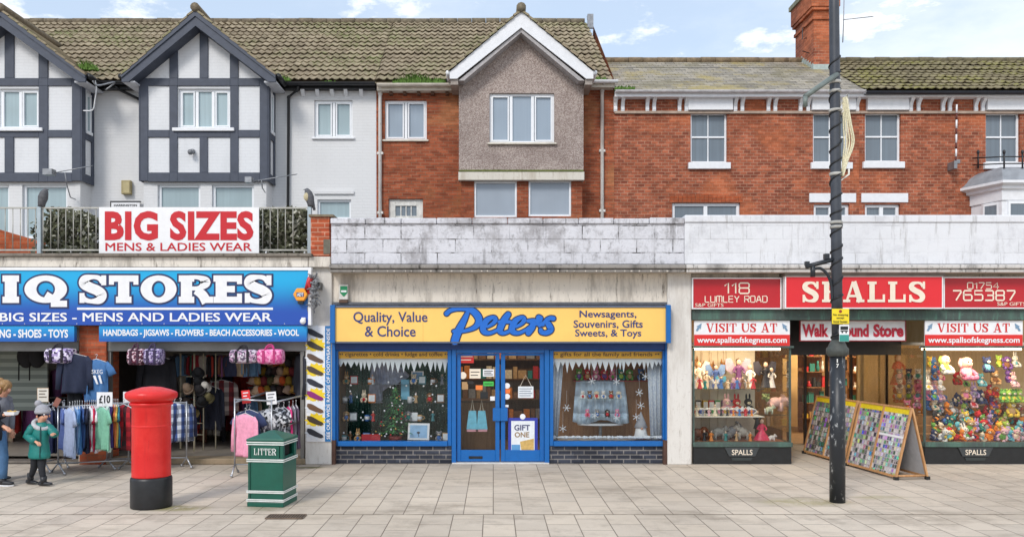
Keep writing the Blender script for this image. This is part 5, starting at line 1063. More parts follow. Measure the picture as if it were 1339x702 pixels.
mb = MB(); mb.box(-s + .03, -s + .045, -.003, .01, .10, .80); mb.build('door_edge', M((14, 70, 58), .4, .1), q, local=True)
tmp = bpy.data.objects.new('t', None); ABS['t0'] = (0, 0, 0)
sw = serif_word('LITTER', 0, 100, 0, 25, F, M((226, 230, 226), .5, .05), None, T=.17, thin=.09, slab=.07, over=.07, gap=.16, widths=dict(I=.36))
xs = [v.co.x for v in sw.data.vertices]; zs = [v.co.z for v in sw.data.vertices]; x0_, x1_, z0_, z1_ = min(xs), max(xs), min(zs), max(zs)
for v in sw.data.vertices: v.co = (-s + .095 + (v.co.x - x0_) / (x1_ - x0_) * .30, -.001 - (F - v.co.y) * .0, .672 + (v.co.z - z0_) / (z1_ - z0_) * .085)
for i, v in enumerate(sw.data.vertices): v.co.y = -.002 - (i // 4) * .00004
sw.parent = q
# drain
D = 9.78; q = thing('drain_grate', 'small rusty drain grate set in the paving below the litter bin', 'drain', (X(374, D), D, .004)); x0, x1 = X(350, D), X(398, D)
mb = MB(); mb.box(x0, x1, D - .10, D + .10, .004, .008); mb.build('pit', M((30, 26, 24), .9, .2), q); RUST = M((112, 96, 82), .8, .3, 20)
mb = MB(); mb.box(x0, x1, D - .12, D - .10, .004, .016); mb.box(x0, x1, D + .10, D + .12, .004, .016); n = 14
for i in range(n + 1): x = x0 + (x1 - x0) * i / n; mb.box(x - .008, x + .008, D - .10, D + .10, .008, .014)
mb.build('grate', RUST, q)
# lamp post
def mat_pole():
    m = NB('chipped_black_paint'); z = m.sep()[2]
    chip = m.math('MULTIPLY', m.ramp(m.noise(11, 6, .75, m.mapv(scale=(1, 1, .6))), .56, .63), m.ramp(m.noise(2.2, 3), .40, .55)); c = m.mix(m.math('MULTIPLY', chip, m.ramp(z, 2.6, 1.6)), lin((36, 40, 46)), lin((168, 170, 170)))
    c = m.mix(m.ramp(m.noise(6, 3), .35, .75), c, lin((52, 56, 62))) if False else c
    m.set(Base_Color=c, Roughness=.42); m.bump(m.noise(24, 4), .15, .004); return m.m
PM = mat_pole(); D = 10.7; lx = X(1095, D); q = thing('lamp_post', 'tall black lamp post wrapped in cable with chipped paint', 'lamp post', (lx, D, 0))
zc0, zc1 = Z(463, D), Z(446, D); top = 8.2
def lxz(z): return lx - .045 * max(0, z - 2) / 4.7
mb = MB(); mb.tube([(lx, D, 0), (lx, D, zc0)], [.100, .097], 28); mb.build('base_column', PM, q)
mb = MB(); mb.lathe([(.104, zc0 - .03), (.142, zc0), (.142, zc0 + .075), (.118, zc0 + .10), (.142, zc0 + .125) if False else (.112, zc0 + .12), (.075, zc1 + .02)], (lx, D, 0), 28); mb.build('collar', M((70, 74, 70), .6, .3, 10), q)
mb = MB(); mb.tube([(lxz(z), D, z) for z in (zc1 - .02, 3.5, 5, 6.5, top)], [.070, .069, .067, .065, .06], 24); mb.build('upper_column', M((62, 66, 74), .45, .15), q)
mb = MB(); n = 26; z0, z1 = Z(462, D) + .12, Z(72, D); pts = []
turns = [0]; zz = z0
for i in range(420):
    t = i / 419; z = z0 + (z1 - z0) * t; a = t * 2 * math.pi * 17 + .7 * math.sin(t * 40); r_ = .074 - .006 * t; pts.append((lxz(z) + r_ * math.cos(a), D + r_ * math.sin(a), z + .012 * math.sin(t * 90)))
mb.tube(pts, .013, 6); mb.build('cable', M((26, 27, 30), .5, .2), q)
mb = MB()
for z in (Z(108, D), Z(120, D), Z(145, D), Z(297, D), Z(291, D), Z(228, D)): mb = MB(); mb.lathe([(.079, -.02), (.081, 0), (.079, .02)], (lxz(z), D, z), 20); mb.build('strap', M((176, 174, 168), .5, .2), q)
mb = MB(); za = Z(336, D); pa, pb = (lxz(za), D - .02, Z(338, D)), (X(1053, D), D - .02, Z(349, D)); mb.tube([pa, pb], .03, 10); mb.box(pb[0] - .01, pb[0] + .04, D - .05, D + .01, pb[2] + .02, pb[2] + .07); mb.box(X(1080, D) - .03, X(1080, D) + .03, D - .05, D + .02, Z(339, D), Z(332, D)); mb.build('bracket_arm', PM, q)
mb = MB(); mb.tube([(X(1062, D), D - .02, Z(347, D)), (X(1062, D), D - .02, Z(362, D))], .032, 10); mb.build('bracket_stub', PM, q)
mb = MB(); mb.tube(smooth_path([(X(1063, D), D - .02, Z(352, D)), (X(1072, D), D - .02, Z(351, D)), (X(1081, D), D - .02, Z(359, D)), (X(1086, D), D - .02, Z(372, D)), (X(1087.5, D), D - .02, Z(392, D))], 6), .02, 10); mb.build('bracket_curve', PM, q)
mb = MB(); mb.tube([(lxz(5), D - .05, Z(99, D)), (X(1051, D - .3), D - .35, Z(128, D - .3))], .034, 12); mb.tube([(X(1051, D - .3), D - .35, Z(128, D - .3)), (X(1051, D - .3), D - .35, Z(141, D - .3))], .03, 10); mb.build('flag_arm', M((112, 122, 118), .5, .2), q)
text('1', 1094.2, 1095.6, 469, 474, D - .104, M((230, 230, 226), .6, .1), q, 0., name='number'); text('7', 1093.5, 1097, 475.5, 480.5, D - .104, M((230, 230, 226), .6, .1), q, .03, name='number')
d = D - .13; w = thing('parking_notice', 'small yellow notice plate strapped to the lamp post', 'sign', (X(1099, d), d, Z(423, d)), 'plates on the lamp post'); mb = MB(); PXB(mb, 1088, 1110.5, 403.5, 423.5, d, .008); mb.build('plate', M((240, 214, 40), .4, .05), w, bevel=.003)
text('No stopping', 1089.5, 1109, 410, 413.5, d - .003, BLACKT, w); text('except', 1094, 1104, 414.5, 417.5, d - .003, BLACKT, w); text('local buses', 1090, 1108, 418.5, 422, d - .003, BLACKT, w); mb = MB(); mb.ball((X(1099, d), d, Z(407, d)), .022, .003, .022); mb.build('symbol', M((150, 60, 40), .5, .05), w); mb = MB(); mb.box(X(1092, d), X(1100, d), d + .009, D - .07, Z(418, d), Z(410, d)); mb.build('clip', GREYMET, w)
w = thing('bus_stop_flag', 'small white and teal bus stop plate below the yellow notice', 'sign', (X(1104, d), d, Z(447, d)), 'plates on the lamp post'); mb = MB(); PXB(mb, 1097.5, 1110.5, 424.5, 446.5, d, .008); mb.build('plate', SIGNW, w, bevel=.003); mb = MB(); PXB(mb, 1097.8, 1110.2, 437.5, 446.2, d - .003, .002); mb.build('band', M((60, 150, 140), .4, .05), w)
mb = MB(); PXB(mb, 1099, 1109, 426.5, 431, d - .003, .002); PXB(mb, 1099, 1109, 432, 433.2, d - .003, .002); PXB(mb, 1100.5, 1102.5, 433.4, 435.2, d - .003, .002); PXB(mb, 1105.5, 1107.5, 433.4, 435.2, d - .003, .002); mb.build('bus_symbol', BLACKT, w); mb = MB(); mb.box(X(1098, d), X(1101, d), d + .009, D - .07, Z(436, d), Z(430, d)); mb.build('clip', GREYMET, w)
w = thing('rope_light', 'cream rope light motif in a white frame on the lamp post', 'decoration', (X(1104, D), D - .02, Z(240, D))); dd = D - .02; mb = MB(); WF = M((232, 230, 222), .5, .08)
for pts in ([(1097, 150), (1097, 238), (1110, 228), (1110, 221)], [(1097, 140), (1108, 124), (1110, 138)], [(1110, 138), (1100, 148)]): mb.tube([(X(p[0], dd), dd, Z(p[1], dd)) for p in pts], .014, 6)
mb.build('frame', WF, w); mb = MB()
for k, (o_, c_) in enumerate(((-3, 0), (-2, 3), (0, 6), (1, 9), (2.0, 11))): mb.tube(smooth_path([(X(1104 + o_ * .5, dd), dd - .01 * k, Z(128, dd)), (X(1103 + c_ * .6, dd), dd - .02 * k, Z(165, dd)), (X(1104 + c_ * .9, dd), dd - .015 * k, Z(188, dd)), (X(1102 + c_ * .4, dd), dd - .01 * k, Z(212, dd)), (X(1101, dd), dd - .01 * k, Z(231, dd))], 5), .011, 6)
mb.build('rope', M((226, 218, 186), .5, .25, 60), w)

# A-boards of badges in front of the gift shop
def mat_grid(name, cell, ink, bgc, k):
    m = NB(name); o = m.sep(); fx, fz = m.math('DIVIDE', o[1], cell), m.math('DIVIDE', o[2], cell * 1.1); n = m.n.new('ShaderNodeTexWhiteNoise'); n.noise_dimensions = '3D'; m.l.new(m.comb(m.math('FLOOR', fx), m.math('FLOOR', fz), k), n.inputs[0])
    hsv = m.n.new('ShaderNodeHueSaturation'); hsv.inputs['Saturation'].default_value = 1.0; m.l.new(n.outputs['Color'], hsv.inputs['Color']); n2 = m.n.new('ShaderNodeTexWhiteNoise'); n2.noise_dimensions = '3D'; m.l.new(m.comb(m.math('FLOOR', fx), m.math('FLOOR', fz), k + 40), n2.inputs[0]); vv = m.ramp(n2.outputs[0], 0, 1, .05, 1.15); sat_ = m.mix(1., hsv.outputs[0], m.comb(vv, vv, vv), 'MULTIPLY'); c = m.mix(m.ramp(n.outputs[0], .74, .76), sat_, (.60, .55, .54)); c = m.mix(ink, c, bgc)
    dx, dz = m.math('ABSOLUTE', m.math('SUBTRACT', m.math('FRACT', fx), .5)), m.math('ABSOLUTE', m.math('SUBTRACT', m.math('FRACT', fz), .5)); e = m.ramp(m.math('MAXIMUM', dx, dz), .34, .44); c = m.mix(e, c, bgc)
    inner = m.ramp(m.noise(46, 2, .5), .50, .58); c = m.mix(m.math('MULTIPLY', inner, .8), c, m.mix(n.outputs[0], (.02, .02, .03), (.8, .78, .78)))
    m.set(Base_Color=c, Roughness=.45); return m.m
PINE = mat_wood((176, 124, 78), (206, 160, 112)); HEADM = M((232, 206, 40), .5, .12, 30)
fb0, fb1 = Vector((6.216, 12.37, .03)), Vector((5.92, 15.33, .03)); ap, bk = Vector((.262, .028, 1.075)), Vector((.51, .05, 0))
def aboard(t0, t1, label, pans):
    q = thing('display_board', label, 'a-board', fb0.lerp(fb1, (t0 + t1) / 2) * 1., 'timber a-boards'); ABS[q.name] = tuple(q.location)
    nrm = (fb1 - fb0).normalized().cross(ap.normalized()).normalized(); nrm = nrm if nrm.x < 0 else -nrm
    def P(t, h, back=0, out=0.): b = fb0.lerp(fb1, t); f = b + (bk if back else Vector()); return f.lerp(b + ap, h) + (nrm * out if not back else Vector((-nrm.x, nrm.y, nrm.z)) * out)
    def slab(ta, tb, ha, hb, o0, o1, back=0): mb = MB(); mb.rings([[P(ta, ha, back, o) for o in ()] or [P(ta, ha, back, o0), P(tb, ha, back, o0), P(tb, ha, back, o1), P(ta, ha, back, o1)], [P(ta, hb, back, o0), P(tb, hb, back, o0), P(tb, hb, back, o1), P(ta, hb, back, o1)]]); return mb
    L_ = (fb1 - fb0).length; e = .03 / L_; mid = (t0 + t1) / 2
    for back in (0, 1):
        for a, b_ in ((t0, t0 + 1.6 * e), (t1 - 1.6 * e, t1)) + (((mid - .7 * e, mid + .7 * e),) if not back else ()): slab(a, b_, 0, 1, -.012, .014, back).build('stile', PINE, q, bevel=.004)
        slab(t0 + 1.6 * e, t1 - 1.6 * e, 0, .035, -.01, .012, back).build('rail', PINE, q); slab(t0 + 1.6 * e, t1 - 1.6 * e, .975, 1, -.01, .012, back).build('rail', PINE, q)
    slab(t0 + 1.6 * e, t1 - 1.6 * e, .035, .975, -.006, -.002, 1).build('back_panel', M((190, 190, 194), .7, .1), q)
    for i, (a, b_) in enumerate(((t0 + 1.6 * e, mid - .7 * e), (mid + .7 * e, t1 - 1.6 * e))):
        slab(a, b_, .035, .90, -.006, -.001).build('badge_panel', pans[i], q); slab(a, b_, .90, .974, -.006, .0).build('header', HEADM, q)
        if i == 0 and t0 < .2: slab(a, b_, .555, .585, -.0005, .0015).build('divider', SIGNW, q)
    mb = MB()
    for t in (t0 + e, t1 - e): f, g = fb0.lerp(fb1, t), fb0.lerp(fb1, t) + bk; mb = MB(); mb.tube([f + Vector((.03, 0, .03)), g + Vector((-.03, 0, .03))], .018, 6); mb.build('spreader', PINE, q)
    for t in (t0 + .6 * e, t1 - .6 * e):
        for bb_ in (Vector(), bk): p = fb0.lerp(fb1, t) + bb_; mb = MB(); mb.box(p.x - .03, p.x + .03, p.y - .03, p.y + .03, .0, .05); mb.build('foot', BLACKT, q)
aboard(.0, .492, 'timber a-board of bright badges standing nearer the pavement', (mat_grid('badges', .060, .05, (.50, .44, .46), 1.), mat_grid('badges', .070, .08, (.34, .28, .30), 2.)))
aboard(.508, 1.0, 'timber a-board of dark badges standing deeper in the shop lobby', (mat_grid('badges', .07, .2, (.24, .20, .20), 3.), mat_grid('badges', .08, .3, (.10, .09, .08), 4.)))

# ------------------------------------------------------------------ fittings on the houses
def aerial(label, boom, els, mast, group='roof and wall aerials'):
    q = thing('tv_aerial', label, 'aerial', mast[-1], group); mb = MB(); mb.tube(boom, .012, 6); mb.build('boom', GREYMET, q); mb = MB(); mb.tube(mast, .014, 6); mb.build('mast', GREYMET, q)
    a, b_ = Vector(boom[0]), Vector(boom[1])
    for t, l in els: mb = MB(); p = a.lerp(b_, t); mb.tube([p + Vector((0, -l, -l * .35)), p + Vector((0, l, l * .35))], .006, 5); mb.build('element', GREYMET, q)
    return q
def A3(px, py, d): return (X(px, d), d, Z(py, d))
els = [(i / 9, .10 - .004 * i) for i in range(10)]
q = aerial('tv aerial on a curved white mast beside the cropped bay', [A3(66, 227, 19.3), A3(120, 217, 19.3)], els, [A3(85, 226, 19.3), A3(87, 240, 19.4), A3(92, 258, 19.6), A3(99, 261, 20.02)])
mb = MB(); p = A3(64, 226, 19.3); mb.box(p[0] - .1, p[0] + .12, 19.2, 19.4, p[2] - .06, p[2] + .08); mb.build('reflector', GREYMET, q)
q = aerial('tv aerial on the corner of the bay above the BIG SIZES banner', [A3(326, 238, 19.4), A3(388, 228, 19.4)], els, [A3(342, 236, 19.4), A3(343, 246, 19.5), A3(347, 252, 20.0)])
mb = MB(); p = A3(326, 236, 19.4); mb.box(p[0] - .08, p[0] + .08, 19.3, 19.5, p[2] - .06, p[2] + .07); mb.build('reflector', GREYMET, q)
aerial('tv aerial with a long boom fixed to the brick chimney', [A3(1104, 26, 22.3), A3(1141, 22, 22.3)], [(i / 9, .10 - .004 * i) for i in range(10)], [A3(1104.5, -30, 22.3), A3(1103, 30, 22.3), A3(1102, 56, 22.38)])
q = thing('pole_bracket', 'small iron brackets on the side of the chimney', 'bracket', A3(1043, 45, 22.9)); mb = MB(); x = cx0
mb.tube([(x - .003, 22.9, Z(35, 22.9)), (x - .12, 22.9, Z(37, 22.9)), (x - .12, 22.9, Z(52, 22.9)), (x - .003, 22.9, Z(50, 22.9))], .015, 5); mb.build('loop', BLACKP, q); mb = MB(); mb.tube([(x - .003, 22.7, Z(70, 22.7)), (x - .2, 22.7, Z(67, 22.7))], .014, 5); mb.build('stub', BLACKP, q)
q = thing('floodlight', 'small round security light on the middle half-timbered bay', 'light', A3(250, 198, 19.9)); mb = MB(); mb.ball(A3(249, 199, 19.86), .07, n=12); mb.build('lamp', M((120, 122, 126), .4, .2), q); mb = MB(); mb.box(X(250, 19.9), X(253, 19.9), 19.88, 19.995, Z(200, 19.9), Z(195, 19.9)); mb.build('bracket', GREYMET, q)
q = thing('meter_box', 'small tan box on the white wall between the two bays', 'box', A3(165, 255, 20.55)); mb = MB(); mb.box(X(159, 20.5), X(171, 20.5), 20.47, HD - .003, Z(254, 20.5), Z(236, 20.5)); mb.build('case', M((168, 154, 112), .6, .15), q, bevel=.01); mb = MB(); mb.box(X(161, 20.46), X(169, 20.46), 20.462, 20.469, Z(252, 20.46), Z(238, 20.46)); mb.build('cover', M((184, 170, 126), .5, .1), q)
d = 20.5; q = thing('house_name_sign', 'white house name sign partly hidden behind the BIG SIZES banner', 'sign', A3(163, 280, d)); mb = MB(); PXB(mb, 145, 182.5, 264.5, 280, d, .03); mb.build('board', SIGNW, q); mb = MB(); PXB(mb, 144, 183.5, 262.8, 264.4, d - .01, .05); PXB(mb, 144, 145, 264.5, 280, d - .01, .05); mb.build('frame', BLACKT, q); text('HARRINGTON', 149, 179, 267.2, 270, d - .003, BLACKT, q, .03)
mb = None; q = thing('striped_rod', 'black and white banded rod fixed upright on the brick wall', 'rod', A3(1250, 222, 20.3)); d = 20.35
ys = [137, 148, 157, 168, 176, 187, 195, 205, 213]
for i in range(8): mb = MB(); mb.tube([A3(1251 - i * .12, ys[i], d), A3(1251 - (i + 1) * .12, ys[i + 1], d)], .022, 8); mb.build('band', (SIGNW, M((96, 46, 40), .6, .1))[i % 2], q)
mb = MB(); mb.box(X(1246, d), X(1250, d), d - .06, HD - .003, Z(221, d), Z(211, d)); mb.box(X(1250, d), X(1255, d), d - .02, d + .06, Z(214, d), Z(209, d)); mb.build('bracket', GREYMET, q)
q = thing('wall_cable', 'loose pale cable looped on the side of the cropped bay', 'cable', A3(122, 150, 19.95)); mb = MB(); mb.tube(smooth_path([A3(124, 105, 19.9), A3(126, 116, 19.9), A3(124, 132, 19.95), A3(121, 144, 20.0), A3(109, 145, 20.0)], 5), .016, 6); q2 = mb.build('cable', WHITE, q)
mb = MB(); mb.tube(smooth_path([A3(138, 118, 20.0), A3(150, 108, 20.0), A3(128, 112, 19.8), A3(121, 106, 19.7)], 5), .02, 6); mb.build('clip_arm', GREYMET, q)

# ------------------------------------------------------------------ people
SKIN = M((216, 160, 132), .5, .06, 20); HAIRB = M((158, 122, 78), .5, .3, 60); EYE = M((30, 26, 26), .3, .05); LIP = M((168, 84, 80), .5, .05)
def skin_body(name, nodes, edges, mat, parent):
    """one continuous body grown over a skeleton of (position, radius) joints"""
    me = bpy.data.meshes.new(name); me.from_pydata([n[0] for n in nodes], edges, []); o = bpy.data.objects.new(name, me); COL.objects.link(o)
    sk = o.modifiers.new('skin', 'SKIN'); sk.use_smooth_shade = True; sk.branch_smoothing = .6
    for i, n in enumerate(nodes): me.skin_vertices[0].data[i].radius = (n[1], n[1]); me.skin_vertices[0].data[i].use_root = (i == 0)
    ss = o.modifiers.new('sub', 'SUBSURF'); ss.levels = ss.render_levels = 2
    dg = bpy.context.evaluated_depsgraph_get(); new = bpy.data.meshes.new_from_object(o.evaluated_get(dg)); bpy.data.objects.remove(o)
    off = Vector(ABS[parent.name]); 
    for v in new.vertices: v.co -= off
    for p in new.polygons: p.use_smooth = True
    new.materials.clear(); new.materials.append(mat); r = bpy.data.objects.new(name, new); COL.objects.link(r); r.parent = parent; ABS[r.name] = ABS[parent.name]; return r
def hand_nodes(nodes, edges, wrist, dirv, up, s):
    """palm, four unequal fingers and a side thumb growing from a wrist joint"""
    w = Vector(nodes[wrist][0]); dv = Vector(dirv).normalized(); up = Vector(up).normalized(); sd = dv.cross(up).normalized(); p = len(nodes)
    nodes.append((w + dv * .05 * s, .026 * s)); edges.append((wrist, p))
    for k, (o_, l) in enumerate(((-.026, .052), (-.009, .064), (.009, .060), (.025, .046))):
        b = w + dv * .075 * s + sd * o_ * s; n = len(nodes); nodes.append((b, .010 * s)); edges.append((p, n)); nodes.append((b + (dv - up * .25).normalized() * l * .55 * s, .009 * s)); edges.append((n, n + 1)); nodes.append((b + (dv * .8 - up * .6).normalized() * l * s, .0075 * s)); edges.append((n + 1, n + 2))
    n = len(nodes); nodes.append((w + dv * .035 * s - sd * .035 * s, .011 * s)); edges.append((p, n)); nodes.append((w + dv * .065 * s - sd * .05 * s - up * .02 * s, .009 * s)); edges.append((n, n + 1))
def rings_of(levels, n=20, quilt=0.):
    """levels: (centre, half width, half depth, facing angle)"""
    out = []
    for i, (c, rx, ry, a) in enumerate(levels):
        k = 1 + (quilt if i % 2 else -quilt); out.append([(c[0] + rx * k * math.cos(t) * math.cos(a) - ry * k * math.sin(t) * math.sin(a), c[1] + rx * k * math.cos(t) * math.sin(a) + ry * k * math.sin(t) * math.cos(a), c[2]) for t in [2 * math.pi * j / n for j in range(n)]])
    return out
def face(parent, c, r, fwd, smile=True):
    """eyes, nose line and mouth on the front of a head at c looking along fwd"""
    f = Vector(fwd).normalized(); u = Vector((0, 0, 1)); s_ = f.cross(u).normalized(); mb = MB()
    for k in (-1, 1): mb.ball(c + f * r * .90 + s_ * k * r * .36 + u * r * .08, r * .085, n=8, m=5)
    mb.build('eyes', EYE, parent); mb = MB(); mb.tube([c + f * r * .84 - s_ * r * .26 - u * r * .48, c + f * r * .92 - u * r * .56, c + f * r * .84 + s_ * r * .26 - u * r * .48], r * .04, 6); mb.build('mouth', LIP, parent)
def person(label, D, J, top, legs, shoe, hair=None, cat='person', look=(1, -.4, -.1), s=1., coat=None, sole=None, hk=1.):
    """J maps joint names to (px, py, dy): positions measured on the photo at distance D + dy"""
    P = lambda k: Vector((X(J[k][0], D + J[k][2]), D + J[k][2], Z(J[k][1], D + J[k][2])))
    root = thing('person', label, cat, (P('pelvis').x, D, 0)); hd = P('head'); r = .090 * s * hk; f = Vector(look).normalized()
    N_ = [(P('pelvis'), .10 * s), (P('chest'), .105 * s), (P('neck'), .05 * s), (hd - Vector((0, 0, r * .45)) + f * r * .12, r * .86), (hd + Vector((0, 0, r * .30)), r * 1.12), (hd + f * r * 1.04 - Vector((0, 0, r * .22)), r * .11)]; E_ = [(0, 1), (1, 2), (2, 3), (3, 4), (3, 5)]
    for sd in 'ab':
        n = len(N_); N_ += [(P('sh' + sd), .055 * s), (P('el' + sd), .042 * s), (P('wr' + sd), .027 * s)]; E_ += [(1, n), (n, n + 1), (n + 1, n + 2)]; hand_nodes(N_, E_, n + 2, P('wr' + sd) - P('el' + sd), J.get('up' + sd, (0, -.3, 1)), s * 1.0)
        n = len(N_); N_ += [(P('hip' + sd), .06 * s), (P('kn' + sd), .04 * s), (P('an' + sd), .03 * s)]; E_ += [(0, n), (n, n + 1), (n + 1, n + 2)]
    body = skin_body('body', N_, E_, SKIN, root); face(body, hd, r, f)
    for k in (-1, 1): e = f.cross(Vector((0, 0, 1))).normalized() * k; mb = MB(); mb.ball(hd + e * r * .93 - Vector((0, 0, r * .05)), r * .12, r * .2, r * .25, n=8); mb.build('ear', SKIN, body)
    for sd in 'ab':
        mb = MB(); h, k_, a_ = P('hip' + sd), P('kn' + sd), P('an' + sd); mb.tube([h + Vector((0, 0, .05 * s)), h.lerp(k_, .5), k_, k_.lerp(a_, .5), a_ + Vector((0, 0, .02))], [.105 * s * legs[1], .092 * s * legs[1], .074 * s * legs[1], .064 * s * legs[1], .056 * s * legs[1]], 12); mb.build('trouser_leg', legs[0], root)
        fd = Vector(J['foot' + sd]).normalized(); mb = MB(); b = a_ - Vector((0, 0, a_.z - .045 * s)); lv = []
        for t, w, hh in ((-.09, .034, .05), (-.05, .042, .055), (.04, .044, .05), (.11, .046, .036), (.16, .038, .026), (.185, .018, .016)):
            c = b + fd * t * s; sdv = Vector((-fd.y, fd.x, 0)); lv.append([c + sdv * w * s * math.cos(q_) + Vector((0, 0, hh * s * math.sin(q_) * (.9 if math.sin(q_) > 0 else .7))) for q_ in [2 * math.pi * j / 10 for j in range(10)]])
        sm_ = mb.smooth; mb.smooth = True; mb.rings(lv); mb.smooth = sm_; mb.tube([b + Vector((0, 0, 0)), Vector((a_.x, a_.y, a_.z + (.10 * s if coat else .02)))], [.05 * s, .058 * s], 10); sh = mb.build('shoe', shoe, root)
        if sole:
            mb = MB(); mb.rings([[(p.x, p.y, max(.004, .004 + z_)) for p in lv_] for z_, lv_ in ()] or [[b + fd * t * s + Vector((-fd.y, fd.x, 0)) * w * s + Vector((0, 0, -.041 + z_)) for t, w in ((-.095, -.03), (.02, -.044), (.13, -.046), (.185, 0), (.13, .046), (.02, .044), (-.095, .03))] for z_ in (0, .016)]); mb.build('sole', sole, sh)
    top(root, P, s); return root, P, body, hd, r, f
# child in a teal coat
D = 11.95; TEAL = M((22, 122, 116), .42, .12, 14, .5); KNIT = M((166, 166, 172), .9, .12, 70, .5); FUR = M((196, 196, 200), .95, .2, 60, .6)
def child_top(root, P, s):
    a = R(-20); lv = []; cs = [(55, 551, .05), (54, 553.5, .085), (53, 557, .125), (52.5, 562, .14), (52, 567, .145), (52, 572, .143), (51.5, 577, .145), (51.5, 582, .152), (51.5, 587, .16), (51.5, 592, .168), (51.5, 596, .172), (51.5, 598.5, .16)]
    lv = rings_of([((X(px, D), D, Z(py, D)), w, w * .74, a) for px, py, w in cs], 24, .014); mb = MB(); mb.smooth = True; mb.rings(lv); mb.smooth = False; mb.build('coat', TEAL, root)
    for sd in 'ab':
        sh, el, wr = P('sh' + sd), P('el' + sd), P('wr' + sd); pts = [sh + (el - sh) * t for t in (-.12, .2, .45, .7)] + [el] + [el + (wr - el) * t for t in (.3, .6, .93)]
        mb = MB(); mb.tube(pts, [.058, .068, .062, .066, .062, .058, .06, .046], 12); mb.build('sleeve', TEAL, root)
    n_ = P('neck'); mb = MB(); mb.tube([n_ + Vector((.105 * math.cos(t), .085 * math.sin(t), -.02 + .045 * math.sin(t) - .04 * math.cos(t))) for t in [2 * math.pi * j / 20 for j in range(21)]], .034, 10); mb.build('fur_hood', FUR, root)
    mb = MB(); mb.tube([(X(55, D) + .04, D - .112, Z(556, D)), (X(54, D) + .05, D - .118, Z(575, D)), (X(54, D) + .05, D - .132, Z(597, D))], .007, 5); mb.build('zip', M((20, 70, 70), .4, .1), root)
J = dict(pelvis=(51, 592, 0), chest=(52, 564, 0), neck=(54, 553, 0), head=(56.5, 543.5, 0), sha=(43, 558, -.05), ela=(36, 570, -.06), wra=(47, 577.5, -.16), shb=(63, 558, .03), elb=(71.5, 567, -.02), wrb=(69.5, 567, -.15), hipa=(47, 594, 0), kna=(44.5, 611, .02), ana=(40, 625, .06), hipb=(55, 594, 0), knb=(54.5, 612, -.05), anb=(57, 629.5, -.08), foota=(.9, -.35, 0), footb=(1, -.2, 0))
root, P, body, hd, r, f = person('child in a quilted teal coat and grey bobble hat walking past the rail', D, J, child_top, (M((30, 32, 38), .8, .1), .82), M((34, 35, 40), .4, .15), s=.80, look=(.78, -.62, -.05), coat=True, hk=1.3)
mb = MB(); mb.smooth = True; c = hd + Vector((-.010, 0, .046)); mb.rings([[(c.x + q_ * math.cos(t) - k * .04, c.y + q_ * .95 * math.sin(t), c.z + k) for t in [2 * math.pi * j / 20 for j in range(20)]] for k, q_ in ((-.008, .080), (-.012, .098), (.006, .110), (.032, .109), (.034, .103), (.07, .096), (.10, .076), (.122, .045), (.13, .01))]); hat = mb.build('hat', KNIT, root); mb = MB(); mb.ball(c + Vector((-.065, 0, .14)), .05, n=12, m=8); mb.build('bobble', KNIT, hat)
# blonde woman, half out of the picture
GREYH = M((112, 114, 122), .85, .12, 20, .2); JEAN = M((78, 116, 156), .8, .2, 9, .2); DARKJ = M((40, 44, 56), .8, .15, 9, .2); NAVYT = M((30, 32, 42), .8, .15, 12, .2)
def adult_top(mat, a=0., sl=1.):
    def f_(root, P, s):
        n_, c_, p_ = P('neck'), P('chest'), P('pelvis'); lv = [(n_ + Vector((0, 0, -.01)), .07, .06), (n_.lerp(c_, .25), .11, .08), (n_.lerp(c_, .5), .17, .11), (c_, .20, .135), (c_.lerp(p_, .5), .185, .13), (c_.lerp(p_, .85), .19, .135), (p_, .20, .14), (p_ - Vector((0, 0, .10)), .20, .14)]
        mb = MB(); mb.smooth = True; mb.rings(rings_of([(c, w * s, d * s, a) for c, w, d in lv], 22)); mb.build('top', mat, root)
        for sd in 'ab':
            sh, el, wr = P('sh' + sd), P('el' + sd), P('wr' + sd); mb = MB(); mb.tube([sh - (el - sh) * .1, sh.lerp(el, .4), el, el.lerp(wr, .5), el.lerp(wr, .92)], [.05 * s, .07 * s, .06 * s, .052 * s, .042 * s], 12); mb.ball(sh, .072 * s, n=14, m=8); mb.build('sleeve', mat, root)
    return f_
D = 12.35
J = dict(pelvis=(-3, 568, 0), chest=(0, 535, 0), neck=(3.5, 518, 0), head=(7, 507.5, -.02), sha=(-10, 523, -.05), ela=(-11, 545, -.1), wra=(1, 556, -.25), shb=(10, 523, .08), elb=(14, 545, .1), wrb=(15, 562, .05), hipa=(-7, 570, 0), kna=(-8, 598, 0), ana=(-13, 622, .05), hipb=(1, 570, 0), knb=(2, 598, -.02), anb=(-1, 624, 0), foota=(1, -.2, 0), footb=(1, -.1, 0))
root, P, body, hd, r, f = person('blonde woman in a grey hooded top with tied-up hair at the picture edge', D, J, adult_top(GREYH, R(-50)), (DARKJ, 1.), M((30, 30, 34), .5, .1), look=(.9, -.3, -.3))
mb = MB(); mb.ball(hd + Vector((-.02, .01, .045)), .108, .10, .092, n=16, m=9); mb.ball(hd + Vector((-.06, .01, -.02)), .075, .09, .08, n=12); mb.tube([hd + Vector((.07, -.06, .06)), hd + Vector((.05, -.09, .0)), hd + Vector((.03, -.088, -.05))], [.02, .022, .01], 8); hr = mb.build('hair', HAIRB, root)
mb = MB(); mb.ball(hd + Vector((-.075, 0, .11)), .055, n=12, m=7); mb.build('hair_bun', HAIRB, hr); mb = MB(); n_ = P('neck'); mb.tube([n_ + Vector((-.10, .02, .02)), n_ + Vector((-.09, -.07, .0)), n_ + Vector((.02, -.10, -.03))], [.05, .05, .03], 10); mb.build('hood', GREYH, root)
D = 11.9
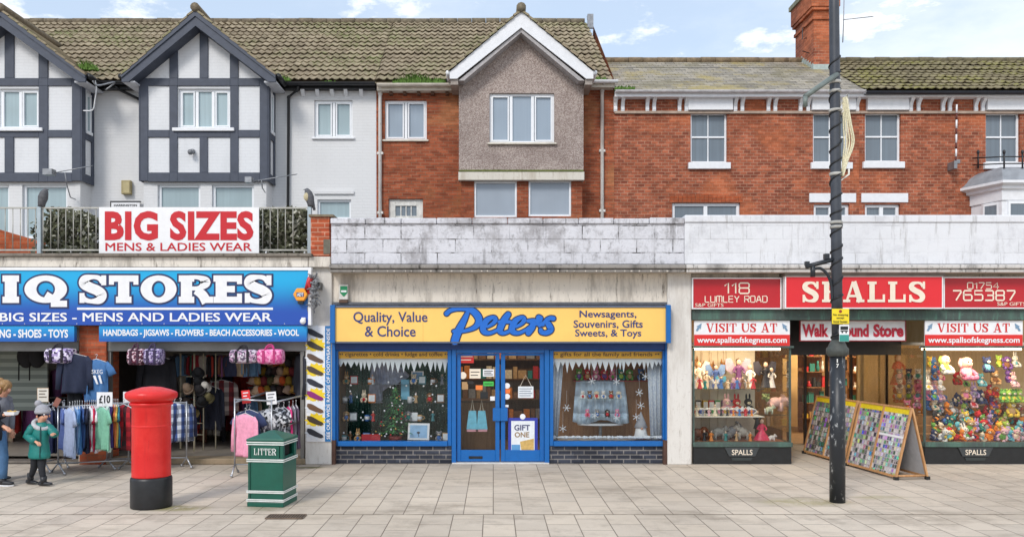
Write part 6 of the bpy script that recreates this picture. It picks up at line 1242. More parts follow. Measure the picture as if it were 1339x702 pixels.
J = dict(pelvis=(-10, 566, 0), chest=(-15, 532, 0), neck=(-16, 513, 0), head=(-17, 499, 0), sha=(-24, 521, -.1), ela=(-14, 546, -.12), wra=(5, 557.5, -.16), shb=(-8, 521, .1), elb=(-4, 545, -.0), wrb=(6, 542, -.12), hipa=(-13, 570, -.05), kna=(-18, 600, -.02), ana=(-34, 626, .08), hipb=(-4, 570, .05), knb=(3, 598, .0), anb=(3, 627, -.02), foota=(1, .1, 0), footb=(1, -.15, 0))
root, P, body, hd, r, f = person('walker in blue jeans and a dark top holding a white food tray', D, J, adult_top(NAVYT, R(-60)), (JEAN, 1.12), M((40, 40, 44), .5, .1), look=(1, -.1, -.2), sole=SIGNW)
mb = MB(); mb.ball(hd + Vector((-.02, 0, .045)), .108, .102, .09, n=16, m=9); mb.build('hair', M((60, 44, 34), .6, .2, 40), root)
c = P('wrb') + Vector((.12, -.03, .0)); q = thing('food_tray', 'white paper food tray held by the walker in jeans', 'tray', tuple(c)); mb = MB(); mb.rings([[(c.x + sx * .075 * k, c.y + sy * .06 * k, c.z + z) for sx, sy in ((-1, -1), (1, -1), (1, 1), (-1, 1))] for k, z in ((.85, 0), (1.1, .05), (1.06, .05), (.83, .008))]); mb.build('tray', SIGNW, q); mb = MB()
for i in range(9): mb.tube([c + Vector((rnd.uniform(-.05, .05), rnd.uniform(-.03, .03), .03)), c + Vector((rnd.uniform(-.06, .06), rnd.uniform(-.03, .03), .06))], .01, 4)
mb.build('chips', M((230, 190, 110), .7, .15), q)
# ------------------------------------------------------------------ clothes shop stock
def shirt_mb(w=.25, h=.70, sleeve=.20, long=0, seed=0, open_=0.):
    """a top hanging from the origin: waisted body with folds, two sleeves and a neckline"""
    mb = MB(); rr = []; n = 32; rs = random.Random(seed)
    ph = rs.uniform(0, 6)
    for t, hw, th in ((0, .26, .018), (.04, .60, .03), (.10, .90, .038), (.17, .90, .042), (.26, .86, .042), (.36, .84, .04), (.46, .84, .038), (.56, .85, .036), (.66, .87, .036), (.76, .88, .036), (.86, .89, .035), (.94, .90, .034), (1., .90, .032)):
        z = -h * t - .02 * t; fold = .026 * (t ** .8); rr.append([(w * hw * math.cos(a), th * math.sin(a) + fold * math.sin(a * 5 + ph + t * 3) + fold * .6 * math.sin(a * 9 - ph * 2 - t * 4) + .012 * math.sin(a * 3 + ph * 2), z - (.012 * math.sin(a * 2 + ph) if t == 1. else 0) - (.03 * max(0, -math.sin(a)) * (1 - abs(math.cos(a))) if t == 0 else 0)) for a in [2 * math.pi * k / n for k in range(n)]])
    mb.smooth = True; mb.rings(rr, True)
    for s_ in (-1, 1):
        ln = h * .82 if long else sleeve; dx, dz = (.06, .99) if long else (.40, .90)
        pts = [Vector((s_ * w * .70, 0, -.06)), Vector((s_ * (w * .90), -.005, -.115)), Vector((s_ * (w * .95 + dx * ln * .5), -.015, -.08 - dz * ln * .5)), Vector((s_ * (w * .95 + dx * ln), -.02, -.08 - dz * ln))]
        mb.tube(pts, [.05, .060, .066 if not long else .052, .078 if not long else .042], 14, flat=.34)
    return mb
HANG = M((206, 206, 208), .4, .1)
def make_top(name, w, h, **k):
    r_ = thing(name, 'top', 'top', (0, 0, -50)); shirt_mb(w, h, **k).build('fabric', M((128, 128, 128), .85, .1, 20, .2), r_, local=True)
    mb = MB(); mb.tube([(-w * .8, 0, -.045), (0, 0, .012), (w * .8, 0, -.045)], .008, 6); mb.tube(smooth_path([(0, 0, .01), (0, 0, .05), (.02, 0, .075), (0, 0, .095), (-.018, 0, .08)], 4), .004, 5); mb.build('hanger', HANG, r_, local=True); return r_
TEE = make_top('tshirt', .24, .70, seed=1); POLO = make_top('polo_shirt', .25, .74, seed=4); SWT = make_top('sweatshirt', .27, .66, long=1, seed=7)
protos = [TEE, POLO, SWT]
def cloth(c, bump=.25): return M(c, .85, .12, 18, bump)
def hang(proto, px, py, d, rz, mat, label, group=None, sc=1.):
    o = dup(proto, A3(px, py, d), R(rz), label, group, {'fabric': mat}, sc); return o
def rail(label, pts, feet, group='clothes rails'):
    q = thing('clothes_rail', label, 'clothes rail', (pts[0][0], pts[0][1], 0), group); CH_ = M((178, 180, 184), .3, .1, metal=.7)
    mb = MB(); mb.tube(pts, .015, 8); mb.build('bar', CH_, q)
    for p, e in zip((pts[0], pts[-1]), feet):
        mb = MB(); mb.tube([(p[0], p[1], p[2] + .02), (p[0], p[1], .16)], .014, 8); mb.build('upright', CH_, q)
        for s_ in (-1, 1): mb = MB(); mb.tube([(p[0], p[1], .17), (p[0] + s_ * e[0] * .3, p[1] + s_ * e[1] * .3, .13), (p[0] + s_ * e[0], p[1] + s_ * e[1], .02)], .013, 8); mb.ball((p[0] + s_ * e[0], p[1] + s_ * e[1], .025), .025); mb.build('foot', CH_, q)
    mb = MB(); mb.tube([(pts[0][0], pts[0][1], .17), (pts[-1][0], pts[-1][1], .17)], .012, 8); mb.build('lower_bar', CH_, q); return q
rail('chrome clothes rail of bright polo shirts beside the child', [A3(76, 532, 12.95), A3(168, 527, 13.3)], [(.17, -.12), (.2, -.1)])
rail('chrome clothes rail standing partly behind the red pillar box', [A3(140, 527, 13.45), A3(244, 526, 13.6)], [(.18, -.1), (.12, -.1)])
G1 = 'tops on the street rail'
hang(POLO, 91, 533, 12.72, -46, cloth((168, 182, 214)), 'lilac blue polo shirt hanging facing out at the end of the rail', G1, 1.02)
for px, d, c, nm in ((101, 13.0, (124, 168, 214), 'sky blue'), (104, 13.02, (74, 128, 190), 'mid blue'), (107.5, 13.04, (52, 84, 140), 'denim blue'), (111, 13.06, (30, 34, 60), 'dark navy'), (114, 13.08, (34, 40, 66), 'slate navy'), (117, 13.09, (232, 232, 236), 'white'), (120, 13.1, (200, 36, 72), 'crimson'), (122.5, 13.11, (228, 220, 230), 'pale pink'), (125, 13.13, (150, 60, 120), 'plum'), (82, 13.05, (90, 110, 170), 'dusky blue'), (95, 12.98, (210, 214, 226), 'pale grey'), (98, 12.99, (140, 160, 200), 'powder blue'), (128, 13.14, (240, 236, 232), 'ivory'), (142, 13.18, (200, 226, 214), 'pale mint')):
    hang(rnd.choice([TEE, POLO]), px, 532.2 - (px - 76) / 92 * 4.4, d, -58 + rnd.uniform(-8, 8), cloth(c), nm + ' shirt squeezed among the polos on the street rail', G1, rnd.uniform(.92, 1.))
hang(TEE, 134, 532, 12.8, -40, cloth((126, 186, 158)), 'mint green t-shirt hanging facing out on the street rail', G1, .94)
for px, d, c, nm in ((146, 13.2, (74, 60, 130), 'violet'), (149, 13.22, (222, 120, 70), 'orange'), (151.5, 13.23, (236, 196, 96), 'yellow'), (154, 13.24, (60, 140, 160), 'teal')):
    hang(TEE, px, 528.4, d, -60 + rnd.uniform(-6, 6), cloth(c), nm + ' t-shirt squeezed beside the checked shirt on the street rail', G1, .95)
CHK_R = mat_pattern((186, 30, 44), (34, 22, 26), 14, (90, 14, 24), 'check'); CHK_B = mat_pattern((60, 84, 140), (214, 220, 232), 14, (24, 30, 62), 'check')
hang(SWT, 162, 529, 13.1, -32, CHK_R, 'red and black checked shirt hanging beside the pillar box', G1, 1.08)
hang(SWT, 228, 527, 13.5, 40, CHK_B, 'blue and white checked shirt hanging just past the pillar box', G1, .95); hang(SWT, 236, 527, 13.6, 55, mat_pattern((40, 48, 84), (150, 160, 186), 14, (20, 24, 44), 'check'), 'darker blue checked shirt at the far end of the rail past the pillar box', G1, .95)
for px, d, c, nm in ((64, 13.2, (44, 52, 92), 'deep blue'), (69, 13.25, (36, 42, 70), 'ink navy')): hang(TEE, px, 533, d, -50, cloth(c), nm + ' t-shirt hanging behind the child in the teal coat', G1, 1.)
rail('bare chrome rail arm behind the child in the teal coat', [A3(58, 531, 13.1), A3(84, 524, 13.6)], [(.15, -.1), (.12, -.1)])
# tops hung on the pier
g = 'tops hung from the brick pier'
hang(SWT, 98, 463, 13.7, 0, cloth((34, 42, 66)), 'dark navy top with a white chest motif hanging on the pier', g, .98); q = hang(TEE, 126, 470, 13.72, -6, cloth((70, 116, 168)), 'wide blue t-shirt with white print hanging on the brick pier', g, 1.0)
mb = MB(); d = 13.64
pr = thing('shirt_print', 'white print on the chest of the blue t-shirt', 'print', A3(128, 490, d))
text('SKEG', 120.5, 135.5, 483, 488.5, d, SIGNW, pr); mb.prism([(X(122, d), Z(491, d)), (X(127, d), Z(502, d)), (X(129.5, d), Z(502, d)), (X(125.5, d), Z(490.5, d))][::1], d, d + .004); mb.prism([(X(129, d), Z(490.5, d)), (X(132.5, d), Z(501, d)), (X(135, d), Z(501, d)), (X(132, d), Z(490, d))], d, d + .004); mb.build('feet_motif', SIGNW, pr)
pr.parent = q; pr.location = (pr.location.x - q.location.x, pr.location.y - q.location.y, pr.location.z - q.location.z); del pr['label'], pr['category']
def trousers(label, px, py, d, c, wpx=10, hpx=30):
    q = thing('trousers', label, 'trousers', A3(px, py, d), 'trousers hung on the pier'); x, z, k = X(px, d), Z(py, d), d / F; mb = MB(); w, h = wpx * k, hpx * k; mb.smooth = True
    for s_ in (-1, 1): mb.tube([(x + s_ * w * .4, d, z), (x + s_ * w * .5, d, z - h * .5), (x + s_ * w * .5, d, z - h)], [w * .6, w * .55, w * .5], 12, flat=.4)
    mb.build('fabric', cloth(c), q); mb = MB(); mb.box(x - w, x + w, d - .02, d + .02, z - .02, z + .03); mb.build('waistband', cloth(c), q)
trousers('black trousers hanging under the dark navy top on the pier', 98, 514, 13.85, (26, 27, 32)); trousers('black trousers hanging under the wide blue t-shirt on the pier', 128, 518, 13.86, (30, 30, 36))
# bags under the shutters
def bag(label, px0, px1, py0, py1, d, mat, strapc=(40, 36, 44), round_=.0):
    x0, x1, z0, z1 = X(px0, d), X(px1, d), Z(py1, d), Z(py0, d); cx_, cz_ = (x0 + x1) / 2, z0; w, h = (x1 - x0) / 2, z1 - z0; q = thing('holdall', label, 'bag', (cx_, d, z0), 'bags hung under the shutters'); mb = MB(); rr = []
    for t, k, kk in ((-1, .55, .5), (-.96, .82, .8), (-.85, .97, .95), (-.5, 1, 1.), (0, 1.0, 1.02), (.5, 1, 1.), (.85, .97, .95), (.96, .82, .8), (1, .55, .5)):
        rr.append([(cx_ + t * w, d + .15 * kk * (abs(math.cos(a)) ** .6) * (1 if math.cos(a) > 0 else -1), cz_ + h * .40 + h * .40 * kk * (abs(math.sin(a)) ** .6) * (1 if math.sin(a) > 0 else -1)) for a in [2 * math.pi * j / 16 for j in range(16)]])
    mb.smooth = True; mb.rings(rr); mb.build('bag', mat, q); st = cloth(strapc)
    for s_ in (-1, 1):
        mb = MB(); mb.tube(smooth_path([(cx_ - w * .42, d - .155 * 1, cz_ + h * .1), (cx_ - w * .40, d - .13, cz_ + h * .62), (cx_ - w * .2, d - .06, cz_ + h * (.88 + .1 * (s_ > 0))), (cx_ + w * .2, d - .06, cz_ + h * (.88 + .1 * (s_ > 0))), (cx_ + w * .40, d - .13, cz_ + h * .62), (cx_ + w * .42, d - .155, cz_ + h * .1)], 4), .014, 6); mb.build('strap', st, q)
    for t in (-.42, .42): mb = MB(); mb.box(cx_ + t * w - .02, cx_ + t * w + .02, d - .162, d - .148, cz_ + h * .05, cz_ + h * .72); mb.build('webbing', st, q)
    mb = MB(); mb.tube([(cx_, d, z1 - .03), (cx_, d + .1, Z(450, d + .1))], .005, 5); mb.build('hook', GREYMET, q)
bag('lilac patterned holdall hanging beside the dark navy top', 62, 97, 450, 475, 13.72, mat_pattern((170, 150, 196), (228, 220, 238), 30, (70, 60, 90)))
bag('pink and white speckled bag hanging above the pillar box', 169.5, 191, 450, 477, 13.72, mat_pattern((120, 52, 76), (226, 200, 210), 40, (60, 30, 44)), (70, 40, 60)); bag('mauve speckled bag hanging next to the pink speckled bag', 191, 213, 450, 477, 13.74, mat_pattern((136, 116, 168), (196, 186, 214), 40, (70, 60, 96)), (60, 50, 80))
bag('white holdall with dark pattern and black straps hanging in the doorway', 302, 337.5, 452, 475, 13.72, mat_pattern((216, 206, 216), (96, 84, 104), 34, (190, 150, 180)), (34, 30, 36)); bag('bright pink holdall hanging in the clothes shop doorway', 338, 371, 451, 476, 13.74, mat_pattern((236, 130, 180), (240, 170, 204), 26, (200, 80, 140)), (190, 60, 120))
# price cards
def card(label, px0, px1, py0, py1, d, mat, s_=None, tm=BLACKT, tilt=0., frame=None):
    q = thing('price_card', label, 'price card', A3((px0 + px1) / 2, py1, d), 'price cards on the rails'); q.rotation_euler = (0, R(tilt), 0); mb = MB(); PXB(mb, px0, px1, py0, py1, d, .006); mb.build('card', mat, q)
    if isinstance(s_, str): text(s_, px0 + 3, px1 - 3, py0 + 4, py1 - 4, d - .003, tm, q, .03)
    elif s_:
        for i in range(s_): mb = MB(); mb.box(X(px0 + 2, d), X(px1 - 2 - (i % 2) * 2, d), d - .003, d - .001, Z(py0 + 4 + i * 4, d), Z(py0 + 2.6 + i * 4, d)); mb.build('scribble', tm, q)
    if frame: mb = MB(); PXB(mb, px0 - .6, px1 + .6, py0 - .6, py1 + .6, d + .007, .004); mb.build('frame', frame, q)
    mb = MB(); mb.tube([A3((px0 + px1) / 2, py1 - 1, d + .01), A3((px0 + px1) / 2, py1 + 6, d + .01)], .006, 5); mb.build('stem', GREYMET, q)
card('white card reading £10 above the street rail', 126.5, 147, 512.5, 531, 12.85, SIGNW, '£10'); card('wood-edged white card standing above the child', 49, 63, 507.5, 525, 12.9, M((226, 220, 208), .6, .05), 3, M((120, 110, 100), .8, .1), frame=M((170, 130, 90), .6, .1)); card('white card half hidden behind the pillar box', 161, 182, 512, 528, 13.3, SIGNW, 2)
card('red price card with white lettering above the pink sweatshirt', 317, 328, 510, 527, 12.9, M((218, 44, 44), .5, .05), 3, SIGNW, tilt=-6); card('white price card above the litter bin', 349, 362, 512, 528.5, 12.85, SIGNW, 3, M((110, 110, 116), .8, .1), tilt=-5); card('brown tilted tag on the rail beside the child', 68, 75, 519, 531, 12.9, M((150, 96, 84), .6, .1), tilt=28)
# waterfall rail by the bin
q = rail('chrome waterfall rail of patterned tops behind the litter bin', [A3(307, 522, 12.85), A3(355, 524, 12.85)], [(.02, -.22), (.02, -.22)]); GM = M((178, 180, 184), .3, .1, metal=.7)
for a, b_ in (((307, 526, 12.85), (350, 512, 13.6)), ((355, 527, 12.85), (394, 517, 13.6))): mb = MB(); mb.tube([A3(*a), A3(*b_)], .016, 8); mb.build('arm', GM, q)
hang(SWT, 321, 541, 12.75, -34, cloth((236, 158, 184)), 'pale pink sweatshirt hanging at the front of the waterfall rail', 'tops on the waterfall rail', 1.0)
LEAF = mat_pattern((40, 44, 50), (206, 208, 212), 22, (120, 122, 130)); LEAF2 = mat_pattern((60, 62, 70), (176, 178, 186), 30, (24, 26, 30))
for px, d, m_, nm, rz in ((326, 13.0, cloth((52, 66, 104)), 'dark blue sweatshirt just behind the pink sweatshirt', -20), (352, 13.05, LEAF, 'black and white leaf print top facing out behind the litter bin', -14), (364, 13.15, LEAF2, 'grey patterned top beside the leaf print top', -30), (371, 13.2, LEAF, 'leaf print top next to the grey patterned top', -50), (378, 13.25, cloth((226, 60, 130)), 'hot pink top at the end of the waterfall rail', -66), (383, 13.3, cloth((118, 118, 126)), 'plain grey top beside the hot pink top', -66), (387, 13.35, cloth((88, 70, 90)), 'dusky purple top at the very end of the waterfall rail', -66)): hang(TEE, px, 536 - (d - 13) * 18, d, rz, m_, nm, 'tops on the waterfall rail', .96)
hang(SWT, 393, 462, 14.2, -62, cloth((46, 48, 58)), 'dark jacket hanging beside the white pillar', g, 1.15)
# ------- inside the clothes shop
pal = [((56, 62, 92), 'dark blue'), ((40, 40, 46), 'black'), ((150, 40, 52), 'dark red'), ((100, 104, 116), 'grey'), ((126, 84, 66), 'brown'), ((206, 70, 60), 'red'), ((80, 112, 96), 'dark green'), ((190, 166, 140), 'beige'), ((132, 80, 132), 'purple'), ((226, 218, 206), 'cream'), ((110, 150, 190), 'pale blue')]
INR = thing('clothes_rail', 'long dark rail of clothes along the rear of the shop', 'clothes rail', A3(270, 480, 17.2), 'clothes rails'); mb = MB()
for py in (482, 520): mb = MB(); mb.tube([A3(10, py, 17.3) if py == 482 else A3(10, py, 16.4), A3(398, py, 17.3) if py == 482 else A3(398, py, 16.4)], .02, 8); mb.build('bar', GREYMET, INR)
FAB = shirt_mb(.26, .8, long=1, seed=3).build('coat', cloth((40, 40, 46)), None, loc=(0, 0, 0)); FAB.location = A3(20, 483, 17.3); tag(FAB, 'black garment in the upper row at the rear of the clothes shop', 'garment', 'garments at the rear of the clothes shop')
for row, (py, d, nm) in enumerate(((483, 17.25, 'upper'), (521, 16.35, 'lower'))):
    px = 8
    while px < 396:
        c, cn = rnd.choice(pal); o = FAB.copy(); COL.objects.link(o); o.location = A3(px, py, d + rnd.uniform(-.05, .05)); o.rotation_euler = (0, 0, R(rnd.uniform(-75, -20))); o.scale = (1,) * 2 + (rnd.uniform(.8, 1.1),); o.material_slots[0].link = 'OBJECT'; o.material_slots[0].material = cloth(c); o['label'] = f'{cn} garment in the {nm} row at the rear of the clothes shop'; px += rnd.uniform(8, 17)
        if 104 < px < 140: px = 141
q = hang(SWT, 290, 497, 15.6, 10, mat_pattern((150, 50, 56), (206, 190, 184), 11, (50, 30, 40), 'check'), 'red and cream checked shirt hanging inside beside the hat stand', 'checked shirts inside the shop', 1.0)
hang(SWT, 205, 466, 14.6, 0, cloth((28, 28, 34)), 'black top hanging inside above the pillar box', 'dark tops inside the shop', 1.15); hang(SWT, 276, 505, 15.2, -30, cloth((40, 44, 60)), 'navy top hanging inside below the hat stand hats', 'dark tops inside the shop', 1.2)
for i, px in enumerate(range(232, 336, 8)):
    c, cn = pal[(i * 7 + 3) % 11]; o = FAB.copy(); COL.objects.link(o); o.location = A3(px, 464, 15.3); o.rotation_euler = (0, 0, R(rnd.uniform(-60, 60))); o.scale = (.6, .8, .5); o.material_slots[0].link = 'OBJECT'; o.material_slots[0].material = cloth(c); o['label'] = f'small {cn} top hung high above the hat stand'; o['group'] = 'small tops hung high inside the shop'
mb = MB(); mb.tube([A3(226, 463, 15.3), A3(340, 463, 15.3)], .015, 8); tag(mb.build('hanging_bar', GREYMET, None, loc=A3(283, 463, 15.3)), 'thin high bar of small tops above the hat stand', 'bar')
# hat stand
HS = thing('hat_stand', 'cream wire stand of hats and bags inside the clothes shop', 'stand', (X(255, 14.9), 14.9, .1)); CW = M((214, 206, 180), .5, .1)
for px, d in ((254, 14.7), (266, 14.9), (236, 15.1), (282, 15.1)): mb = MB(); mb.tube([A3(px, 462, d), (X(px, d), d, .12)], .018 if px < 260 else .012, 6); mb.build('post', CW, HS)
for py in (492, 512, 553, 568): mb = MB(); mb.tube([A3(234, py, 15.1), A3(254, py, 14.7), A3(266, py, 14.9)], .011, 6); mb.build('rung', CW, HS)
def hat(label, px, py, d, c, r_=.078, brim=1.5, tilt=50):
    q = thing('hat', label, 'hat', A3(px, py, d), 'hats inside the clothes shop'); q.rotation_euler = (R(tilt), R(rnd.uniform(-25, 25)), 0); mb = MB(); mb.lathe([(r_ * 1.02, -.02), (r_, .02), (r_ * .92, .08), (r_ * .6, .12), (.01, .13)], n=16); mb.build('crown', cloth(c), q, local=True); mb = MB(); mb.lathe([(r_ * brim, -.03), (r_ * .98, -.015), (r_ * .98, -.005), (r_ * brim, -.02)], n=18); mb.build('brim', cloth(c), q, local=True)
for nm, px, py, d, c in (('beige', 246, 508, 14.6, (176, 148, 122)), ('black', 260, 500, 14.55, (24, 24, 26)), ('dark', 262, 510, 14.5, (40, 36, 38)), ('white striped', 268, 506, 14.6, (216, 210, 200)), ('charcoal', 259, 487, 14.6, (36, 36, 40)), ('olive', 272, 520, 14.6, (112, 104, 70)), ('jet black', 264, 525, 14.5, (20, 20, 22)), ('tan', 252, 540, 14.7, (160, 140, 90)), ('dark brown', 245, 527, 14.7, (66, 52, 44))): hat(nm + ' hat on the cream wire stand', px, py, d, c)
k = 0
for row, (py, d) in enumerate(((476, 15.8), (488, 15.7), (500, 15.6), (512, 15.5))):
    for px in range(330, 396, 8):
        c, nm = [((196, 150, 70), 'mustard'), ((90, 84, 50), 'olive'), ((206, 90, 40), 'orange'), ((60, 56, 60), 'charcoal'), ((180, 150, 130), 'stone'), ((120, 40, 44), 'maroon'), ((214, 180, 150), 'peach'), ((150, 120, 40), 'ochre'), ((60, 40, 36), 'chocolate')][(k * 5 + row * 2) % 9]; k += 1
        hat(f'{nm} hat in row {("one", "two", "three", "four")[row]} of the small hats on the rear shelves', px + (row % 2) * 5, py, d, c, rnd.uniform(.065, .085), rnd.choice((1.06, 1.5)), rnd.uniform(-10, 40))
for row, (py, d) in enumerate(((478, 15.8), (491, 15.7), (503, 15.6), (515, 15.5))): mb = MB(); mb.box(X(326, d), X(398, d), d - .1, d + .2, Z(py + 2.5, d) - .02, Z(py + 2.5, d)); tag(mb.build('hat_shelf', DARKIN, None, loc=A3(360, py + 3, d)), f'dark wall shelf carrying row {("one", "two", "three", "four")[row]} of the knitted hats', 'shelf', 'shelves of knitted hats')
mb = MB(); mb.box(X(0, 15.5), X(62, 15.5), 15.5, 15.55, .8, 2.7); sw_ = tag(mb.build('slat_panel', mat_pattern((160, 168, 160), (126, 134, 128), 13, None, 'hstripe'), None, loc=A3(30, 560, 15.5)), 'grey slatted display panel behind the blonde woman', 'display panel')
for i, px in enumerate((34, 48)): q = thing('rucksack', ('black rucksack hanging on the slatted panel near the blonde woman', 'black rucksack hanging on the slatted panel near the lilac holdall')[i], 'bag', A3(px, 478, 15.3), 'rucksacks on the slatted panel'); c = Vector(A3(px, 466, 15.35)); mb = MB(); mb.ball(c, .17, .10, .22, n=14, m=8); mb.build('bag', cloth((34, 34, 38)), q); mb = MB(); mb.tube([c + Vector((-.1, -.06, -.1)), c + Vector((-.08, -.1, -.45))], .014, 6); mb.build('strap', cloth((28, 28, 30)), q)

# ------------------------------------------------------------------ newsagent window stock
ICE = M((236, 242, 248), .5, .05, 30)
def icicles(label, a, b_, y0, y1, d):
    mb = MB(); x = X(a, d); z0 = Z(y0, d); xe = X(b_, d); pts = []
    while x < xe - .01:
        w = rnd.uniform(.055, .12); w = min(w, xe - x); l = rnd.uniform(.35, 1) * (Z(y0, d) - Z(y1, d)); zt_ = z0 - .09; zz = z0 - .09 - l
        mb.prism([(x, z0), (x, zt_), (x + w * .48, zz), (x + w * .52, zz), (x + w, zt_), (x + w, z0)], d, d + .006); x += w
    tag(mb.build('icicle_garland', ICE, None, loc=A3((a + b_) / 2, y0, d)), label, 'garland', 'white icicle garlands')
icicles('white icicle garland across the window with the small tree', 442, 588, 466, 481, 14.14); icicles('white icicle garland across the window with lace curtains', 719, 866, 466, 481, 14.14)
def dotted():
    m = NB('dotted_green_sheet'); v = m.n.new('ShaderNodeTexVoronoi'); v.inputs['Scale'].default_value = 26; m.l.new(m.obj, v.inputs['Vector']); f_ = m.ramp(v.outputs['Distance'], .22, .14); n = m.ramp(m.noise(1.4, 3), .4, .6); c = m.mix(n, lin((44, 84, 78)), lin((88, 128, 118))); c = m.mix(m.math('MULTIPLY', f_, .9), c, lin((190, 220, 214))); m.set(Base_Color=c, Roughness=.8); return m.m
d = 15.0; mb = MB(); n = 40; xa, xb = X(444, d), X(588, d); mb.smooth = True
for i in range(n):
    f0, f1 = i / n, (i + 1) / n; g_ = lambda t: d + .04 * math.sin(t * 40) + .02 * math.sin(t * 17); mb.quad((xa + (xb - xa) * f0, g_(f0), Z(580, d)), (xa + (xb - xa) * f1, g_(f1), Z(580, d)), (xa + (xb - xa) * f1, g_(f1), Z(455, d)), (xa + (xb - xa) * f0, g_(f0), Z(455, d)))
o = tag(mb.build('backdrop_sheet', dotted(), None, loc=A3(515, 580, d)), 'dark green dotted sheet hung behind the small tree', 'sheet'); o.modifiers.new('thick', 'SOLIDIFY').thickness = .004
mb = MB(); d = 14.9
for i in range(26):
    f0, f1 = i / 26, (i + 1) / 26
    def dp(f): return (X(486 + 36 * f, d), d - .06 + .04 * math.sin(f * 30), Z(474 + 6 * abs(f - .5), d)), (X(482 + 50 * f + 8 * math.sin(f * 9), d), d - .05 + .05 * math.sin(f * 26), Z(506 + 18 * math.sin(f * 3.1 + 1.2), d))
    (t0, b0), (t1, b1) = dp(f0), dp(f1); mb.quad(b0, b1, t1, t0)
o = tag(mb.build('draped_cloth', M((196, 202, 224), .8, .25, 12), None, loc=A3(505, 520, d)), 'lilac grey cloth draped behind the top of the tree', 'cloth'); o.modifiers.new('thick', 'SOLIDIFY').thickness = .006
def window_floor(label, a, b_, mat):
    mb = MB(); mb.box(X(a, 14.2), X(b_, 14.2), 14.13, 15.1, Z(581, 14.1), Z(577.5, 14.1)); tag(mb.build('display_shelf', mat, None, loc=A3((a + b_) / 2, 580, 14.6)), label, 'shelf', 'window display floors')
window_floor('dark display floor of the window with the small tree', 442, 589, DARKIN); window_floor('pale display floor of the window with lace curtains', 719, 869, M((190, 180, 170), .7, .1))
for i, py in enumerate((502, 526, 550)):
    mb = MB(); mb.box(X(447, 14.5), X(586, 14.5), 14.42, 14.8, Z(py, 14.5) - .008, Z(py, 14.5)); tag(mb.build('glass_shelf', mat_glass('shelf_pane', 1., (.8, .88, .86)), None, loc=A3(515, py, 14.6)), ('uppermost glass shelf of the window with the small tree', 'middle glass shelf of the window with the small tree', 'lowest glass shelf of the window with the small tree')[i], 'shelf', 'glass shelves')
# tree
d = 14.34; q = thing('christmas_tree', 'small decorated christmas tree in the newsagent window', 'christmas tree', A3(517, 576, d)); c = Vector(A3(517, 566, d)); ht = Z(506, d) - Z(566, d); mb = MB(); rr = random.Random(5)
for i in range(950):
    t = rr.random() ** 1.35; a = rr.uniform(0, 6.283); R_ = .37 * (1 - t) ** .85 * (.8 + .2 * math.sin(t * 34)); r0 = R_ * rr.uniform(.25, 1); p = c + Vector((r0 * math.cos(a), r0 * .7 * math.sin(a), ht * t)); o_ = Vector((math.cos(a), math.sin(a) * .7, rr.uniform(-.7, .1))) * rr.uniform(.03, .07); w = Vector((-math.sin(a), math.cos(a), 0)) * .012; mb.quad(p - w, p + w, p + o_ + w * .3, p + o_ - w * .3)
mb.build('foliage', M((84, 158, 98), .8, .35, 20), q); mb = MB(); mb.tube([c - Vector((0, 0, .10)), c + Vector((0, 0, ht * .95))], [.022, .006], 8); mb.build('trunk', M((70, 50, 36), .9, .2), q); mb = MB(); mb.lathe([(.10, 0), (.13, .10)], (c.x, c.y, Z(577, d)), 14); mb.build('pot', M((120, 36, 36), .6, .1), q)
for i in range(34): t = rr.random() ** 1.3; a = rr.uniform(-3.1, 0); R_ = .37 * (1 - t) ** .85; p = c + Vector((R_ * math.cos(a), R_ * .7 * math.sin(a), ht * t - .03)); mb = MB(); mb.ball(p, .016, n=8, m=5); mb.build('bauble', M(((230, 230, 236), (200, 170, 90), (190, 40, 50))[i % 3], .25, .05), q)
# small goods
def block(name, cat, label, px, py, d, wpx, hpx, mat, face_m=None, group=None, depth=.06, tilt=0.):
    k = d / F; w, h = wpx * k, hpx * k; q = thing(name, label, cat, A3(px, py, d), group); mb = MB(); mb.box(-w / 2, w / 2, -depth / 2, depth / 2, 0, h); mb.build('box', mat, q, local=True, bevel=.004)
    if face_m: mb = MB(); mb.box(-w * .40, w * .40, -depth / 2 - .004, -depth / 2 - .001, h * .12, h * .88); mb.build('front', face_m, q, local=True)
    q.rotation_euler = (R(-tilt), 0, R(rnd.uniform(-12, 12))); return q
def mug(label, px, py, d, c, c2, group, s_=1.):
    q = thing('mug', label, 'mug', A3(px, py, d), group); mb = MB(); mb.lathe([(.034 * s_, 0), (.04 * s_, .01), (.04 * s_, .1 * s_), (.036 * s_, .1 * s_), (.034 * s_, .015)], n=16, cap=False); mb.build('cup', M(c, .25, .05), q, local=True); mb = MB(); mb.lathe([(.0405 * s_, .03), (.0412 * s_, .032), (.0412 * s_, .075 * s_), (.0405 * s_, .077 * s_)], n=16, cap=False); mb.build('printed_band', M(c2, .3, .2, 60), q, local=True); mb = MB(); mb.tube(smooth_path([(.038 * s_, 0, .08 * s_), (.07 * s_, 0, .07 * s_), (.07 * s_, 0, .035 * s_), (.038 * s_, 0, .025 * s_)], 4), .007 * s_, 6); mb.build('handle', M(c, .25, .05), q, local=True); return q
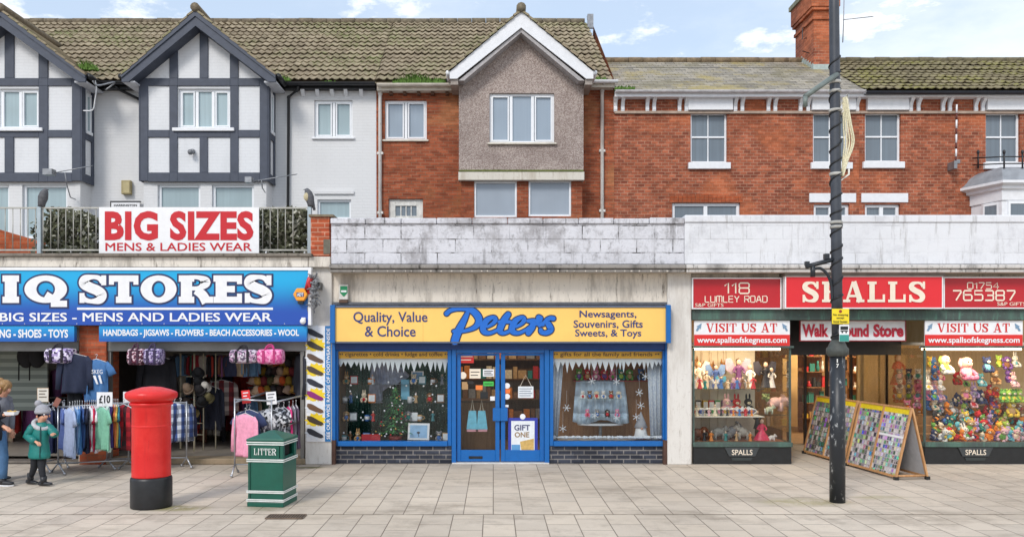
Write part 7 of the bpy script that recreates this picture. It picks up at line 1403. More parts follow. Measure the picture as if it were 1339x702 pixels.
def figurine(label, px, py, d, hpx, gown, hair=(80, 50, 34), skin=(226, 190, 166), wings=None, group=None, arms=True, wide=1.):
    h = hpx * d / F; q = thing('figurine', label, 'figurine', A3(px, py, d), group); G = M(gown, .4, .2, 30); mb = MB(); mb.lathe([(.30 * h * wide, 0), (.29 * h * wide, .02 * h), (.22 * h * wide, .2 * h), (.13 * h, .45 * h), (.10 * h, .55 * h), (.13 * h, .66 * h), (.12 * h, .73 * h), (.05 * h, .78 * h)], n=16, sy=.75) if wide != 1. else mb.lathe([(.21 * h, 0), (.20 * h, .02 * h), (.15 * h, .2 * h), (.10 * h, .45 * h), (.085 * h, .55 * h), (.11 * h, .66 * h), (.105 * h, .73 * h), (.05 * h, .78 * h)], n=16, sy=.75)
    if arms:
        for s_ in (-1, 1): mb.tube([(s_ * .11 * h, 0, .70 * h), (s_ * .2 * h, -.05 * h, .56 * h), (s_ * .12 * h, -.14 * h, .5 * h)], [.045 * h, .04 * h, .025 * h], 8)
    mb.build('gown', G, q, local=True); mb = MB(); mb.lathe([(.04 * h, .76 * h), (.04 * h, .80 * h)], n=8); mb.ball((0, -.01 * h, .88 * h), .085 * h, .085 * h, .105 * h, n=12, m=8); mb.build('head', M(skin, .4, .05), q, local=True); mb = MB(); mb.ball((0, .025 * h, .90 * h), .10 * h, .09 * h, .11 * h, n=12, m=8); mb.tube([(0, .06 * h, .88 * h), (0, .09 * h, .68 * h)], [.08 * h, .05 * h], 8, flat=.6); mb.build('hair', M(hair, .5, .2), q, local=True)
    if wings:
        for s_ in (-1, 1): mb = MB(); mb.prism([(s_ * .03 * h, .62 * h), (s_ * .22 * h, .45 * h), (s_ * .42 * h, .62 * h), (s_ * .44 * h, .98 * h), (s_ * .25 * h, 1.02 * h)][::s_], .08 * h, .10 * h); mb.build('wing', M(wings, .4, .2, 40), q, local=True)
    return q
def beast(label, px, py, d, hpx, c, trunk=False, group=None, face_=1, cat='ornament', tusk=False, seated=False):
    """a four-legged ornament: trunk of the body, jointed legs, neck and head in one mesh"""
    h = hpx * d / F; q = thing('animal_ornament', label, cat, A3(px, py, d), group); s_ = face_; mb = MB(); B = M(c, .6, .2, 30, .2); tl = R(-35) * s_ if seated else 0
    mb.ball((0, 0, .52 * h), .42 * h, .26 * h, .30 * h, n=14, m=8, tilt=Matrix.Rotation(tl, 3, 'Y'))
    for x in (-.26, .26):
        for y in (-.13, .13): mb.tube([(x * h, y * h, .5 * h), (x * h + .02 * h, y * h, .22 * h), (x * h, y * h, .0)], [.12 * h, .085 * h, .095 * h], 8)
    hx, hz = s_ * (.36 if seated else .46) * h, (.86 if seated else .74) * h; mb.tube([(s_ * .24 * h, 0, .6 * h), (hx, 0, hz)], [.2 * h, .16 * h], 10); mb.ball((hx, 0, hz), .2 * h, .17 * h, .19 * h, n=12, m=8); mb.ball((hx + s_ * .16 * h, 0, hz - .06 * h), .11 * h, .1 * h, .09 * h, n=10)
    if trunk: mb.tube(smooth_path([(hx + s_ * .14 * h, 0, hz - .02 * h), (hx + s_ * .26 * h, 0, hz - .2 * h), (hx + s_ * .28 * h, 0, hz - .45 * h), (hx + s_ * .36 * h, 0, hz - .55 * h)], 4), .06 * h, 8)
    mb.tube([(-s_ * .4 * h, 0, .6 * h), (-s_ * .52 * h, 0, .38 * h)], [.04 * h, .02 * h], 6); mb.build('body', B, q, local=True)
    for y in (-1, 1): mb = MB(); mb.ball((hx - s_ * .05 * h, y * .17 * h, hz + (.02 if trunk else .17) * h), .11 * h if trunk else .06 * h, .03 * h, .15 * h if trunk else .1 * h, n=10); mb.build('ear', B, q, local=True); mb = MB(); mb.ball((hx + s_ * .13 * h, y * .10 * h, hz + .05 * h), .025 * h, n=6, m=4); mb.build('eye', EYE, q, local=True)
    return q
# soft toys: one of each kind, then copies in their own colours
def plush(kind):
    q = thing('soft_toy', 'soft toy', 'soft toy', (0, 0, -60)); P_ = M((128, 128, 128), .95, .12, 30, .4); Wt = M((236, 226, 214), .9, .1); mb = MB()
    mb.ball((0, 0, .30), .22, .18, .26, n=12, m=7)
    for s_ in (-1, 1):
        mb.tube([(s_ * .15, 0, .44), (s_ * .26, -.10, .34), (s_ * .27, -.20, .26)], [.08, .075, .07], 8); mb.ball((s_ * .27, -.22, .25), .075, n=8, m=5); mb.tube([(s_ * .12, -.02, .12), (s_ * .17, -.20, .09), (s_ * .18, -.32, .10)], [.11, .10, .085], 8); mb.ball((s_ * .18, -.34, .12), .10, .07, .11, n=10, m=6)
    mb.build('body', P_, q, local=True); mb = MB(); mb.ball((0, -.03, .70), .24, .21, .22, n=14, m=9); hd_ = mb.build('head', P_, q, local=True)
    for s_ in (-1, 1):
        mb = MB()
        if kind == 'bear': mb.ball((s_ * .19, 0, .88), .085, .05, .085, n=10, m=6)
        elif kind == 'rabbit': mb.ball((s_ * .10, 0, 1.02), .06, .04, .19, n=10, m=7)
        elif kind == 'dog': mb.ball((s_ * .25, -.02, .66), .05, .08, .16, n=10, m=6)
        elif kind == 'cat': mb.lathe([(.085, .82), (.05, .92), (.004, .98)], (s_ * .14, 0, 0), 8)
        elif kind == 'doll': mb.tube([(s_ * .16, .05, .84), (s_ * .24, .03, .68), (s_ * .20, .0, .48)], [.08, .09, .05], 8)
        else: mb.ball((s_ * .12, -.08, .92), .09, .08, .09, n=10, m=6)
        mb.build('ear' if kind not in ('doll', 'frog') else ('hair' if kind == 'doll' else 'eye_bump'), P_, hd_, local=True)
        mb = MB(); mb.ball((s_ * .085, -.225 if kind != 'frog' else -.15, .74 if kind != 'frog' else .94), .032, .02, .036, n=8, m=5); mb.build('eye', EYE, hd_, local=True)
    mb = MB(); mb.ball((0, -.21, .645), .11, .07, .085, n=10, m=6); mz = mb.build('muzzle', Wt, hd_, local=True); mb = MB(); mb.ball((0, -.275, .675), .03, .02, .022, n=8, m=5); mb.build('nose', EYE, mz, local=True)
    mb = MB(); mb.lathe([(.20, .12), (.235, .2), (.235, .34), (.20, .46), (.12, .52)], n=14, sy=.84, cap=False) if kind in ('bear', 'dog', 'doll') else mb.ball((0, -.10, .29), .15, .105, .18, n=12, m=7); mb.build('outfit', Wt, q, local=True); return q
TOYS = {k_: plush(k_) for k_ in ('bear', 'rabbit', 'dog', 'cat', 'frog', 'doll')}
CN = dict(pink=(236, 138, 176), blush=(240, 190, 200), cream=(238, 222, 196), white=(240, 238, 236), brown=(134, 92, 60), tan=(200, 160, 112), grey=(150, 150, 156), blue=(70, 120, 190), aqua=(110, 190, 206), navy=(44, 56, 100), red=(206, 44, 54), orange=(236, 140, 50), yellow=(240, 206, 80), green=(110, 170, 80), lime=(170, 206, 90), teal=(50, 140, 136), purple=(120, 84, 160), lilac=(182, 156, 206), black=(40, 40, 46))
seen = {}
def toy(px, py, d, hpx, kind, c1, c2, where, group='soft toys in the gift shop window', rz=None, rot=None):
    h = hpx * d / F; lab = f'{c1} {kind} toy, {c2} trim, {where}'
    used = seen.get(lab, 0); seen[lab] = used + 1
    if used:
        alts = [c for c in CN if f'{c1} {kind} toy, {c} trim, {where}' not in seen and c != c1]
        if alts: c2 = rnd.choice(alts); lab = f'{c1} {kind} toy, {c2} trim, {where}'; seen[lab] = 1
    f_ = M(CN[c1], .95, .12, 30, .4); g_ = M(CN[c2], .9, .12, 30, .3); skin = M((240, 204, 184), .8, .05)
    mt = {'body': f_, 'head': f_ if kind != 'doll' else skin, 'ear': f_, 'eye_bump': f_, 'hair': M(CN[c2], .9, .2, 30), 'outfit': g_, 'muzzle': M(CN['cream'], .9, .1) if kind != 'doll' else skin}
    return dup(TOYS[kind], A3(px, py, d), R(rnd.uniform(-30, 40)) if rz is None else R(rz), lab, group, mt, h / 1.0)
kinds = ['bear', 'bear', 'rabbit', 'dog', 'cat', 'bear', 'dog']; cols = list(CN)
def rc(): return rnd.choice(cols)
rows = [('in the bottom row of the toy window', 14.22, 577, 16), ('in the second row up in the toy window', 14.45, 566, 16), ('in the third row up in the toy window', 14.7, 555, 16), ('in the fourth row up in the toy window', 14.95, 543, 17), ('in the top row of the toy pile', 15.2, 530, 16)]
pile = [14.22, 14.45, 14.7, 14.95, 15.2]
for ri, (w, d, py, h) in enumerate(rows):
    x = 1217 + ri * 1 if ri else 1214
    while x < 1338 - (0, 0, 0, 8, 28)[ri]:
        wpx = h * rnd.uniform(.58, .82); t_ = toy(x + wpx / 2, py - rnd.uniform(0, 2), d + rnd.uniform(-.06, .06), h * rnd.uniform(.82, 1.25), rnd.choice(kinds), rc(), rc(), w); t_.rotation_euler = (R(rnd.uniform(-30, 18)), R(rnd.uniform(-38, 38)), R(rnd.uniform(-50, 50))); x += wpx * .8
    # the step the row sits on
    mb = MB(); mb.box(RWX0 + .012, X(1450, d), d - .12, d + .11, SILLZ, Z(py, d) - .003)
    if ri: mb.build('display_step', M((160, 120, 80), .7, .1), SC)
for i, (px, py) in enumerate([(px, py) for px, top_ in ((1213, 486), (1221, 478), (1229, 492)) for py in range(536, top_, -13)]):
    toy(px, py, 15.0 - (i % 3) * .12, 15, rnd.choice(['rabbit', 'bear', 'cat', 'bear']), rnd.choice(['pink', 'blush', 'white', 'lilac', 'red', 'cream', 'blue']), rc(), 'in the stacked columns beside the glass corner', rz=rnd.uniform(-20, 40))
for (px, py, h, kd, a, b_, w, d) in ((1235, 489, 27, 'doll', 'white', 'lime', 'hanging high near the glass corner', 14.5), (1263, 497, 33, 'doll', 'pink', 'blush', 'with a long dress hanging high in the window', 14.5), (1290, 487, 22, 'bear', 'navy', 'aqua', 'hanging high in the middle of the window', 14.5), (1216, 480, 15, 'bear', 'yellow', 'lime', 'sitting high behind the white doll', 15.1), (1306, 480, 17, 'bear', 'lime', 'yellow', 'hanging high beside the purple toys', 14.7), (1316, 483, 19, 'dog', 'purple', 'brown', 'hanging high beside the lime bear', 14.6), (1327, 480, 17, 'rabbit', 'white', 'aqua', 'hanging in the upper far corner', 14.6), (1318, 500, 18, 'cat', 'purple', 'pink', 'hanging below the purple dog', 14.6), (1325, 506, 17, 'rabbit', 'blush', 'white', 'hanging below the white rabbit', 14.5), (1300, 503, 20, 'bear', 'tan', 'brown', 'hanging in the middle above the red toys', 14.7), (1282, 505, 18, 'cat', 'aqua', 'white', 'hanging in the middle beside the tan bear', 14.7), (1263, 505, 12, 'frog', 'green', 'black', 'below the long dress doll', 14.7), (1250, 503, 18, 'bear', 'red', 'brown', 'hanging on the wood wall in shade', 15.6), (1262, 523, 19, 'dog', 'tan', 'pink', 'with a big head in the middle of the window', 14.7), (1273, 520, 18, 'rabbit', 'lilac', 'grey', 'next to the big headed dog', 14.8), (1281, 528, 20, 'cat', 'navy', 'grey', 'upright in the middle of the window', 14.8), (1293, 517, 16, 'bear', 'red', 'orange', 'in the red cluster', 14.8), (1302, 520, 16, 'dog', 'orange', 'red', 'in the red cluster', 14.85), (1272, 533, 15, 'bear', 'blush', 'red', 'below the lilac rabbit', 14.8), (1297, 533, 16, 'bear', 'purple', 'red', 'below the red cluster', 14.9), (1322, 545, 24, 'bear', 'yellow', 'tan', 'tall near the far corner', 14.6)): toy(px, py, d, h, kd, a, b_, w, rz=rnd.uniform(-10, 25))
for i, px in enumerate((1311, 1318, 1325, 1332)): toy(px, 526, 14.55, 18, 'frog', 'lime' if i % 2 else 'green', 'yellow', 'frog line, ' + ('first from the glass corner', 'second along', 'third along', 'fourth along')[i], 'frogs in a line', rz=0)
for i in range(9): px, py = 1176 + (i % 3) * 12, 522 - (i // 3) * 13; toy(px, py, 15.7 + .1 * (i % 2), 15, rnd.choice(kinds), rnd.choice(['blue', 'aqua', 'navy', 'white', 'pink', 'teal', 'grey']), rc(), 'seen through the lobby side pane', rz=-30)
for i, (px, py, h) in enumerate(((1190, 553, 16), (1202, 548, 16), (1186, 538, 16), (1199, 534, 16))): toy(px, py, 15.1, h, 'bear', rnd.choice(['blue', 'purple', 'pink', 'orange']), rc(), 'low behind the lobby side pane', rz=-30)
figurine('tall ginger-haired doll in a red coat above the a-board', 1174, 503, 15.9, 40, (206, 56, 60), (176, 84, 36), group='dolls and figurines', wide=.9); toy(1172, 526, 15.9, 22, 'bear', 'red', 'white', 'under the tall ginger-haired doll')
# gift shop china window
gs = 'ornaments in the china figures window'; ZT = lambda d, py0: py0
def shelfy(py, d): return HY + (py - HY) * 14.4 / d * 1.0
for a in ((914, 34, (236, 224, 214), (200, 170, 120), (226, 220, 214), 'white fairy figurine with pale wings at the pillar end of the top shelf'), (936, 30, (70, 96, 160), (60, 60, 100), (120, 150, 200), 'blue winged wizard figurine on the top shelf'), (966, 38, (116, 66, 120), (90, 60, 50), (190, 170, 190), 'purple fairy figurine with large wings on the top shelf'), (981, 30, (238, 236, 232), (214, 200, 180), None, 'plain white lady figurine on the top shelf'), (1001, 34, (44, 40, 44), (40, 40, 44), (70, 66, 76), 'black winged figurine on the top shelf'), (1009, 26, (226, 218, 214), (220, 214, 206), None, 'small white figurine beside the black winged figurine'), (952, 10, (206, 196, 180), (180, 160, 130), None, 'tiny cream figurine on the top shelf'), (924, 22, (206, 190, 170), (140, 100, 60), None, 'small beige figurine beside the white fairy')): figurine(a[5], a[0], shelfy(507, 14.5), 14.5, a[1], a[2], a[3], wings=a[4], group=gs)
ordn = ('first', 'second', 'third', 'fourth', 'fifth', 'sixth', 'seventh', 'eighth', 'ninth', 'tenth', 'eleventh', 'twelfth')
for sh_, (py, d, nm, xs, hs) in enumerate(((507, 14.25, 'top', range(908, 988, 7), (9, 19)), (542, 14.2, 'middle', range(911, 986, 8), (8, 15)), (576, 14.2, 'lower', (921, 930, 949, 963, 981), (8, 15)))):
    for i, px in enumerate(xs):
        n_ = rnd.choice(['tan', 'cream', 'white', 'brown', 'grey', 'blue', 'purple', 'red', 'teal', 'black', 'blush', 'orange']); figurine(f'small {n_} figurine, {ordn[i]} from the pillar in the front row of the {nm} china shelf', px, py if sh_ == 2 else shelfy(py, d), d, rnd.uniform(*hs), CN[n_], CN[rnd.choice(['brown', 'black', 'cream', 'tan'])], wings=CN[rnd.choice(['white', 'aqua', 'blush'])] if rnd.random() < .3 and sh_ < 2 else None, group=gs)
for i, (px, py) in enumerate(((909, 476), (918, 482), (930, 482), (946, 480))): q = thing('mask_ornament', ('golden cat mask hanging first from the pillar', 'golden cat mask hanging second from the pillar', 'golden cat mask hanging third from the pillar', 'golden cat mask hanging fourth from the pillar')[i], 'ornament', A3(px, py, 14.8), 'golden cat masks'); c = Vector(A3(px, py, 14.8)); GO = M((166, 112, 50), .4, .3, 30); mb = MB(); mb.ball(c, .055, .03, .09, n=12); mb.build('face', GO, q); [(lambda m_: (m_.lathe([(.025, .06), (.012, .13), (.002, .16)], (c.x + s_ * .035, c.y, c.z), 8), m_.build('ear', GO, q)))(MB()) for s_ in (-1, 1)]; mb = MB(); mb.tube([c + Vector((0, 0, .06)), c + Vector((0, 0, .3))], .003, 4); mb.build('cord', GO, q)
mc = [('red', (200, 50, 60)), ('blue', (60, 90, 170)), ('black', (40, 40, 48)), ('green', (80, 150, 90)), ('pink', (236, 150, 180)), ('gold', (206, 170, 80)), ('purple', (120, 80, 150)), ('orange', (230, 130, 60))]
for i, px in enumerate((909, 917, 926, 934, 942, 950, 958, 966, 974, 982)): n_, c = mc[i % 8]; mug(f'white mug with {n_} print {"near the pillar end" if i < 8 else "near the inner end"} of the middle china shelf', px, shelfy(542, 14.35), 14.35, (240, 238, 236), c, gs, 1.25)
for i, px in enumerate((913, 922, 930, 938, 947, 955)): n_, c = mc[(i * 3 + 2) % 8]; block('gift_box', 'box', f'{n_} gift box behind the mugs on the middle china shelf', px, shelfy(542, 14.7), 14.7, 7, 17, M(c, .5, .1), SIGNW, gs)
for px, c, n_ in ((963, (196, 60, 56), 'red'), (978, (60, 66, 60), 'dark green'), (950, (230, 170, 170), 'pink')): toy(px, shelfy(542, 14.6), 14.6, 22, 'rabbit', {'red': 'red', 'dark green': 'black', 'pink': 'blush'}[n_], 'white', 'standing behind the mugs on the china shelf', gs, rz=0)
beast('pink poodle ornament on the middle shelf', 1014, 537, 14.5, 22, (236, 190, 180), group=gs); beast('small floral ornament animal below the pink poodle', 1006, 541, 14.4, 12, (190, 196, 170), group=gs)
q = thing('flower_bunch', 'green flower bunch beside the pink poodle ornament', 'ornament', A3(1002, 528, 14.5), gs); mb = MB(); c = Vector(A3(1002, 520, 14.5))
for i in range(14): mb.ball(c + Vector((rnd.uniform(-.06, .06), rnd.uniform(-.04, .04), rnd.uniform(-.05, .06))), .028, n=7, m=4)
mb.build('blooms', M((150, 160, 100), .7, .4, 20), q); mb = MB(); mb.lathe([(.03, 0), (.04, .1)], (c.x, c.y, Z(541, 14.5)), 10); mb.build('vase', SIGNW, q)
beast('brown elephant ornament at the pillar end of the lower shelf', 912, 576, 14.35, 20, (120, 66, 40), True, gs); beast('grey elephant ornament with a raised head', 940, 575, 14.35, 20, (140, 138, 134), True, gs); beast('grey wolf ornament standing between the elephants', 957, 575, 14.4, 22, (120, 120, 124), False, gs, seated=True); beast('pale grey seated dog ornament', 971, 575, 14.35, 20, (168, 160, 150), False, gs, seated=True, face_=-1); beast('small white lamb ornament beside the pink gowned doll', 1009, 577, 14.3, 10, (232, 226, 220), False, gs)
figurine('dark-haired doll in a wide pink gown on the lower shelf', 996, 577, 14.35, 30, (226, 56, 96), (40, 34, 34), group=gs, wide=1.35); figurine('small black gowned doll behind the pink gowned doll', 990, 560, 14.6, 24, (44, 42, 46), (30, 28, 30), group=gs)
mb = MB(); mb.box(X(988, 14.6), X(1026, 14.6), 14.4, 14.7, Z(542, 14.5) - .012, Z(542, 14.5)); tag(mb.build('glass_shelf', mat_glass('shelf_pane2', 1., (.82, .9, .88)), None, loc=A3(1005, 543, 14.5)), 'small glass shelf carrying the pink poodle ornament', 'shelf', 'glass shelves')
# gift shop interior
gi = 'goods on the lit racks inside the gift shop'
for ui, (pa, pb, d, nm) in enumerate(((1050, 1082, 18.6, 'first'), (1086, 1112, 19.2, 'second'), (1116, 1160, 18.0, 'third'), (988, 1030, 16.9, 'side'))):
    q = thing('display_rack', f'{nm} lit wooden rack of gifts inside the gift shop', 'rack', (X((pa + pb) / 2, d), d, 0), 'racks inside the gift shop'); WDM = mat_wood((120, 78, 46), (150, 104, 64)); x0, x1 = X(pa, d), X(pb, d)
    mb = MB(); mb.box(x0, x1, d + .3, d + .33, 0, 2.3); mb.build('back', WDM, q)
    for k_ in range(6): z = .35 + k_ * .36; mb = MB(); mb.box(x0, x1, d - .02, d + .298, z - .02, z); mb.build('shelf', WDM, q)
    for k_ in range(6):
        z = .35 + k_ * .36; x = x0 + .05
        while x < x1 - .08:
            w = rnd.uniform(.05, .12); h = rnd.uniform(.10, .27); n_ = rnd.choice(['tan', 'brown', 'cream', 'red', 'yellow', 'teal', 'black', 'white', 'orange']); o = thing('gift_item', f'{n_} gift standing on the {nm} lit rack inside the shop', 'gift', (x + w / 2, d + .12, z), gi); mb = MB(); (mb.lathe([(w * .4, 0), (w * .5, h * .3), (w * .25, h * .7), (w * .3, h)], n=10) if rnd.random() < .5 else mb.box(-w / 2, w / 2, -.04, .04, 0, h)); mb.build('item', M(CN[n_], .5, .15), o, local=True); x += w * 1.3
mb = None
# newsagent: small goods on the window shelves
gn = 'small gifts in the newsagent windows'; BLU = M((110, 150, 190), .5, .2, 20); PAPER = M((226, 230, 234), .6, .08, 20); nm_ = [('blue', (70, 110, 170)), ('white', (226, 228, 232)), ('brown', (120, 84, 56)), ('red', (190, 50, 50)), ('tan', (196, 160, 116)), ('grey', (140, 146, 156)), ('orange', (214, 124, 50)), ('teal', (60, 130, 140))]
for row, (py, d, xs, rn) in enumerate(((502, 14.55, (453, 463, 484, 487, 541, 552, 566, 578), 'uppermost glass shelf'), (526, 14.55, (451, 459, 476, 486, 536, 544, 562, 576), 'middle glass shelf'), (550, 14.5, (453, 462, 480, 488, 534, 541, 549, 566), 'lowest glass shelf'), (576.5, 14.35, (450, 458, 468, 479, 489, 540, 574, 583), 'floor of the tree window'))):
    for i, px in enumerate(xs):
        n_, c = nm_[(i * 3 + row * 5) % 8]; k_ = (i + row * 2) % 4; lab = f'on the {rn}'
        if k_ == 0: toy(px, py, d, 14, rnd.choice(['bear', 'dog', 'rabbit']), rnd.choice(['tan', 'white', 'brown', 'grey', 'cream']), rnd.choice(['red', 'blue', 'teal']), lab, gn, rz=0)
        elif k_ == 1: block('framed_picture', 'picture', f'{n_} picture frame {lab}, {("first", "second", "third", "fourth", "fifth", "sixth", "seventh", "eighth")[i]} item along', px, py, d, 10, 11, M(c, .5, .1), PAPER if i % 2 else BLU, gn, .02, 8)
        elif k_ == 2: mug(f'{n_} mug {lab}, {("first", "second", "third", "fourth", "fifth", "sixth", "seventh", "eighth")[i]} item along', px, py, d, c, (226, 226, 230), gn, 1.1)
        else: figurine(f'{n_} figurine {lab}, {("first", "second", "third", "fourth", "fifth", "sixth", "seventh", "eighth")[i]} item along', px, py, d, 13, c, (220, 220, 224), group=gn)
q = block('picture_card', 'picture', 'white seaside picture with a bird leaning at the foot of the window', 547, 575, 14.22, 29, 22, SIGNW, M((150, 190, 226), .5, .15, 6), gn, .01, 10); mb = MB(); mb.ball((.0, -.013, .13), .03, .004, .02, n=8); mb.tube([(0, -.013, .12), (.01, -.013, .06)], .005, 5); mb.build('printed_bird', M((60, 60, 70), .5, .1), q, local=True)
block('picture_card', 'picture', 'seaside picture at the top of the tree window', 546, 496, 14.6, 16, 11, SIGNW, M((110, 150, 190), .5, .2, 6), gn, .01); block('toy_box', 'box', 'red toy truck box at the foot of the tree window', 485, 576.5, 14.2, 24, 9, M((190, 44, 52), .5, .1), None, gn, .1)
block('gift_bag', 'bag', 'light blue gift bag standing on the upper shelf beside the cloth', 530, 522, 14.6, 11, 26, M((120, 190, 220), .5, .1), None, gn, .05)
# snow flakes on threads, both windows
def flake(label, px, py, d, r_): 
    q = thing('snowflake', label, 'snowflake', A3(px, py, d), 'hanging white snowflakes'); mb = MB(); rot_ = rnd.uniform(0, 1)
    for k_ in range(6): a = k_ * math.pi / 3 + rot_; e = Vector((math.cos(a), 0, math.sin(a))) * r_; mb.tube([(0, 0, 0), tuple(e)], [r_ * .09, r_ * .11], 5); mb.ball(tuple(e), r_ * .14, n=6, m=4)
    mb.build('flake', M((236, 240, 246), .5, .05), q, local=True); mb = MB(); mb.tube([(0, 0, r_), (0, 0, r_ + .25)], .0015, 4); mb.build('thread', WHITE, q, local=True)
for i, (px, py) in enumerate(((774, 498), (806, 499), (741, 533), (836, 513), (736, 560), (778, 543), (806, 546), (832, 545), (844, 492), (838, 530))): flake('white ribbon snowflake ' + ('above the blue cloth at its near end', 'above the blue cloth at its far end', 'beside the red poster edge of the cloth', 'near the far lace curtain at cloth top height', 'low beside the near lace curtain', 'in front of the middle of the blue cloth', 'in front of the far half of the blue cloth', 'above the gnome near the lace', 'high against the far lace curtain', 'midway down the far lace curtain')[i], px, py, 14.25, .06)
for i in range(26): px, py = rnd.uniform(448, 584), rnd.uniform(484, 572); q = thing('snow_ball', 'tiny white snow ball hanging on thread in the tree window', 'decoration', A3(px, py, 14.2), 'tiny hanging snow balls'); mb = MB(); mb.ball((0, 0, 0), .017, n=8, m=5); mb.build('ball', M((236, 240, 246), .6, .05), q, local=True)
# lace window
LACE = mat_pattern((226, 232, 240), (206, 216, 230), 46, None)
def lace(label, a0, a1, b0, b1, d):
    mb = MB(); n = 24; mb.smooth = True
    for i in range(n):
        f0, f1 = i / n, (i + 1) / n; P_ = lambda f, k_: (X((a0 + (a1 - a0) * f) if k_ else (b0 + (b1 - b0) * f), d), d + .025 * math.sin(f * 22), Z(466 if k_ else 576, d)); mb.quad(P_(f0, 0), P_(f1, 0), P_(f1, 1), P_(f0, 1))
    o = tag(mb.build('lace_curtain', LACE, None, loc=A3(a0, 576, d)), label, 'curtain', 'white lace curtains'); o.modifiers.new('thick', 'SOLIDIFY').thickness = .003
lace('white lace curtain hanging beside the blue door frame', 720, 737, 720, 729, 14.3); lace('white lace curtain hanging beside the far pillar', 846, 867, 851, 865, 14.3)
mb = MB(); d = 15.0; mb.box(X(719, d), X(872, d), d, d + .04, Z(585, d), Z(452, d)); tag(mb.build('backdrop_panel', mat_wood((150, 102, 66), (176, 126, 84)), None, loc=A3(795, 580, d)), 'brown wood panel behind the lace window display', 'panel')
q = thing('display_table', 'small draped round table in the lace window', 'table', A3(785, 577, 14.7)); mb = MB(); mb.tube([A3(785, 577, 14.7), A3(785, 555, 14.7)], .03, 8); mb.build('leg', GREYMET, q); mb = MB(); c = A3(785, 555, 14.7); mb.lathe([(.42, 0), (.42, .03), (.1, .035)], c, 24, sy=.5); mb.build('table_top', PAPER, q)
mb = MB(); d = 14.62; n = 50; mb.smooth = True
for i in range(n):
    f0, f1 = i / n, (i + 1) / n
    def P_(f, k_): w = (37, 36, 34, 32)[k_] if k_ < 4 else 30; return (X(786 + w * (f * 2 - 1), d), d + (-.10, -.09, -.06, 0, .1)[k_] + (.035, .03, .02, .01, 0)[k_] * math.sin(f * 44) + .12 * abs(f * 2 - 1) ** 2, Z((551 + 3 * math.sin(f * 9), 540, 518, 500, 497)[k_], d))
    for k_ in range(4): mb.quad(P_(f0, k_), P_(f1, k_), P_(f1, k_ + 1), P_(f0, k_ + 1))
o = tag(mb.build('blue_cloth', M((196, 216, 234), .8, .18, 8), None, loc=A3(786, 551, d)), 'pale blue cloth draped over the lace window display', 'cloth'); o.modifiers.new('thick', 'SOLIDIFY').thickness = .004
for row, (py, xs) in enumerate(((521, (762, 771, 780, 789, 799, 809)), (545, (768, 781, 794, 807)))):
    for i, px in enumerate(xs): n_ = ('white', 'pink', 'brown', 'grey', 'cream', 'black')[(i * 2 + row) % 6]; toy(px, py, 14.42, 11, ('cat', 'bear', 'dog')[i % 3], n_, ('red', 'blue')[i % 2], 'on the blue cloth, ' + ('upper' if not row else 'lower') + ' line', 'toys on the blue cloth', rz=0)
    mb = MB(); mb.box(X(758, 14.45), X(815, 14.45), 14.40, 14.5, Z(py, 14.45) - .01, Z(py, 14.45) - .001); tag(mb.build('glass_shelf', mat_glass('shelf_pane3', 1., (.85, .92, .9)), None, loc=A3(786, py, 14.45)), ('narrow upper', 'narrow lower')[row] + ' glass shelf in front of the blue cloth', 'shelf', 'glass shelves')
for i, px in enumerate((757, 768, 779, 790, 801, 812, 823, 838)): toy(px, 497, 14.85, 16, kinds[i % 7], ('green', 'red', 'pink', 'red', 'pink', 'teal', 'green', 'blue')[i], rc(), 'on the high rear shelf of the lace window', gn, rz=0)
mb = MB(); mb.box(X(750, 14.85), X(846, 14.85), 14.75, 14.99, Z(497, 14.85) - .015, Z(497, 14.85) - .001); tag(mb.build('wall_shelf', M((170, 60, 56), .5, .1), None, loc=A3(798, 498, 14.85)), 'red edged shelf high at the rear of the lace window', 'shelf')
q = thing('snow_fluff', 'white fluffy snow along the foot of the lace window', 'artificial snow', A3(793, 577, 14.2)); mb = MB()
for i in range(110): px = rnd.uniform(722, 866); mb.ball(A3(px, 571.5, 14.2 + rnd.uniform(-.04, .12)), rnd.uniform(.02, .05), rnd.uniform(.02, .05), rnd.uniform(.015, .035), n=7, m=4)
mb.build('fluff', M((236, 240, 246), .95, .05), q)
q = thing('gnome', 'white bearded gnome with a grey hat beside the far lace curtain', 'gnome', A3(838, 573, 14.35)); c = Vector(A3(838, 573, 14.35)); mb = MB(); mb.lathe([(.11, 0), (.12, .05), (.09, .2), (.04, .26)], c, 14); mb.build('body', SIGNW, q); mb = MB(); mb.lathe([(.12, 0), (.08, .1), (.03, .22), (.005, .28)], c + Vector((0, 0, .2)), 14); mb.build('hat', M((170, 172, 180), .8, .1), q); mb = MB(); mb.lathe([(.122, .0), (.125, .05)], c, 14); mb.build('hem', M((190, 50, 56), .8, .1), q); mb = MB(); mb.ball(c + Vector((0, -.10, .19)), .025); mb.build('nose', SKIN, q)
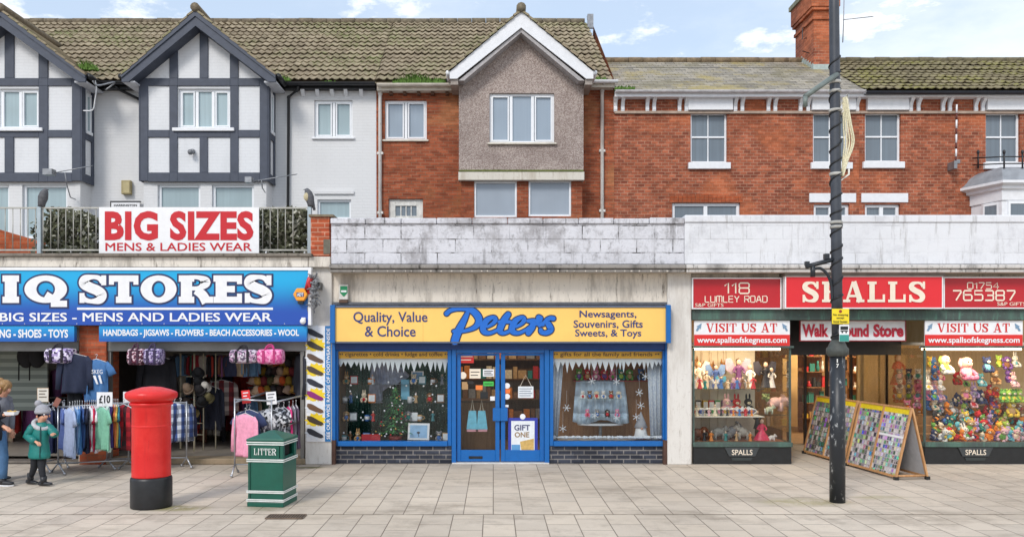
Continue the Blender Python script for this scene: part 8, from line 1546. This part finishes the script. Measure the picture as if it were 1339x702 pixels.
# things on the glass doors
dg = 'notices on the newsagent doors'; d = 14.06
def notice(label, a, b_, y0, y1, mat, s_=None, tm=BLACKT, lines=0, cat='notice', dd=14.068, round_=False):
    q = thing('door_notice', label, cat, A3((a + b_) / 2, y1, dd), dg); mb = MB()
    if round_: c = A3((a + b_) / 2, (y0 + y1) / 2, dd); mb.ball(c, (b_ - a) / 2 * dd / F, .003, (y1 - y0) / 2 * dd / F, n=18, m=8)
    else: PXB(mb, a, b_, y0, y1, dd, .004)
    mb.build('sheet', mat, q)
    for i in range(lines): h = (y1 - y0) / (lines + 1); mb = MB(); mb.box(X(a + 1.5, dd), X(b_ - 1.5 - (i % 2) * 2, dd), dd - .002, dd - .0005, Z(y0 + h * (i + 1) + .5, dd), Z(y0 + h * (i + 1) - .5, dd)); mb.build('printed_line', tm, q)
    if s_: text(s_, a + 2, b_ - 2, y0 + (y1 - y0) * .35, y1 - (y1 - y0) * .35, dd - .003, tm, q, .02)
    return q
notice('red notice with white lines at the top of the door', 598.5, 619.5, 461.8, 474.5, M((206, 44, 40), .5, .05), lines=2, tm=PALE); notice('white bag shaped sticker on the door', 614, 628.5, 482, 494.5, PALE, lines=2); notice('round white badge on the door beside the bag sticker', 600.5, 610, 486, 495.5, PALE, round_=True); notice('white square notice on the door beside the bag sticker', 631.5, 646, 482.5, 492, SIGNW, lines=3); notice('green sticker on the door', 632, 645.5, 498.5, 504.5, M((70, 190, 80), .5, .05), lines=1); notice('orange sticker on the door with letter flap', 622, 631, 503.5, 509.5, M((240, 130, 60), .5, .05)); notice('black sticker on the door below the green sticker', 628, 638, 512, 521, BLACKT); notice('small white sticker near the door handle', 641, 647, 518, 523.5, SIGNW); notice('tan card on the door below the round badge', 604, 612, 499, 509, M((176, 140, 96), .6, .1)); notice('dark label on the door below the bag sticker', 611, 619, 498, 502, DARKIN)
notice('round white sticker high on the second door', 659, 667, 500.5, 508, SIGNW, round_=True); notice('orange sticker on the second door', 659.5, 667, 508.5, 514, M((240, 120, 50), .5, .05)); notice('round white sticker below the orange sticker on the second door', 659, 667, 514.5, 522, SIGNW, round_=True); notice('small white strip on the second door', 659, 665, 529, 532, SIGNW)
q = notice('white notice hanging by strings on the second door', 677.5, 697.5, 505, 520, PAPER, lines=4, tm=M((120, 130, 150), .7, .1)); mb = MB(); mb.tube([A3(680, 505, 14.07), A3(687.5, 490, 14.07), A3(695, 505, 14.07)], .004, 5); mb.build('string', PALE, q)
q = notice('blue framed poster reading GIFT ONE on the second door', 664.5, 703, 546, 593, M((48, 60, 160), .5, .06)); mb = MB(); PXB(mb, 668.5, 699, 550, 590.5, 14.064, .003); mb.build('white_sheet', PAPER, q); text('GIFT', 672.5, 693, 555, 562.5, 14.061, M((60, 64, 110), .5, .05), q, .02); text('ONE', 673, 692, 564.5, 571.5, 14.061, M((150, 120, 80), .5, .05), q, .02); mb = MB(); mb.prism([(X(680, 14.062), Z(577, 14.062)), (X(698, 14.062), Z(573, 14.062)), (X(698, 14.062), Z(590, 14.062)), (X(682, 14.062), Z(590, 14.062))][::-1], 14.06, 14.063); mb.build('gold_parcel', M((206, 170, 100), .5, .2, 20), q); mb = MB(); mb.box(X(669, 14.06), X(680, 14.06), 14.06, 14.063, Z(590, 14.06), Z(581, 14.06)); mb.build('blue_parcel', M((90, 150, 200), .5, .1), q); mb = MB(); c = A3(683.5, 544.5, 14.066); mb.ball(c, .05, .004, .05, n=16, m=8); mb.build('round_topper', SIGNW, q)
for i, (a, b_) in enumerate(((611.5, 624), (623.5, 636))): q = thing('gift_bag', ('light blue gift bag hanging in the door near the blue post', 'light blue gift bag hanging in the door near the handle')[i], 'bag', A3((a + b_) / 2, 562, 14.2), 'gift bags hanging in the door'); dd = 14.2; mb = MB(); mb.prism([(X(a - (1 - i) * 1.5, dd), Z(561, dd)), (X(b_ + i * 1.5, dd), Z(561, dd)), (X(b_ - 1.5, dd), Z(537, dd)), (X(a + 1.5, dd), Z(537, dd))], dd, dd + .08); mb.build('bag', M((120, 200, 226), .5, .15, 12), q); mb = MB(); mb.box(X(a - 1, dd), X(b_ + 1, dd), dd - .003, dd + .083, Z(564, dd), Z(561.2, dd)); mb.build('hem', M((216, 150, 160), .5, .1), q); mb = MB(); mb.tube([A3(a + 4, 537, dd), A3((a + b_) / 2, 522, dd), A3(b_ - 4, 537, dd)], .005, 5); mb.build('cord', PALE, q)
q = thing('sales_counter', 'low brown counter just inside the newsagent doors', 'counter', A3(650, 605, 15.2)); mb = MB(); mb.box(X(598, 15.6), X(652, 15.6), 15.6, 16.1, .02, .95); mb.build('front', mat_wood((128, 96, 66), (146, 112, 80)), q); mb = MB(); mb.box(X(596, 15.6), X(654, 15.6), 15.56, 16.14, .952, .99); mb.build('counter_top', M((90, 66, 48), .5, .1), q)
q = thing('shelf_unit', 'brown shelf unit of packets at the rear of the newsagent', 'shelf unit', A3(655, 600, 17)); WDM = mat_wood((96, 66, 44), (122, 86, 58)); mb = MB(); mb.box(X(590, 17.3), X(720, 17.3), 17.3, 17.35, .02, 2.5); mb.build('back', WDM, q)
for k_ in range(5): z = .5 + k_ * .42; mb = MB(); mb.box(X(592, 17), X(718, 17), 16.95, 17.298, z - .025, z); mb.build('shelf', WDM, q)
for k_ in range(5):
    x = X(594, 17)
    while x < X(714, 17): w = rnd.uniform(.08, .18); h = rnd.uniform(.14, .3); n_ = rnd.choice(['red', 'tan', 'brown', 'tan', 'cream', 'brown', 'orange', 'teal', 'grey']); o = thing('packet', f'{n_} packet on the {("lowest", "second", "middle", "fourth", "highest")[k_]} shelf at the rear of the newsagent', 'packet', (x + w / 2, 17.08, .5 + k_ * .42), 'packets at the rear of the newsagent'); mb = MB(); mb.box(-w / 2, w / 2, -.06, .06, 0, h); mb.build('packet_box', M(CN[n_], .5, .2, 20), o, local=True, bevel=.006); x += w * 1.15
# the first one of each kind only served as the pattern for its copies
for r_ in protos + list(TOYS.values()):
    for o in [*r_.children_recursive, r_]: bpy.data.objects.remove(o)
